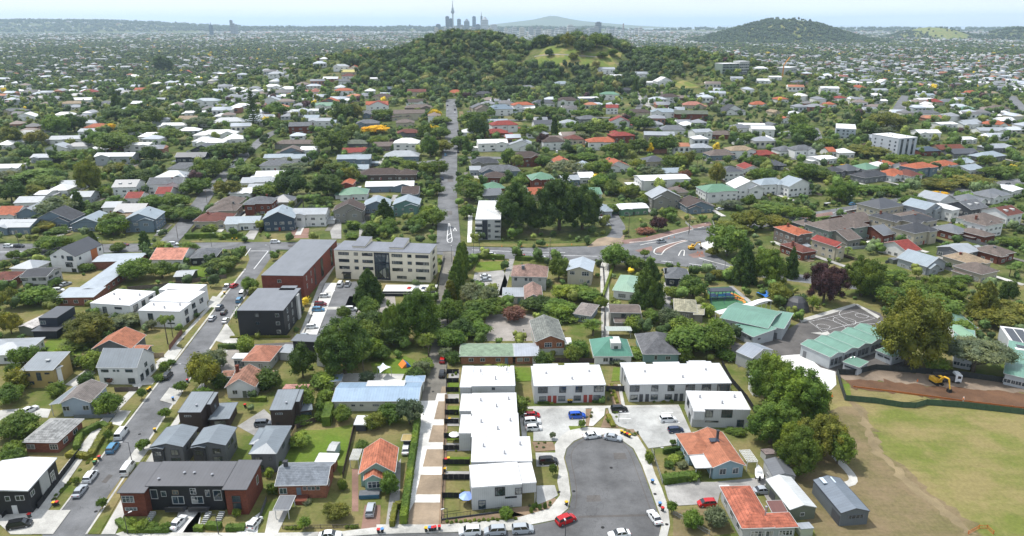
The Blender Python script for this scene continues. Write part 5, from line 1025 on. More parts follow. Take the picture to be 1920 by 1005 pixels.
w = W_((1391, 991), (1453, 989), (1417, 910), 3.6, 'hip', .45, ov=.5, wall=('weatherboard', 'gw')); w2 = W_((1430, 991), (1498, 988), (1484, 960), 3.5, 'hip', .45, ov=.5); w3 = W_((1451, 966), (1480, 965), (1467, 941), 2.7, 'mb', .1, nowall=True, roof=('metal_roof', (.2, .085, .07))); w4 = W_((1360, 930), (1378, 929), (1368, 909), 3.3, 'flat', roof=('membrane', 'wh'))
near('red_roof_house', 'grey weatherboard house with patchy red tile roof at the bottom edge', 'house', [w, w2, w3, w4], wall=('weatherboard', (.36, .40, .39)), roof=('old_tile_roof', (.44, .135, .08)), wins=[(0, 'f', .55, 1.0, 3.2, 1.5, 'w4'), (1, 'f', .2, 1.0, 1.6, 1.5, 'w2'), (1, 'f', .72, 1.2, 3.0, 1.2, 'w4'), (0, 'l', .2, 1.1, 1.5, 1.4), (0, 'l', .5, 1.1, 1.5, 1.4), (0, 'l', .8, 1.1, 1.5, 1.4)],
     extra=lambda r: build((lambda m: (m.cyl((0, 0, 0), .16, .16, 2.2, 8), m.cyl((0, 0, 2.2), .26, .26, .2, 8), m)[2])(MB()), 'flue', 'alloy', r, loc=(2.5, -w['D'] * .28, 4.0)))
w = W_((1446, 899), (1494, 891), (1472, 860), 3.2, 'gy', .3); w = W_((1449, 893), (1493, 893), (1470, 862), 3.2, 'gy', .3, ov=.15)
near('shed', 'weathered grey iron shed behind the long pale shed', 'shed', [w], wall=('vertical_cladding', 'gw'), roof=('metal_roof', 'gy'), gutter=False, wins=[(0, 'l', .5, .9, 1, .8)])
w = W_((1481, 956), (1532, 951), (1493, 893), 3.2, 'gy', .3, ov=.15); near('long_shed', 'long shed with a bright silver-white iron gable roof', 'shed', [w], wall=('weatherboard', 'gg'), roof=('metal_roof', (.68, .70, .70)), gutter=False, wins=[(0, 'f', .5, 1.2, 1.0, .9, 'w1'), (0, 'l', .3, .1, 2.4, 2.2, 'garage', 'dg'), (0, 'l', .75, .1, 2.4, 2.2, 'garage', 'dg')])
w = W_((1577, 962), (1631, 958), (1578, 896), 3.6, 'gy', .3, ov=.1); w2 = sub(w, 0, 1, .86, 1.0)
near('storage_shed', 'dark grey ribbed steel shed beside the worn field edge', 'shed', [w], wall=('vertical_cladding', (.13, .15, .165)), roof=('metal_roof', (.19, .225, .27)), trim='dg', wins=[(0, 'f', .55, 1.9, 3.6, .9, 'w4', 'gy'), (0, 'l', .85, .1, 3.0, 2.5, 'garage', 'dg')],
     extra=lambda r: [add_box(r, 'skylight_strip', 'membrane', (.5, .58, .66), x, w['D'] * .28, 4.35, x + .9, w['D'] * .46, 4.45) for x in (-2.2, -.2)])
w = W_((1502, 992), (1527, 990), (1520, 977), 2.3, 'mf', .08, ov=.1); near('garden_shed', 'small cream lock-up shed with pale roof below the long shed', 'shed', [w], wall=('paint', (.42, .46, .36)), roof=('metal_roof', 'lg'), gutter=False)
w = W_((1436, 852), (1458, 850), (1452, 838), 2.3, 'mf', .1, ov=.1); near('garden_shed', 'old brown-roofed white hut in the shade of the big trees', 'shed', [w], wall=('paint', 'gw'), roof=('old_tile_roof', (.25, .2, .19)), gutter=False)
# --- left edge houses
w = W_((-60, 926), (52, 920), (112, 858), 6.0, 'gy', .10, ov=.3)
near('modern_house', 'black two-storey house with a large white roof at the left edge', 'house', [w], wall=('vertical_cladding', 'bk'), roof=MEM, trim='wh', frame='wh', wins=[(0, 'f', .62, 3.5, 1.0, 1.2, 'w1'), (0, 'f', .84, 3.5, 1.8, 1.2, 'w2'), (0, 'f', .7, .2, 1.1, 2.1, 'door', 'wh'), (0, 'r', .12, 3.6, 1.4, 1.2, 'w2'), (0, 'r', .8, 1.5, 1.6, 2.6, 'wg')], gutter=False,
     extra=lambda r: (add_box(r, 'wall_panel', 'paint', 'gw', w['W'] / 2 - .32, -w['D'] * .12, 0, w['W'] / 2 - .1, w['D'] * .16, 5.8)))
w = W_((40, 829), (107, 830), (149, 785), 3.3, 'hip', .5, ov=.5)
near('brick_house', 'low red brick house with blotchy pale grey tile roof by the clipped hedge', 'house', [w], wall=('brick', (.30, .11, .07)), roof=('old_tile_roof', (.36, .36, .35)), wins=[(0, 'f', .15, 1.1, 2., 1.3, 'w2'), (0, 'f', .88, 1.1, 2., 1.4, 'w3'), (0, 'r', .3, 1.1, 1.8, 1.3), (0, 'r', .7, 1.1, 1.8, 1.3)])
w = W_((110, 757), (169, 755), (203, 721), 4.2, 'gy', .46, ov=.4); w2 = W_((92, 759), (118, 760), (150, 725), 3.6, 'mr', .22, roof=('metal_roof', 'gx'), nowall=True)
near('brown_roof_house', 'pale blue weatherboard house with long grey-brown gable roof beside the round shrub', 'house', [w, w2], wall=('weatherboard', (.40, .48, .56)), roof=('tile_roof', (.225, .195, .18)), wins=[(0, 'f', .14, 1.8, 1.8, 1.4, 'w2'), (0, 'f', .84, 1.8, 1.6, 1.4, 'w2'), (0, 'r', .4, 1.8, 1.6, 1.3), (0, 'r', .75, 1.8, 1.6, 1.3)])
w = W_((37, 695), (99, 694), (110, 667), 5.8, 'mb', .14, ov=.25); w2 = W_((104, 692), (118, 686), (128, 668), 5.6, 'flat', wall=('plaster', 'wh'))
near('two_storey_house', 'buff two-storey house with grey single-slope roof and skylight', 'house', [w, w2], wall=('weatherboard', 'yh'), roof=('metal_roof', 'gx'), frame='dg', wins=[(0, 'f', .15, 3.8, 1.8, 1.2, 'w3'), (0, 'f', .52, 2.4, 1.3, 2.6, 'wg'), (0, 'f', .8, 4.4, 1.4, .5), (0, 'f', .2, 1.2, 2.2, 1.0, 'w3'), (0, 'f', .85, 1.6, 1.4, .4), (1, 'r', .5, 2.6, 1.4, 2.2, 'wg')],
     extra=lambda r: add_box(r, 'skylight', 'gloss', 'gw', .2, -.6, 6.75, 1.4, .4, 6.95))
w = W_((180, 689), (256, 690), (281, 661), 5.6, 'gx', .75, ov=.2)
near('two_storey_house', 'tall white weatherboard house with steep plain grey roof facing the street', 'house', [w], roof=('metal_roof', 'gx'), frame='dg', wins=[(0, 'f', .18, 4.0, 2.2, .9, 'w3'), (0, 'f', .42, 4.2, .7, .7, 'w1'), (0, 'f', .52, 4.2, .7, .7, 'w1'), (0, 'f', .8, 4.1, 2.2, .9, 'w2'), (0, 'f', .2, .8, 1.8, 1.4, 'w2'), (0, 'f', .82, .4, 2.0, 1.8, 'w2'), (0, 'r', .2, .5, 1.6, 2.1), (0, 'r', .5, .5, 1.6, 2.1), (0, 'r', .8, .5, 1.6, 2.1), (0, 'r', .5, 3.6, 1.4, 1.3)])
w = W_((171, 655), (246, 654), (270, 628), 3.4, 'gy', .5); w2 = W_((249, 655), (276, 656), (279, 647), 3.0, 'gx', .3)
near('cottage', 'grey cottage with orange tile roof between tall white house and palms', 'house', [w, w2], wall=('weatherboard', 'gy'), roof=('tile_roof', (.47, .18, .10)), wins=[(0, 'f', .2, 1, 1.5, 1.3), (0, 'f', .75, 1, 1.5, 1.3), (0, 'r', .5, 1, 1.5, 1.3)])
wa = W_((168, 568), (243, 573), (276, 545), 6.2, 'flat', ov=.08); near('modern_terrace', 'white flat-roofed block behind, farther of the two white ones by the palms', 'terraced house', [wa, sub(wa, 0, .35, .02, .5, h=5.7)], wall=('plaster', 'wh'), roof=MEM, gutter=False, frame='dg', wins=[(0, 'f', .35, 2.5, 1.6, 2.6, 'wg'), (0, 'f', .7, 4.5, 2.8, .8, 'w4'), (0, 'r', .2, 2.8, 2.4, 2.6, 'w2', 'dn'), (0, 'r', .5, 2.8, 2.0, 2.6, 'w2', 'dn'), (0, 'r', .8, 2.8, 2.4, 2.6, 'w2', 'dn')])
wb = W_((258, 582), (337, 584), (353, 567), 6.2, 'flat', ov=.08); wc = W_((279, 563), (353, 567), (371, 545), 6.5, 'flat', ov=.08); wd = W_((297, 543), (372, 545), (378, 533), 6.5, 'flat', ov=.08)
near('modern_terrace', 'stepped white flat-roofed terrace along the street beside the palms', 'terraced house', [wb, wc, wd], wall=('plaster', 'wh'), roof=MEM, gutter=False, frame='dg', wins=[(0, 'f', .28, 2.7, 1.8, 2.5, 'wg'), (0, 'f', .75, 1.4, 2.6, .5, 'w2'), (0, 'r', .5, 3.2, 2.2, 2.0), (1, 'r', .25, 3.2, 2.2, 1.8), (1, 'r', .7, 3.2, 2.2, 1.8), (1, 'r', .3, .3, 2.2, 2.0), (2, 'r', .5, 3.2, 2.2, 1.8), (0, 'r', .5, .3, 2.2, 2.0)])
w1 = W_((104, 558), (175, 557), (196, 540), 3.6, 'mb', .05); w2 = W_((143, 543), (187, 542), (251, 487), 3.8, 'gy', .12); w3 = W_((172, 491), (260, 489), (278, 474), 3.8, 'gx', .12)
near('long_brick_building', 'very long low brick building with joined blue-grey metal roofs', 'building', [w2, w1, w3], wall=('brick', (.30, .12, .08)), roof=('metal_roof', (.42, .47, .52)), wins=[(0, 'r', u, 1.1, 1.5, 1.3) for u in (.08, .2, .32, .44, .56, .68, .8, .92)] + [(1, 'f', u, 1.1, 1.6, 1.3) for u in (.2, .5, .8)])
w = W_((92, 479), (141, 481), (178, 458), 7.2, 'gy', .6, ov=.15)
near('three_storey_house', 'white three-level house with dark grey gable roof and rust-orange side panel', 'house', [w], wall=('weatherboard', 'wh'), roof=('metal_roof', 'dg'), trim='dg', frame='dg', wins=[(0, 'f', .2, 6.3, 1.2, .8, 'w2'), (0, 'f', .5, 6.0, 1.0, 1.4, 'w1'), (0, 'f', .78, 5.2, 2.8, 2.0, 'w2'), (0, 'f', .7, 2.3, 3.2, 2.2, 'w4'), (0, 'f', .85, .2, 2.0, 1.6, 'w2'), (0, 'r', .15, 5, 1.2, 1.2), (0, 'r', .9, 5, 1.2, 1.2)],
     extra=lambda r: add_box(r, 'side_panel', 'vertical_cladding', (.42, .13, .04), w['W'] / 2 - .14, w['D'] * .05, 1.0, w['W'] / 2 - .05, w['D'] * .28, 7.0))
w = W_((36, 520), (87, 519), (116, 501), 5.4, 'gx', .22); near('two_storey_house', 'white two-storey house with dark grey roof, left of the long brick building', 'house', [w], wall=('plaster', 'gw'), roof=('tile_roof', 'dg'), frame='dg', wins=autowins(0, 14, 10, 5.4, 'fr', ww=2.2, seed=3))
w = W_((17, 503), (62, 505), (92, 489), 3.6, 'hip', .4); near('villa', 'wide house with pale grey hipped metal roof behind the white two-storey', 'house', [w], roof=('metal_roof', 'lg'), wins=autowins(0, 12, 12, 3.6, 'fr', seed=4))
w = W_((-30, 527), (22, 525), (42, 509), 3.6, 'hip', .4); near('brick_house', 'red-brown tiled brick house at the left edge below the main road', 'house', [w], wall=BV, roof=('old_tile_roof', 'rb'), wins=autowins(0, 12, 10, 3.6, 'fr', seed=5))
w = W_((71, 596), (106, 596), (133, 574), 6.2, 'flat', ov=.1); w2 = W_((57, 621), (106, 621), (140, 592), 3.1, 'flat'); near('black_house', 'black box-shaped house with dark flat roofs beside the rust-streaked shed', 'house', [w, w2], wall=('vertical_cladding', 'nv'), roof=('metal_roof', 'dg'), trim='bk', gutter=False, wins=[(0, 'f', .2, 3.8, 1.8, 1.3, 'w2', 'gw')])
w = W_((30, 613), (60, 616), (75, 589), 3.2, 'gy', .25); near('old_shed', 'white shed with rust-streaked iron roof left of the black house', 'shed', [w], wall=('paint', 'gg'), roof=('old_tile_roof', (.62, .58, .55)), gutter=False)
w = W_((-45, 668), (46, 664), (90, 632), 3.3, 'hip', .25); near('villa', 'wide grey-roofed white house at the left edge above the buff house', 'house', [w], roof=('metal_roof', 'lg'), wins=autowins(0, 16, 16, 3.3, 'fr', seed=6))
w = W_((280, 487), (342, 487), (351, 467), 3.6, 'gx', .4); near('cottage', 'white cottage with faded salmon tile roof between main road and hedges', 'house', [w], roof=('old_tile_roof', (.62, .26, .18)), wins=autowins(0, 14, 8, 3.6, 'fr', seed=7))
w = W_((355, 484), (405, 482), (412, 466), 3.6, 'hip', .4); near('villa', 'black-walled bungalow with grey hipped roof beside the bright lawn', 'house', [w], wall=('weatherboard', 'bk'), roof=('tile_roof', 'gy'), frame='wh', wins=autowins(0, 12, 10, 3.6, 'fr', seed=8))
w = W_((325, 519), (360, 518), (363, 506), 2.6, 'gx', .25); near('garage', 'small dark garage with pale roof at the edge of bright lawn', 'garage', [w], wall=('paint', 'dg'), roof=('metal_roof', 'lg'), wins=[(0, 'f', .5, .1, 2.8, 2.1, 'garage', 'dg')])
# --- apartments
w = W_((443, 582), (531, 582), (553, 540), 9.6, 'flat', ov=.1); w2 = sub(w, .52, .88, .9, 1.12)
near('apartment_block', 'charcoal cube-like apartment block with plain grey roof beside the street', 'apartment block', [w, w2], wall=('vertical_cladding', (.022, .024, .03)), roof=('metal_roof', (.20, .21, .23)), trim='dg', gutter=False, frame='gw', wins=[(0, 'f', u, z, 1.3, 1.2, 'w2', c) for z in (1.3, 4.3, 7.2) for u, c in ((.42, 'dg'), (.86, 'gw'))] + [(0, 'r', u, z, 1.2, 1.8, 'wg', 'gw') for z in (1.0, 4.1, 7.0) for u in (.2, .45)],
     extra=lambda r: add_box(r, 'white_fin', 'paint', 'wh', w['W'] / 2 - .12, w['D'] * .18, .2, w['W'] / 2 + .5, w['D'] * .3, 9.2))
w = W_((489, 516), (568, 517), (604, 449), 10.0, 'flat', ov=.1)
near('apartment_block', 'red brick apartment block with a long plain grey roof', 'apartment block', [w], wall=('brick', (.235, .06, .04)), roof=('metal_roof', (.20, .21, .23)), trim='dg', gutter=False, frame='gw', wins=[(0, 'f', .42, 7.0, 1.5, 1.3, 'w2'), (0, 'r', .08, 6.8, .8, 1.8, 'w1'), (0, 'r', .2, 6.8, .8, 1.8, 'w1'), (0, 'r', .3, 1.2, 1.4, 7.4, 'wg', 'bk'), (0, 'r', .5, 1.2, 3.0, 8., 'w4', 'bk'), (0, 'r', .8, 1.2, 3.0, 8., 'w4', 'bk'), (0, 'r', .08, 3.6, .8, 1.8, 'w1'), (0, 'r', .2, 3.6, .8, 1.8, 'w1')])
w = W_((625, 468), (806, 475), (816, 457), 12.6, 'flat', ov=.15, roof=('metal_roof', (.21, .22, .25)))
CRW = ('plaster', (.92, .84, .68))
near('apartment_block', 'four-storey cream apartment block with central glazed stair tower', 'apartment block', [w, sub(w, .16, .30, .3, 1.1, h=13.3, k='mb', p=.1), sub(w, .55, .70, .3, 1.1, h=13.3, k='mb', p=.1)], wall=CRW, trim='dg', gutter=False, frame='bk',
     wins=[(0, 'f', u, z, a, 1.3, k) for z in (10.4, 7.4, 4.4) for u, a, k in ((.1, 4.4, 'w4'), (.23, 1.7, 'w2'), (.35, 4.4, 'w4'), (.66, 4.4, 'w4'), (.79, 1.7, 'w2'), (.92, 5.4, 'w4'))] + [(0, 'f', .5, .4, 6.4, 11.6, 'w4', 'nv'), (0, 'f', .12, .2, 3.2, 2.7, 'w2', 'bk'), (0, 'f', .35, 1.2, 1.5, 1., 'w2'), (0, 'f', .7, 1.2, 4, 1.2, 'w4'), (0, 'f', .9, 1.2, 4, 1.2, 'w4')] + [(0, 'r', .5, z, 3.4, 1.4, 'w4') for z in (10.4, 7.4, 4.4, 1.4)],
     extra=lambda r: (add_box(r, 'entrance_canopy', 'paint', 'bk', -w['W'] * .42, -w['D'] / 2 - 1.5, 2.9, -w['W'] * .33, -w['D'] / 2 + .3, 3.15)))
w = W_((891, 411), (939, 411), (936, 376), 10.4, 'flat', ov=.1)
near('apartment_block', 'white four-storey apartment block with brilliant white roof beside the hill street', 'apartment block', [w], wall=('plaster', 'gw'), roof=MEM, gutter=False, frame='bk', wins=[(0, 'f', u, z, 1.6, 1.0, 'w2') for z in (1, 3.7, 6.3, 8.7) for u in (.83, .93)] + [(0, 'f', .55, z, 1.3, 1.8, 'w2', 'gw') for z in (1, 3.7, 6.3)] + [(0, 'f', .13, z, 3.4, 1.5, 'w2') for z in (1, 3.7, 6.4)],
     extra=lambda r: (add_box(r, 'dark_panel', 'paint', (.025, .03, .045), -w['W'] * .22, -w['D'] / 2 - .02, .2, -w['W'] * .02, -w['D'] / 2 + .3, 9.9), [add_box(r, 'balcony', 'paint', 'wh', -w['W'] / 2, -w['D'] / 2 - 1.3, z, -w['W'] * .24, -w['D'] / 2 + .2, z + 1.0) for z in (3., 5.6, 8.2)]))
deck = rect((716, 550), (816, 550), (814, 534), 1.3, 0.)
def deckf():
    r = link('parking_deck', None, loc=(deck['c'][0], deck['c'][1], 0), rot=deck['rot']); a, b = deck['W'] / 2, deck['D'] / 2; add_box(r, 'deck_slab', 'concrete_part', (.66, .65, .62), -a, -b, 1.1, a, b, 1.36); add_box(r, 'retaining_wall', 'concrete_part', 'bk', -a + .02, -b + .03, 0, a - .02, b, 1.1); add_box(r, 'parapet', 'paint', 'dg', -a, -b, 1.36, a, -b + .15, 2.1)
    tag(r, 'raised pale parking deck with three cars below the cream apartments', 'parking deck')
deckf()
# --- houses between the lane and the school
w = W_((957, 518), (1026, 520), (1034, 500), 5.8, 'hip', .5); w2 = W_((983, 561), (1018, 561), (1026, 536), 4.0, 'gy', .55); w3 = W_((942, 556), (983, 556), (986, 539), 3.2, 'flat', roof=('metal_roof', 'lg'))
near('large_house', 'large pale house with mottled brown tile roofs and white iron veranda', 'house', [w, w2, w3], wall=('plaster', (.52, .52, .50)), roof=('old_tile_roof', (.30, .19, .155)), wins=[(0, 'f', u, 3.8, 1.2, 1.5) for u in (.12, .42, .55, .82)] + [(2, 'f', .3, .9, 3, 1.3, 'w3'), (2, 'f', .8, .2, 1.2, 2.2, 'door', 'tl'), (1, 'r', .5, 1.2, 1.2, 1.2)], extra=chimney(-2.5, -2.5, 5, 9, 'gy', 'plaster', 1.1))
w = W_((1062, 507), (1111, 510), (1114, 490), 6.0, 'gy', .35); near('two_storey_house', 'cream two-storey house with pale blue-grey gable roof by the shared drive', 'house', [w], wall=('weatherboard', (.50, .46, .36)), roof=('metal_roof', (.46, .52, .58)), wins=[(0, 'f', .2, 4.2, 2.0, 1.5, 'w3'), (0, 'f', .75, 4.0, 3.0, 1.8, 'w3'), (0, 'f', .6, 1.2, 1.6, 1.4, 'w2'), (0, 'f', .88, 1., 1.2, 1.4, 'w1')])
w = W_((1074, 588), (1108, 593), (1111, 570), 3.0, 'hip', .35); near('cottage', 'small cottage with brownish hipped roof among bushes left of shared drive', 'house', [w], wall=('weatherboard', 'lb'), roof=('tile_roof', (.30, .26, .24)), wins=[(0, 'f', .6, .9, 2.2, 1.4, 'w3')])
w = W_((1004, 641), (1061, 639), (1051, 599), 5.2, 'gy', .42); w2 = W_((1060, 645), (1072, 645), (1070, 633), 4.4, 'flat', nowall=True, roof=('membrane', 'wh'))
near('brick_house', 'brick house with dark lichen-streaked grey gable roof behind the white terrace', 'house', [w, w2], wall=('brick', (.36, .15, .075)), roof=('old_tile_roof', (.20, .21, .19)), wins=[(0, 'f', .42, 3.0, 2.4, 1.6, 'w3'), (0, 'f', .82, 3.2, 1.7, 1.2, 'w2'), (0, 'f', .65, .8, 3., 1.1, 'w3')], extra=lambda r: add_box(r, 'lower_storey', 'plaster', (.40, .42, .38), -w['W'] / 2 + .4, -w['D'] / 2 + .38, 0, w['W'] / 2 - .4, w['D'] / 2 - .5, 2.5))
w = W_((861, 668), (964, 668), (965, 644), 3.0, 'gx', .2); near('brick_duplex', 'brick unit with mossy green-grey tile roof behind the white column', 'house', [w], wall=('brick', (.36, .17, .09)), roof=('tile_roof', (.27, .36, .25)), wins=[(0, 'f', u, 1., 1.5, 1.2, 'w2') for u in (.2, .42, .72)] + [(0, 'f', .88, .2, 1, 2.1, 'door', 'bl')])
w = W_((964, 668), (1012, 667), (1010, 643), 3.0, 'gx', .2); near('brick_duplex', 'brick unit with light grey metal roof joined to the mossy-roofed unit', 'house', [w], wall=('brick', (.36, .17, .09)), roof=('metal_roof', (.42, .45, .50)), wins=[(0, 'f', .2, 1., 1.8, 1.2, 'w3'), (0, 'f', .5, 1., 1.6, 1.2), (0, 'f', .82, .2, 1, 2.1, 'door', 'wh')])
w = W_((1113, 668), (1187, 668), (1178, 636), 3.0, 'hip', .62)
near('green_roof_house', 'white cottage with vivid green hipped roof and a white dormer', 'house', [w], roof=('metal_roof', (.09, .27, .19)), wins=[(0, 'f', .3, .9, 1.6, 1.4, 'w2'), (0, 'f', .6, .9, 2.4, 1.2, 'w3'), (0, 'f', .45, .2, 1., 2.1, 'door', 'nv')],
     extra=lambda r: (add_box(r, 'dormer', 'weatherboard', 'wh', -.6, -w['D'] * .32, 3.2, 2.6, 1.0, 6.4), add_box(r, 'dormer_window', 'window_glass', 'bk', .4, -w['D'] * .32 - .06, 4.2, 1.6, -w['D'] * .32 - .01, 5.4)))
w = W_((1205, 664), (1276, 664), (1262, 626), 3.2, 'hip', .6); near('teal_house', 'teal-walled house with large dark grey hipped roof behind the longest terrace', 'house', [w], wall=('weatherboard', (.20, .33, .32)), roof=('tile_roof', (.155, .155, .165)), wins=[(0, 'f', .35, 1.0, .9, 1.6, 'w1'), (0, 'f', .7, 1.1, 1.6, 1.2, 'w2')])
w = W_((1143, 586), (1202, 587), (1200, 571), 5.3, 'gx', .25); w2 = W_((1152, 605), (1206, 606), (1204, 590), 2.9, 'mb', .12); near('two_storey_house', 'two-storey house with grey-brown roof and lower front roof by shared drive', 'house', [w, w2], wall=('plaster', 'st'), roof=('tile_roof', 'gt'), wins=[(0, 'f', .45, 3.4, 1.6, 1.3, 'w2', 'bk'), (0, 'f', .85, 3.4, 1.8, 1.3, 'w2'), (1, 'f', .7, .8, 1.5, 1.2)])
w = W_((1148, 544), (1193, 549), (1192, 518), 3.6, 'hip', .42); near('green_roof_house', 'white house with pale green hipped roof left of tall dark conifer', 'house', [w], roof=('metal_roof', (.30, .46, .34)), wins=[(0, 'f', .4, .8, 3, 1.6, 'w4'), (0, 'f', .85, .8, 1.6, 1.6)])
w = W_((1248, 521), (1294, 523), (1301, 505), 3.6, 'hip', .5); near('villa', 'navy-walled villa with grey hipped roof beside the main road', 'house', [w], wall=('weatherboard', 'nv'), roof=('tile_roof', 'gy'), wins=[(0, 'f', .25, 1., 1.6, 1.4), (0, 'f', .7, .6, 2.6, 2., 'w3')], extra=chimney(-4.5, -1, 3.5, 6, 'dg', 'plaster'))
w = W_((1264, 583), (1308, 586), (1300, 562), 3.1, 'hip', .4); w2 = W_((1300, 590), (1320, 592), (1315, 572), 2.9, 'mr', .1); near('villa', 'house with khaki-tan tiled hip roofs left of the playground', 'house', [w, w2], wall=('plaster', 'st'), roof=('old_tile_roof', (.36, .34, .24)), wins=[(0, 'f', .5, .9, 2.4, 1.2, 'w3')])
# --- school
SG = ('metal_roof', (.165, .325, .25)); SWL = ('weatherboard', (.50, .53, .55))
w = W_((1350, 596), (1440, 616), (1500, 592), 4.6, 'gx', .16); w2 = W_((1371, 611), (1412, 632), (1450, 619), 3.6, 'mb', .10); w3 = W_((1440, 612), (1470, 618), (1503, 591), 4.2, 'mr', .05)
near('school_hall', 'white school hall with broad green metal roofs beside the playground', 'school building', [w, w2, w3], wall=SWL, roof=SG, wins=[(1, 'f', u, 2.0, 1.7, .8, 'w4', 'gy') for u in (.12, .3, .6, .85)] + [(1, 'r', .3, 1.8, 1.4, .8), (0, 'r', .4, 1.6, 2.4, 1.2, 'w3'), (2, 'r', .6, 1.4, 2.4, 1.2, 'w3'), (2, 'f', .5, .2, 1.2, 2.1, 'door', 'gy')])
w = W_((1352, 590), (1450, 572), (1458, 558), 4.4, 'arch', .14, nowall=True, roof=('membrane', 'wh')); 
w = W_((1350, 589), (1440, 566), (1452, 556), 4.6, 'mb', .06, nowall=True, roof=('membrane', 'wh')); near('covered_walkway', 'white curved canopy along the back of the green-roofed school hall', 'canopy', [w, dict(sub(w, .7, 1.1, .0, 1.0), k='arch', p=.12)], roof=('membrane', 'wh'), gutter=False)
cb = W_((1501, 645), (1557, 670), (1690, 632), 4.2, 'gx', .28, ov=.2); BW = [sub(cb, 0, 1, i / 5., (i + 1) / 5.) for i in range(5)]
near('classroom_block', 'long classroom block with five ribbed green gable roofs side by side', 'school building', BW, wall=SWL, roof=SG, wins=[(i, 'r', u, 1.0, 1.5, 2.2, 'w4', 'gy') for i in range(5) for u in (.2, .5, .8)] + [(0, 'f', .15, .2, 1.2, 2.2, 'door', 'gy')])
for q, lab in ((((1580, 678), (1611, 689), (1635, 680)), 'small green-roofed classroom annex, nearer to the work site'), (((1641, 656), (1674, 670), (1694, 661)), 'small green-roofed classroom annex under the big olive tree')):
    w = W_(*q, 3.0, 'flat', ov=.2); near('classroom_annex', lab, 'school building', [w], wall=SWL, roof=('metal_roof', (.15, .30, .215)), wins=[(0, 'f', .3, 1.6, 1.8, .5, 'w3', 'dg'), (0, 'f', .7, 1.6, 1.8, .5, 'w3', 'dg'), (0, 'r', .4, 1.6, 1.2, .5, 'w2', 'dg')], extra=vents(w, ((.1, .7, 3.0), (.2, .9, 3.0))))
w = W_((1803, 632), (1832, 633), (1852, 612), 5.0, 'arch', .10, ov=.1); near('barrel_roof_hall', 'school wing with a green barrel-vaulted roof and white end arch', 'school building', [w], wall=('plaster', 'wh'), roof=('metal_roof', (.24, .42, .26)), wins=[(0, 'f', .5, 1.5, 5, 1.6, 'w4')])
w = W_((1788, 668), (1830, 676), (1856, 632), 3.8, 'mb', .06); near('school_wing', 'green-roofed school wing between big olive tree and barrel roof', 'school building', [w], wall=SWL, roof=SG, wins=autowins(0, 12, 20, 3.8, 'f', seed=11))
w = W_((1882, 700), (1935, 712), (1960, 660), 3.8, 'mb', .06); near('school_wing', 'green-roofed school wing cut by the right edge above the work site', 'school building', [w], wall=SWL, roof=SG, wins=autowins(0, 16, 20, 3.8, 'fl', seed=12))
w = W_((1905, 655), (1975, 664), (1950, 620), 5.0, 'flat', ov=.1); near('school_wing', 'flat white-edged roof with dark solar panels at the right edge', 'school building', [w], wall=SWL, roof=('membrane', 'wh'), gutter=False, extra=lambda r: [add_box(r, 'solar_panel', 'gloss', (.015, .015, .02), -w['W'] * .42 + i * w['W'] * .29, -w['D'] * .42, 5.02, -w['W'] * .42 + i * w['W'] * .29 + w['W'] * .25, w['D'] * .42, 5.14) for i in range(3)])
w = W_((1752, 583), (1790, 614), (1820, 604), 3.6, 'gx', .3); near('school_wing', 'dark green-roofed block behind the crown of the big olive tree', 'school building', [w], wall=SWL, roof=('metal_roof', (.12, .22, .16)), wins=[(0, 'f', .5, 1.2, 2, 1.2, 'w3')])
w = W_((1380, 659), (1410, 672), (1452, 657), 4.3, 'gx', .35, ov=.15); w = dict(w); near('school_store', 'white weatherboard building with blue-grey gable roof left of the big trees', 'shed', [dict(w, k='gx')], wall=('weatherboard', 'gw'), roof=('metal_roof', (.30, .335, .39)), wins=[(0, 'r', .3, 1.8, 1.2, 1.6, 'w2')])
w = W_((1404, 706), (1414, 720), (1424, 716), 4.0, 'gx', .3, ov=.1); near('garden_shed', 'narrow white hut half hidden at the left of the big trees', 'shed', [w], wall=('weatherboard', 'wh'), roof=('metal_roof', 'gx'))
for q, lab in ((((1107, 651), (1140, 652), (1142, 640)), 0),): pass
w = W_((1137, 620), (1185, 620), (1186, 612), 2.8, 'flat'); near('carport', 'pale flat carport roof behind the vivid green-roofed cottage', 'carport', [dict(w, nowall=True)], roof=('metal_roof', (.45, .5, .45)))
w = W_((1310, 633), (1326, 634), (1326, 620), 2.6, 'flat'); near('garden_shed', 'small sea-green roofed shed beside the bright round tree', 'shed', [w], wall=('paint', 'gg'), roof=('metal_roof', 'sea'))
w = W_((1294, 682), (1326, 682), (1322, 676), 2.6, 'flat'); near('garage', 'low white garage just behind the longest white terrace', 'garage', [w], wall=('plaster', 'gw'), roof=('membrane', 'wh'))
# --- apartment pair on the right and office
w = W_((1566, 252), (1604, 254), (1611, 245), 9, 'flat', ov=.15); near('apartment_block', 'smaller white flat-roofed apartment block with balconies, left of the taller one', 'apartment block', [w], wall=('plaster', (.45, .5, .55)), roof=MEM, gutter=False, frame='dg', wins=autowins(0, 15, 12, 8.8, 'fr', lev=3, seed=20))
w = W_((1634, 257), (1685, 266), (1700, 260), 14, 'flat', ov=.15); near('apartment_block', 'taller white flat-roofed apartment block with dark glazed right side', 'apartment block', [w], wall=('plaster', (.52, .55, .6)), roof=MEM, gutter=False, frame='dg', wins=[(0, 'f', u, z, 1.4, 1.3, 'w2') for u in (.15, .4, .7, .9) for z in (1.4, 4.3, 7.2, 10.1)] + [(0, 'r', u, 1, 2.2, 12, 'w4', 'nv') for u in (.2, .5, .8)])
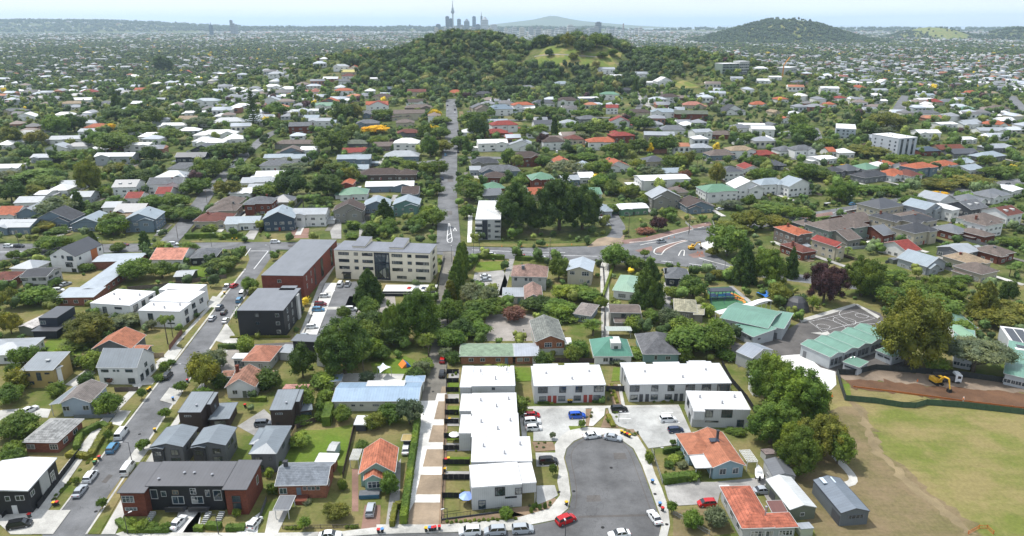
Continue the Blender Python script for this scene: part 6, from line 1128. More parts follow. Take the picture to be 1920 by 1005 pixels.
# ---------------------------------------------------------------- houses of the middle distance, read tile by tile from the photograph
TILES = {'a': (0, 200, .2388), 'b': (380, 200, .2388), 'c': (760, 200, .2388), 'd': (1140, 200, .2388), 'e': (1520, 200, .2388), 'f': (1130, 420, .2388), 'g': (1520, 420, .2388), 'u': (0, 0, .25), 'v': (480, 0, .25), 'w': (960, 0, .25), 'x': (1440, 0, .25)}
HOUSES = {
'a': "755 195 150 or wh h;265 250 260 gy gw h;500 95 130 wh wh h;200 110 130 wh wh g;525 290 220 lg wh x;440 365 140 lg wh g;600 350 150 gy wh h;330 440 140 lg lg x;60 525 140 wh wh x;1080 365 170 wh wh x 2;900 460 250 wh lg x 2;1500 465 190 nv nv x 2;40 335 90 wh wh h;1440 530 210 gy wh h;1340 600 200 lg lb h;1300 690 220 gy wh x 2;985 715 150 gy wh d 2;1045 770 100 rd wh x;1280 735 90 rd wh x;460 705 120 wh wh h;325 740 80 wh wh x;490 665 160 lg wh x;220 805 160 lg wh x;230 900 180 lg bl g;50 905 140 or wh x;100 1005 230 lg bl x;420 950 250 dg bl g;690 980 200 lb bl g;1010 882 190 gy br x;1110 985 200 lb bl g 2;870 845 100 lg wh x;1610 955 140 rb cr h;960 965 110 tn wh x;1530 75 130 wh wh x;1470 130 120 tn wh x;1370 180 170 wh wh x;1600 260 140 wh wh h;1600 310 150 lg wh h;1590 385 170 dg dg g;680 230 110 lg wh x;150 310 90 lg wh x;1180 270 150 wh wh h;640 760 120 lg lg x;700 160 110 lg wh x",
'b': "200 150 200 lg wh h;120 250 240 wh wh h;60 320 180 wh wh h;240 290 130 wh wh h;950 60 200 wh wh x;850 120 100 lb wh x;920 170 150 lg wh x 2;1010 160 60 lb wh x;990 20 130 gn wh x;770 212 150 gy br x 2;730 330 280 gt st h;700 395 150 gt bl g;830 380 110 wh wh x;590 442 180 lb wh x;755 448 120 lb wh x;570 505 200 gy wh h;530 592 190 wh wh x;430 640 210 lg wh x;300 730 140 wh wh x;410 700 100 lg wh x;1295 190 150 gy bl h 2;1200 330 160 gg gy h;1195 397 160 rd wh x;1600 352 170 wh wh h 2;1420 350 130 gt gt x;1560 432 230 lg bl h;1190 482 220 lb bl x 2;1240 532 100 lb wh x;1400 580 280 dn dn h;1600 580 130 dn dn h;1470 672 320 wh bl x;1185 740 180 gn wh h;1130 660 80 or rd g;1150 912 200 dn st g 2;840 942 220 lg wh x 2;605 978 200 lb db g 2;310 972 220 lb wh x;90 957 190 rb cr h;200 812 150 gt cr h;150 872 190 gt cr h;440 852 180 gy br h 2;620 802 140 gy cr h;1370 872 170 lb bl g 2;1600 862 170 lb tl g 2;1630 735 110 dn bl x;1560 110 130 gt cr h;1590 160 120 gt cr h;1620 242 150 rb gy h;1380 42 130 rd wh g 2;1330 90 130 gy bl x;60 160 120 wh wh x",
'c': "600 62 120 gy cr g 2;755 72 160 bl wh h 2;930 42 150 wh wh x;720 152 150 lb bl x;785 202 180 rd wh h 2;710 243 160 rd br h;690 352 200 wh wh x 2;910 352 210 lg wh g;1100 195 150 dg wh d 2;1275 165 120 lg wh h;1450 130 140 gy gy h;1170 342 150 dn wh h 2;1335 322 120 rb cr h 2;1540 342 180 or wh h 2;1655 250 60 rd wh h;960 472 200 dn br h 2;630 485 180 dg st h;745 552 270 gy bl h;695 602 150 dn br h;705 692 140 gn br h;1080 652 160 gn br h 2;550 542 70 lg lg x;1065 742 150 or cr x;1300 622 120 lg bl x;1430 602 100 wh wh x;1240 482 110 or cr g;1430 522 120 lb wh g;1640 492 100 or cr g;1480 742 110 gn wh x;1540 872 150 lb lg h;690 748 130 gy gy x",
'd': "245 77 150 dn cr h;440 97 175 lb wh h 2;650 112 220 gg br x 2;990 65 150 gy wh h;30 60 80 rd wh x 2;95 172 130 rd wh g 2;510 217 170 gy wh h;400 287 200 lg st x 2;750 262 130 lg wh x 2;900 257 160 gt br h;1050 202 140 gy wh h;1130 177 170 wh wh x;1215 237 150 wh wh x 2;1310 192 110 gy gy g;125 292 160 rd br h 2;20 302 60 or wh h;1400 132 70 or wh g;1330 75 60 tn cr g;740 362 150 lg lg h;900 422 180 gt bl h;1060 412 180 tn wh h 2;1240 417 170 rd br h;1415 387 120 gy wh h;1545 407 150 gy wh h 2;80 512 160 or wh g;380 472 140 dg cr h;985 587 140 dg wh h 2;1130 532 110 rd wh g;1320 502 140 dg dg h;450 652 340 wh wh x 2;520 562 130 lb wh x;1105 722 200 wh wh g 2;1300 692 200 lb wh h 2;1510 702 200 lb wh g 2;890 752 230 gn wh h 2;455 802 200 lg st g 2;720 837 180 dn bl g;575 722 100 gt cr h;205 852 200 wh gn x;1630 1002 130 gt gy h",
'e': "285 402 110 wh wh h;140 452 160 wh wh x;170 392 50 or wh x;540 282 130 lg lg x;930 267 150 wh wh x 2;1080 192 140 wh wh x 2;1245 292 120 wh wh x;950 387 130 db br h;1110 372 190 br tn x;1220 407 190 dg gy x;1450 432 230 lb gy h;1500 362 210 lg gy h;1260 172 130 lg wh x;1460 172 140 or wh h;1440 222 200 lg wh x;1230 482 150 lb wh x;1290 532 160 lb wh x;1100 502 160 or wh h;905 552 210 or bl h 2;645 502 80 or wh h;770 522 70 rb wh x;700 582 170 or wh h;830 587 120 rb wh h;490 532 140 gn wh h;590 512 90 wh wh h;340 542 130 dg gy h;520 592 240 dg gy h;220 552 120 dg gy h;1060 822 220 lg wh g 2;955 892 230 lb lg g 2;1300 792 240 gy wh h;1490 752 220 gy wh h;1610 702 150 wh wh x;1310 892 240 gy dg d 2;880 932 220 gt wh h;1130 902 100 wh wh h 2;630 882 320 dg cr h 2;690 992 180 dg cr h 2;410 962 280 gt br x;900 1002 300 dg cr h 2;1420 1002 320 gt wh h 2;1590 942 230 rb wh d 2",
'f': "1570 182 190 or gt h 2;1620 282 160 rb br h",
'g': "290 132 500 gt lgn h 2;340 182 170 gt st x;225 282 120 rd cr g 2;810 277 180 rd wh x;610 142 150 gy br x;890 162 300 dg cr h 2;1180 122 200 gy br h;1250 287 240 lg gy x;1330 372 240 tn cr h;980 387 270 lb lg g;1400 452 240 gt cr h;1530 302 250 gt br h;1430 102 260 gt wh h 2;1400 152 160 gt br h",
'v': "150 590 170 lg wh h 2;640 535 170 lg wh h 2;700 562 120 ye cr x;650 632 150 gy wh h;690 592 80 rb wh h;660 722 180 or wh h 2;120 672 150 wh wh h;240 692 150 wh wh h;110 782 170 lg wh g;550 792 120 or gy g;530 822 150 gn wh x;1080 642 190 dg gy h;1020 692 140 db db x;950 772 130 dn cr h 2;910 832 140 or wh x 2;1205 732 150 rb cr x 2;1200 792 200 dn wh x;1220 837 180 gt gt h;1150 902 200 gt cr x 2;1495 722 100 or cr h;1700 732 130 dg st h;1705 872 90 gt cr g 2;1640 852 60 gt cr x;1845 862 150 bl wh h 2;805 447 60 or or x;735 532 70 or wh g;880 612 90 wh wh x;75 552 80 lg wh h",
'w': "710 557 120 lg wh x 2;785 607 130 wh wh x 2;970 592 170 lg wh x 2;1150 652 160 wh wh g 2;1030 642 100 wh wh x;1190 772 150 dn wh h 2;735 752 140 gn wh h 2;575 782 130 wh bl x 2;425 802 140 dn wh h 2;250 802 150 dg wh h;90 837 140 or wh h 2;110 702 140 gy gy h 2;380 652 120 lb wh h;955 872 150 dn cr h;1360 817 130 pk cr h;1665 862 150 dg wh g;1860 812 100 or wh h;870 702 90 dg gy h;1690 612 80 lg wh x;1880 627 90 wh wh x",
'u': "1070 697 140 or wh x;660 712 120 rd cr h;570 742 200 gy wh h;610 772 190 wh wh x;790 802 100 gy wh h;540 802 150 tn wh h;1550 802 150 lb wh h 2;1780 692 130 wh wh h;100 860 150 gy cr h;300 760 140 gy wh h;420 505 150 wh wh x;330 590 200 lb wh x;1190 775 70 lg bl x;130 640 110 lg wh h;970 720 120 gy wh x;1400 560 80 or gy g;1640 600 50 or tn g;1380 655 110 wh wh x;1000 590 110 wh wh h",
'x': "110 770 90 or wh h;470 810 70 or wh h;680 680 90 or wh h;470 600 130 wh wh x;460 720 140 wh wh x 3;800 740 200 wh wh x;850 700 160 lg wh x;830 780 150 wh wh x;1150 830 150 wh wh x;1190 770 110 wh wh x;1250 790 100 rd cr h;1360 790 150 gy wh h;1540 720 90 or wh h;1680 720 110 tn wh h;1500 850 110 gn wh h;1740 840 120 gt wh h;1590 640 80 wh wh x;1700 575 70 tn wh h;1190 740 130 lb wh x;740 640 120 wh wh x;880 640 140 wh wh g;1200 880 170 gy wh h;1750 870 110 wh wh x;1540 950 130 lg wh x;1040 640 120 lg wh h;1280 640 140 lg wh h;1100 600 100 wh wh x;60 600 80 wh wh x;250 640 120 gy tn h;560 760 60 rd wh h"}
mid_rng = random.Random(4)
def region_rot(px, py):
    if px > 1400 and py > 300: t = min(1, (px - 1400) / 140.); return GRID + t * R_(21)
    if px > 1000 and py > 270 and py < 430: return GRID + R_(4)
    if px > 900: return GRID + R_(mid_rng.choice((-12, -4, 4, 10)))
    return GRID + R_(mid_rng.choice((0, 0, -3, 3)))
RT = {'h': 'hip', 'g': 'gy', 'x': 'gx', 'd': 'gx'}; RW = {'h': 'hipped', 'g': 'front-gabled', 'x': 'long-roofed', 'd': 'dormered'}
HN = 0
def mid_house(px, py, wpx, rc, wc, k, st, seed):
    global HN
    g = P(px, py); rot = region_rot(px, py); s = mpp(g); W = wpx * s * (.86 if px > 1480 and py > 385 else 1.16) + .8; rr = random.Random(seed)
    W = min(max(W, 7.), 22. if py < 200 else 40.); D = max(W, 14.) if k in 'g' and W < 16 else rr.uniform(12, 15.5); D = min(D, 17 if py > 330 else 14.)
    h = 4.1 + (st - 1) * 2.7; z0 = float(H(g.x, g.y)); c = Vector((g.x, g.y, 0)) + Vector((-math.sin(rot), math.cos(rot), 0)) * D * .5
    w = dict(c=(c.x, c.y), rot=rot, W=W, D=D, h=h, k=RT[k], ov=.45, p=rr.uniform(.36, .5) if k in 'hg' else (.3 if rc in ('wh', 'lg', 'lb') else .4))
    if k == 'x' and rc in ('wh',) and rr.random() < .5: w['p'] = .15
    tiled = rc in ('or', 'rd', 'rb', 'dn', 'gt', 'pk', 'tn', 'br') or (rc in ('gy', 'dg', 'gg') and rr.random() < .5)
    roof = ('membrane', (.64, .64, .64)) if rc == 'wh' and k == 'x' else ('tile_roof' if tiled else 'metal_roof', rc)
    wall = (('brick' if wc == 'br' else 'weatherboard'), wc); wings = [w]
    # a projecting front or side wing breaks up the plain box
    if k in 'hx' and W > 10 and rr.random() < .75:
        sx = rr.choice((-1, 1)); wings.append(dict(w, c=tuple(xf((c.x, c.y), rot, (sx * W * .27, -D * .28, 0))[:2]), W=W * .38, D=D * .62, h=h - .12, k='gy' if rr.random() < .6 else 'hip'))
    if k == 'g' and rr.random() < .7: wings.append(dict(w, c=tuple(xf((c.x, c.y), rot, (rr.choice((-1, 1)) * W * .2, -D * .42, 0))[:2]), W=W * .5, D=D * .34, h=h - .5, k='gy'))
    if rr.random() < .35: wings.append(dict(w, c=tuple(xf((c.x, c.y), rot, (rr.choice((-1, 1)) * W * .55, D * .1, 0))[:2]), W=W * .3, D=D * .6, h=2.8, k='flat'))
    near_ = py > 300; big = wpx > 26; wins = []
    side = 'l' if g.x > 60 else 'r'
    if near_: wins = autowins(0, W, D, h, 'f' + side, seed=seed, lev=st, kind=rr.choice(('w2', 'w3', 'wg')), hh=1.35, ww=1.7) + [(0, 'f', .5, .1, 1., 2.1, 'door', rr.choice(('db', 'rd', 'wh', 'dg')))]
    else: wins = autowins(0, W, D, h, 'f', n=3, seed=seed, lev=st, kind='w2', hh=1.5, ww=2.0)
    if len(wings) > 1 and wings[1]['W'] > 3 and wings[1]['h'] > 2.9: wins.append((1, 'f', .5, 1.1 + (st - 1) * 2.6, min(2.2, wings[1]['W'] * .5), 1.4, 'w3'))
    ex = None
    if near_:
        fs = []
        if tiled and rr.random() < .6: fs.append(chimney(rr.uniform(-.3, .3) * W, rr.uniform(-.1, .2) * D, h, h + rr.uniform(2.4, 3.2), 'br' if rr.random() < .6 else 'gy'))
        if k == 'd':
            fs.append(lambda r: [add_box(r, 'dormer', 'weatherboard', 'wh', x - .8, -D * .3, h + .2, x + .8, 0, h + 2.0) for x in (-W * .22, W * .18)])
        if rr.random() < .25 and st == 1: fs.append(lambda r: add_box(r, 'deck', 'timber', 'tn', -W * .3, -D / 2 - 2.4, .0, W * .1, -D / 2 + .3, .55))
        if rr.random() < .12 and not tiled: fs.append(lambda r: [add_box(r, 'roof_vent', 'alloy', 'lg', x, -.3, h + w['p'] * D * .45 - .3, x + .5, .2, h + w['p'] * D * .5 + .3) for x in (W * .2,)])
        ex = many(*fs)
    size = 'small ' if W < 10.5 else 'wide ' if W > 20 else ''
    look = size + {2: 'two-storey ', 3: 'three-storey '}.get(st, '') + (pw(wc) + (' ' if wc == 'br' else '-walled ')) + 'house with ' + pw(rc) + ' ' + {'h': 'hipped', 'g': 'gabled', 'x': 'ridged', 'd': 'dormered'}[k] + ' roof'
    house('house', None, 'house', wings, wall=wall, roof=roof, wins=wins, trim='wh' if wc != 'bk' else 'gy', gutter=near_, group='suburban houses', look=look, extra=ex, z0=z0 - .3)
    for q in wings: HR.append((q['c'][0], q['c'][1], max(q['W'], q['D']) / 2))
    q = xf((c.x, c.y), rot, (0, -D / 2 - 4, 0)); HR.append((q.x, q.y, min(W * .38, 8)))
    HN += 1
    if near_:                                     # hard standing and a paling fence of its own
        s_ = rr.choice((-1, 1)); a = xf((c.x, c.y), rot, (s_ * (W / 2 + 2.2), D * .3, 0)); b = xf((c.x, c.y), rot, (s_ * (W / 2 + 2.2), -D / 2 - 9, 0))
        if rr.random() < .6: ribbon('driveway', rr.choice(('grey_concrete', 'light_concrete', 'lane_asphalt')), [(a.x, a.y), (b.x, b.y)], 2.9, .24, px=False, nw=1)
        if rr.random() < .4:
            q = xf((c.x, c.y), rot, (s_ * rr.uniform(.1, .4) * W, D / 2 + 3.2, 0)); sw = dict(c=(q.x, q.y), rot=rot, W=3.4, D=2.8, h=2.1, k=rr.choice(('gx', 'mb')), ov=.1, p=.2); HR.append((q.x, q.y, 2.))
            house('garden_shed', None, 'shed', [sw], wall=('vertical_cladding', rr.choice(('gy', 'gg', 'gt', 'lb'))), roof=('metal_roof', rr.choice(('lg', 'gy', 'rb'))), gutter=False, look='tiny metal-roofed garden shed', group='garden sheds', z0=float(H(q.x, q.y)))
        if rr.random() < .55:
            a = xf((c.x, c.y), rot, (-s_ * (W / 2 + 1.6), -D / 2 - 6, 0)); b = xf((c.x, c.y), rot, (-s_ * (W / 2 + 1.6), D / 2 + 4, 0)); d = xf((c.x, c.y), rot, (s_ * (W / 2 + 1.2), D / 2 + 4, 0))
            if abs(float(H(a.x, a.y)) - float(H(d.x, d.y))) < 1.: fence([(a.x, a.y), (b.x, b.y), (d.x, d.y)], 1.5, rr.choice(('gt', 'gt', 'dg', 'gy', 'dn')), px=False, z=float(H(b.x, b.y)), posts=4)
for key, txt in HOUSES.items():
    ox, oy, sc = TILES[key]
    for i, e in enumerate(txt.split(';')):
        t = e.split(); mid_house(ox + float(t[0]) * sc, oy + float(t[1]) * sc, float(t[2]) * sc, t[3], t[4], t[5], int(t[6]) if len(t) > 6 else 1, hash((key, i)) % 9999 if False else (ord(key) * 131 + i * 7))
print('mid houses', HN)
# ================================================================ TREES, HEDGES
TT_ = dict(TILES); TT_.update({'A': (0, 600, .403), 'B': (480, 600, .403), 'C': (960, 600, .403), 'D': (1440, 600, .403), 'F': (0, 420, .2388), 'G': (350, 420, .2388), 'H': (750, 420, .2388), 'I': (1130, 420, .2388), 'J': (1520, 420, .2388), 'K': (0, 0, 1)})
# X Y(base) W H kind colour, in each tile's own enlarged pixels
TREE_TXT = {
'F': "360 230 180 130 r r;470 205 150 110 r r;720 185 90 130 c d;860 105 200 150 r r;100 290 90 80 r r;240 250 110 60 b r;910 232 110 80 r r;1130 205 80 150 C d;1240 200 110 60 b l;1470 245 130 100 r l;1030 470 230 190 r r;1250 445 170 150 r r;250 660 240 160 r r;60 680 140 170 r o;60 885 150 190 r o;400 660 140 110 r r;650 960 400 260 W o;520 860 160 100 s g;560 1000 240 100 b r;960 842 230 130 s g;1180 852 90 100 t g;1300 965 130 290 P r;1345 905 90 220 P r;660 385 110 80 b r;335 512 110 60 b r;20 365 80 70 r r;1110 292 90 60 b r",
'G': "250 402 220 140 s r;490 552 120 130 r f;1110 242 40 120 t d;1420 640 220 290 M d;1620 965 200 340 W r;1230 760 110 110 r r;1430 112 130 110 c d;1560 110 120 100 r r;1290 122 100 50 b r",
'H': "130 960 350 430 W r;500 380 80 240 C r;480 440 90 290 C r;465 480 90 270 C r;450 520 95 250 C r;435 560 95 240 C r;418 600 100 230 C r;395 630 90 190 C o;370 640 80 130 C r;560 650 170 190 s g;680 690 190 200 s g;400 800 180 200 r r;590 905 180 110 s r;395 990 200 150 r f;240 975 150 130 p l;1250 455 150 190 r r;1290 605 180 130 r l;1450 620 240 120 s r;1290 770 330 110 s r;900 780 170 130 r R;1580 680 90 110 r l;1530 862 140 120 p r",
'I': "100 362 210 200 r r;260 382 150 130 r r;370 665 240 390 M d;330 272 70 70 t r;1000 275 270 250 r r;870 262 90 80 r o;1120 485 200 330 M d;1320 505 280 310 W r;1490 435 120 250 c d;560 602 120 110 r l;720 595 190 180 r r;900 442 90 80 r o;990 452 90 60 b r;1400 645 170 170 r o;530 825 170 160 r g;390 792 140 120 r r;650 935 230 200 r r;920 965 200 200 r f;830 735 110 110 b l;900 1005 130 80 b r;1640 705 60 110 p r;260 862 70 60 b r",
'J': "130 645 280 330 W U;430 595 300 330 W r;680 505 230 140 s r;850 605 220 150 r r;1080 645 340 230 W r;640 675 160 160 r o;1390 765 220 320 M o;1560 645 120 200 r d;1540 835 330 170 s o;300 245 80 70 p l;1180 95 120 90 P l;1600 185 160 80 r r;1150 202 160 50 b r;420 172 70 35 b r;1200 482 120 80 r r;30 705 130 150 p l;1580 425 100 110 P r",
'a': "420 242 190 170 r r;260 315 170 120 r o;60 315 160 150 r o;220 372 120 70 b r;870 385 280 170 s r;750 335 150 130 s r;1070 255 200 120 r r;1180 165 180 140 r r;1030 75 120 80 r r;890 115 180 100 r d;560 205 150 140 r d;470 445 180 90 s r;640 425 150 90 r r;680 705 220 280 W o;610 845 90 180 C d;900 565 200 120 r o;1180 445 130 130 r d;1320 285 180 100 r r;1540 175 170 90 s g;230 605 300 110 s r;60 605 180 100 r g;340 665 250 120 s r;60 765 170 170 r d;120 765 120 110 P r;220 725 170 110 r o;400 905 260 180 r g;770 825 170 80 s r;860 975 190 140 r r;1080 645 200 140 r d;1180 835 190 140 r r;1370 805 180 110 r r;1310 905 190 120 r r;1520 705 210 140 r r;1600 565 180 150 r r;1480 905 170 110 r r;320 985 150 80 r o;440 1005 130 60 b r;820 705 90 80 r l;1200 665 120 70 b l;430 535 90 80 r r;100 425 100 60 b r;350 505 100 80 r r;1000 225 130 110 r r;860 185 70 50 b Y",
'b': "390 175 130 300 N d;400 245 150 90 r r;530 175 130 90 r r;560 95 170 120 r r;620 205 150 90 r r;1000 375 240 180 r r;1090 125 160 140 r d;1180 105 130 120 r o;1160 265 140 110 r r;1350 222 170 70 s Y;1370 312 150 80 r r;1410 115 140 90 r r;240 405 200 120 r r;70 425 180 120 r r;60 565 180 130 r r;150 505 120 80 r r;300 565 230 100 s r;190 725 200 140 r o;500 725 180 110 r r;680 725 220 210 r d;960 725 280 190 W d;720 525 190 80 s g;910 505 140 90 r o;1050 525 150 90 r r;1150 615 130 140 r o;780 805 130 130 P r;940 785 110 80 r f;1420 925 170 200 c d;1310 1005 150 100 r r;1460 985 110 110 r r;1040 875 70 60 b l;1490 455 160 60 b r;1620 515 130 90 r r;530 345 120 100 p r;430 475 120 70 r r;1180 965 110 70 b r;40 1005 110 80 b r",
'c': "290 145 130 60 r r;230 105 100 80 r Y;210 205 110 60 r Y;270 265 150 100 r r;160 265 110 120 r r;290 375 150 110 r o;190 405 130 170 r r;430 335 130 100 r r;480 355 70 120 c d;560 265 150 190 r d;560 165 170 120 r r;220 565 180 140 r r;240 705 110 100 r r;210 955 190 170 r r;90 985 140 120 r r;460 625 120 90 r r;450 445 80 60 r r;500 755 220 170 r r;560 655 130 90 r o;480 885 110 110 r r;865 1000 360 390 W d;1050 1010 170 190 r d;1215 1000 400 440 W d;1395 990 330 360 W d;810 465 110 130 r r;1070 475 150 90 r r;1080 325 90 110 r U;1050 235 140 90 r r;970 245 150 80 r r;860 325 60 80 P r;940 345 60 130 P r;1170 235 50 150 C d;1000 345 60 50 c d;1350 365 130 70 b l;1430 435 170 70 r r;1250 565 230 140 s g;900 645 150 100 r r;950 605 130 90 r r;1530 665 150 130 r r;1620 685 130 110 r r;1520 555 170 130 r r;1610 385 130 90 r r;1430 235 200 110 r r;1590 205 120 80 r r;1380 265 130 60 r g;1180 645 100 80 r l;1300 435 70 60 r r;1100 95 180 90 r r;1420 105 180 80 r r;1640 845 130 80 r r",
'd': "290 195 150 100 r d;100 405 140 120 r r;250 375 150 120 r r;450 375 200 140 r r;330 375 50 80 r Y;620 475 110 120 r o;610 435 60 70 r Y;700 525 60 160 P r;745 505 60 140 P r;520 505 170 120 r r;360 575 170 100 s g;240 495 110 80 r l;610 580 85 80 r R;680 645 80 80 r r;860 635 120 190 r o;1110 305 160 90 r r;1180 485 150 100 r r;1230 605 160 120 r r;1550 305 190 160 r r;1500 185 130 120 r r;1560 585 160 140 r r;1430 595 120 90 r r;480 895 130 100 r r;400 985 110 120 r U;300 1005 130 60 b R;170 725 130 110 r l;60 705 150 110 r r;560 665 80 70 r r;1115 805 100 110 r f;1130 985 220 170 r o;980 815 170 80 s g;1300 865 250 110 s r;1500 905 180 120 r r;1340 975 180 120 r o;1000 1010 240 100 r o;640 805 70 80 t r;290 785 100 90 r l;480 145 100 50 b r;200 145 100 60 r r",
'e': "150 335 200 80 r r;370 155 90 120 c d;460 215 120 100 r r;630 205 250 150 s o;720 175 180 110 r r;600 235 120 70 s g;830 295 60 90 C d;760 285 100 80 r r;480 405 280 90 s o;740 485 190 110 r r;860 485 130 80 r r;1150 565 180 80 r r;1400 465 130 80 r r;1500 565 220 90 s r;1300 645 300 100 s o;1060 665 260 90 s o;100 585 200 100 r r;260 755 250 170 W r;480 695 200 80 s r;650 715 120 90 r r;830 825 230 130 W r;1020 725 130 60 r Y;950 775 90 50 b r;1350 835 110 60 r r;1560 855 200 80 r r;1600 535 150 70 r r;1180 995 110 90 P l;270 495 90 40 b Y;640 815 40 30 b l",
'A': "940 335 130 170 r o;990 250 110 110 r g;490 462 120 120 r f;70 560 150 120 r r;30 405 110 100 r r;50 650 90 80 r r;50 275 60 70 b r;655 378 40 60 t r;840 352 55 65 t r;765 472 50 60 t r;660 622 65 65 t f;500 572 40 60 t r;350 772 35 40 t r;470 892 50 60 t r;760 242 40 50 b r;650 992 70 55 b f;700 990 60 45 b f;610 965 40 40 b l;765 992 50 45 b f;1100 932 40 50 t l;790 215 40 30 b r;735 290 50 40 b r;515 300 50 50 b R;560 285 60 45 b r",
'B': "400 285 280 290 W d;210 288 110 165 r d;330 242 110 190 W r;310 330 120 90 b r;495 275 90 150 P r;400 485 80 80 r r;200 605 90 75 s l;210 492 80 45 b l;545 522 90 85 r o;620 495 110 100 r f;710 505 110 130 s g;305 400 55 60 b r;300 440 50 60 b r;290 475 45 50 b r;370 945 100 85 r o;225 988 60 65 t f;620 832 80 110 r r;490 612 60 50 b r;800 185 100 130 p l;900 152 120 110 r f;1030 92 120 80 r r;780 245 90 60 b l;235 862 40 30 b g;400 800 40 60 b r;880 192 60 60 b g;1165 932 60 60 b f;60 740 40 50 b l;75 820 50 60 b r;90 700 50 50 b r",
'C': "380 92 120 100 p r;320 160 60 60 b r;570 62 90 80 b r;590 182 110 50 b r;490 212 80 40 b g;805 202 70 60 b r;840 180 200 150 r r;960 172 150 150 r f;1000 192 90 60 b f;190 732 40 60 t r;190 562 30 40 t g;325 512 35 45 t f;750 592 30 35 t r;640 672 40 60 b r;745 912 50 65 t f;845 985 90 90 r r;955 980 100 100 r g;1060 545 60 40 b r;1020 530 50 30 b r",
'K': "700 628 55 45 r d;735 655 60 50 r d;690 655 46 50 r r;800 640 50 46 r r;838 612 44 50 r r;862 640 50 40 r d;715 680 30 30 r d;690 600 40 40 r r;880 615 50 34 s r;905 600 60 40 s r;1005 590 50 34 s d;1050 600 60 36 s r;1447 775 84 110 W r;1502 800 116 110 W f;1452 845 90 90 W r;1550 872 92 92 W o;1500 900 86 100 W r;1576 880 50 70 r r;1720 702 140 152 W o;1843 712 118 76 Q g;1640 560 60 40 r r;1690 585 60 45 r r;1760 600 80 50 r r;1810 640 50 40 b r;1760 700 40 30 b l;1900 605 60 40 s o;1193 179 22 32 N d;302 136 40 30 W d;216 210 20 40 c d;40 690 40 40 r r;20 830 60 50 r r;20 880 40 40 r r;560 800 30 20 b r;1300 905 30 20 b r;1265 870 22 16 b l;1280 880 20 14 b g;1255 880 18 14 b f;1275 860 18 12 b f"}
ntree = 0
for key, txt in TREE_TXT.items():
    ox, oy, sc = TT_[key]
    for e in txt.split(';'):
        t = e.split(); tree_px(ox + float(t[0]) * sc, oy + float(t[1]) * sc, float(t[2]) * sc, float(t[3]) * sc, t[4], t[5], group='trees and bushes of the suburb'); ntree += 1
print('trees', ntree)
hedge([(784, 792), (776, 850), (766, 920), (757, 985)], 1.5, 2.6, 'f', 'long clipped green hedge along the concrete drive', dens=16)
hedge([(1243, 906), (1293, 900)], 2.2, 2.0, 'r', 'thick clipped hedge at the corner of the vegetable garden')
hedge([(1243, 852), (1290, 845)], .8, 1.6, 'd', 'thin dark hedge at the back of the vegetable garden')
hedge([(348, 447), (405, 445), (455, 446)], 2.5, 2.4, 'f', 'long boxy hedge above the main road'); hedge([(425, 512), (440, 490), (457, 470)], 2.6, 2.4, 'r', 'tall hedge around the bright green lawn by the corner')
hedge([(325, 510), (345, 490), (368, 470)], 2.2, 2.4, 'r', 'hedge between salmon-roofed cottage and black bungalow'); hedge([(890, 494), (894, 484), (946, 487)], 2., 2.2, 'r', 'clipped hedge around the small lawn by the main road')
hedge([(966, 487), (1028, 492)], 2, 2., 'r', 'clipped hedge in front of the large brown-tiled house'); hedge([(878, 508), (890, 492)], 2, 2.4, 'r', 'hedge beside the tall cypress row'); hedge([(144, 845), (152, 818), (190, 800), (203, 806)], 1.6, 1.6, 'r', 'rounded hedge around the brick house lawn')
hedge([(128, 856), (170, 860), (196, 815), (206, 800)], 1.8, 1.4, 'o', 'olive hedge along the footpath in front of the brick house'); hedge([(222, 980), (240, 998), (318, 998)], 1.4, 1.2, 'f', 'bright low hedge wrapping the brick terrace corner')
hedge([(365, 995), (382, 995)], 1.4, 1.2, 'f', 'short bright hedge between two terrace driveways'); hedge([(388, 990), (415, 992)], 1.6, 1.4, 'f', 'leafy bright hedge in front of the terrace steps'); hedge([(425, 994), (460, 993)], 1.5, 1.2, 'f', 'bright hedge below the right brick bay of the terrace')
hedge([(410, 655), (466, 653)], 1.5, 1.8, 'd', 'dark hedge behind the orange hipped cottage'); hedge([(735, 990), (742, 955), (755, 952)], 1.2, 1.8, 'o', 'brownish hedge at the foot of the green cottage drive'); hedge([(612, 800), (620, 770)], 2.5, 3, 'r', 'tall rough hedge right of the patterned-roof house')
hedge([(470, 752), (500, 752)], 1.2, 1.4, 'l', 'light green planting between the two dark box houses'); hedge([(1470, 425), (1556, 412)], 2.2, 2.2, 'r', 'hedge along the east road below the trees'); hedge([(1130, 560), (1150, 500)], 1., 1.4, 'l', 'narrow planting beside the shared driveway')
hedge([(1146, 722), (1158, 758)], .9, .7, 'o', 'low planting between the two white terraces'); hedge([(1140, 780), (1150, 802)], 1.4, .8, 'o', 'low planting between the two parking courts'); hedge([(1168, 812), (1192, 818)], 1., .6, 'g', 'low planting behind the cul-de-sac bins')
hedge([(1008, 756), (1030, 757)], 1.2, .8, 'd', 'low dark planting under the left end of the red-door terrace'); hedge([(1110, 755), (1134, 755)], 1.2, .8, 'd', 'low dark planting under the right end of the red-door terrace')
hedge([(450, 612), (560, 608)], 1., .8, 'R', 'reddish low planting in front of the charcoal block') if False else hedge([(432, 634), (545, 633)], 1.2, .7, 'o', 'low planting at the foot of the charcoal block')
for i in range(16): x = 838 + i * 8.6; tree_px(x, 982 - i * .5 + (i % 2) * 2, 6.5, 7, 'b', 'l', label='round clipped shrub in the street border row before the nearest white townhouse', group='clipped shrubs in the street border')
for i, x in enumerate((538, 546, 553, 560, 650, 660, 668)): tree_px(x, 994 if i < 4 else 992, 8, 8, 'b', 'l', label='round clipped shrub in the border outside the low front fences', group='clipped shrubs by the front fences')
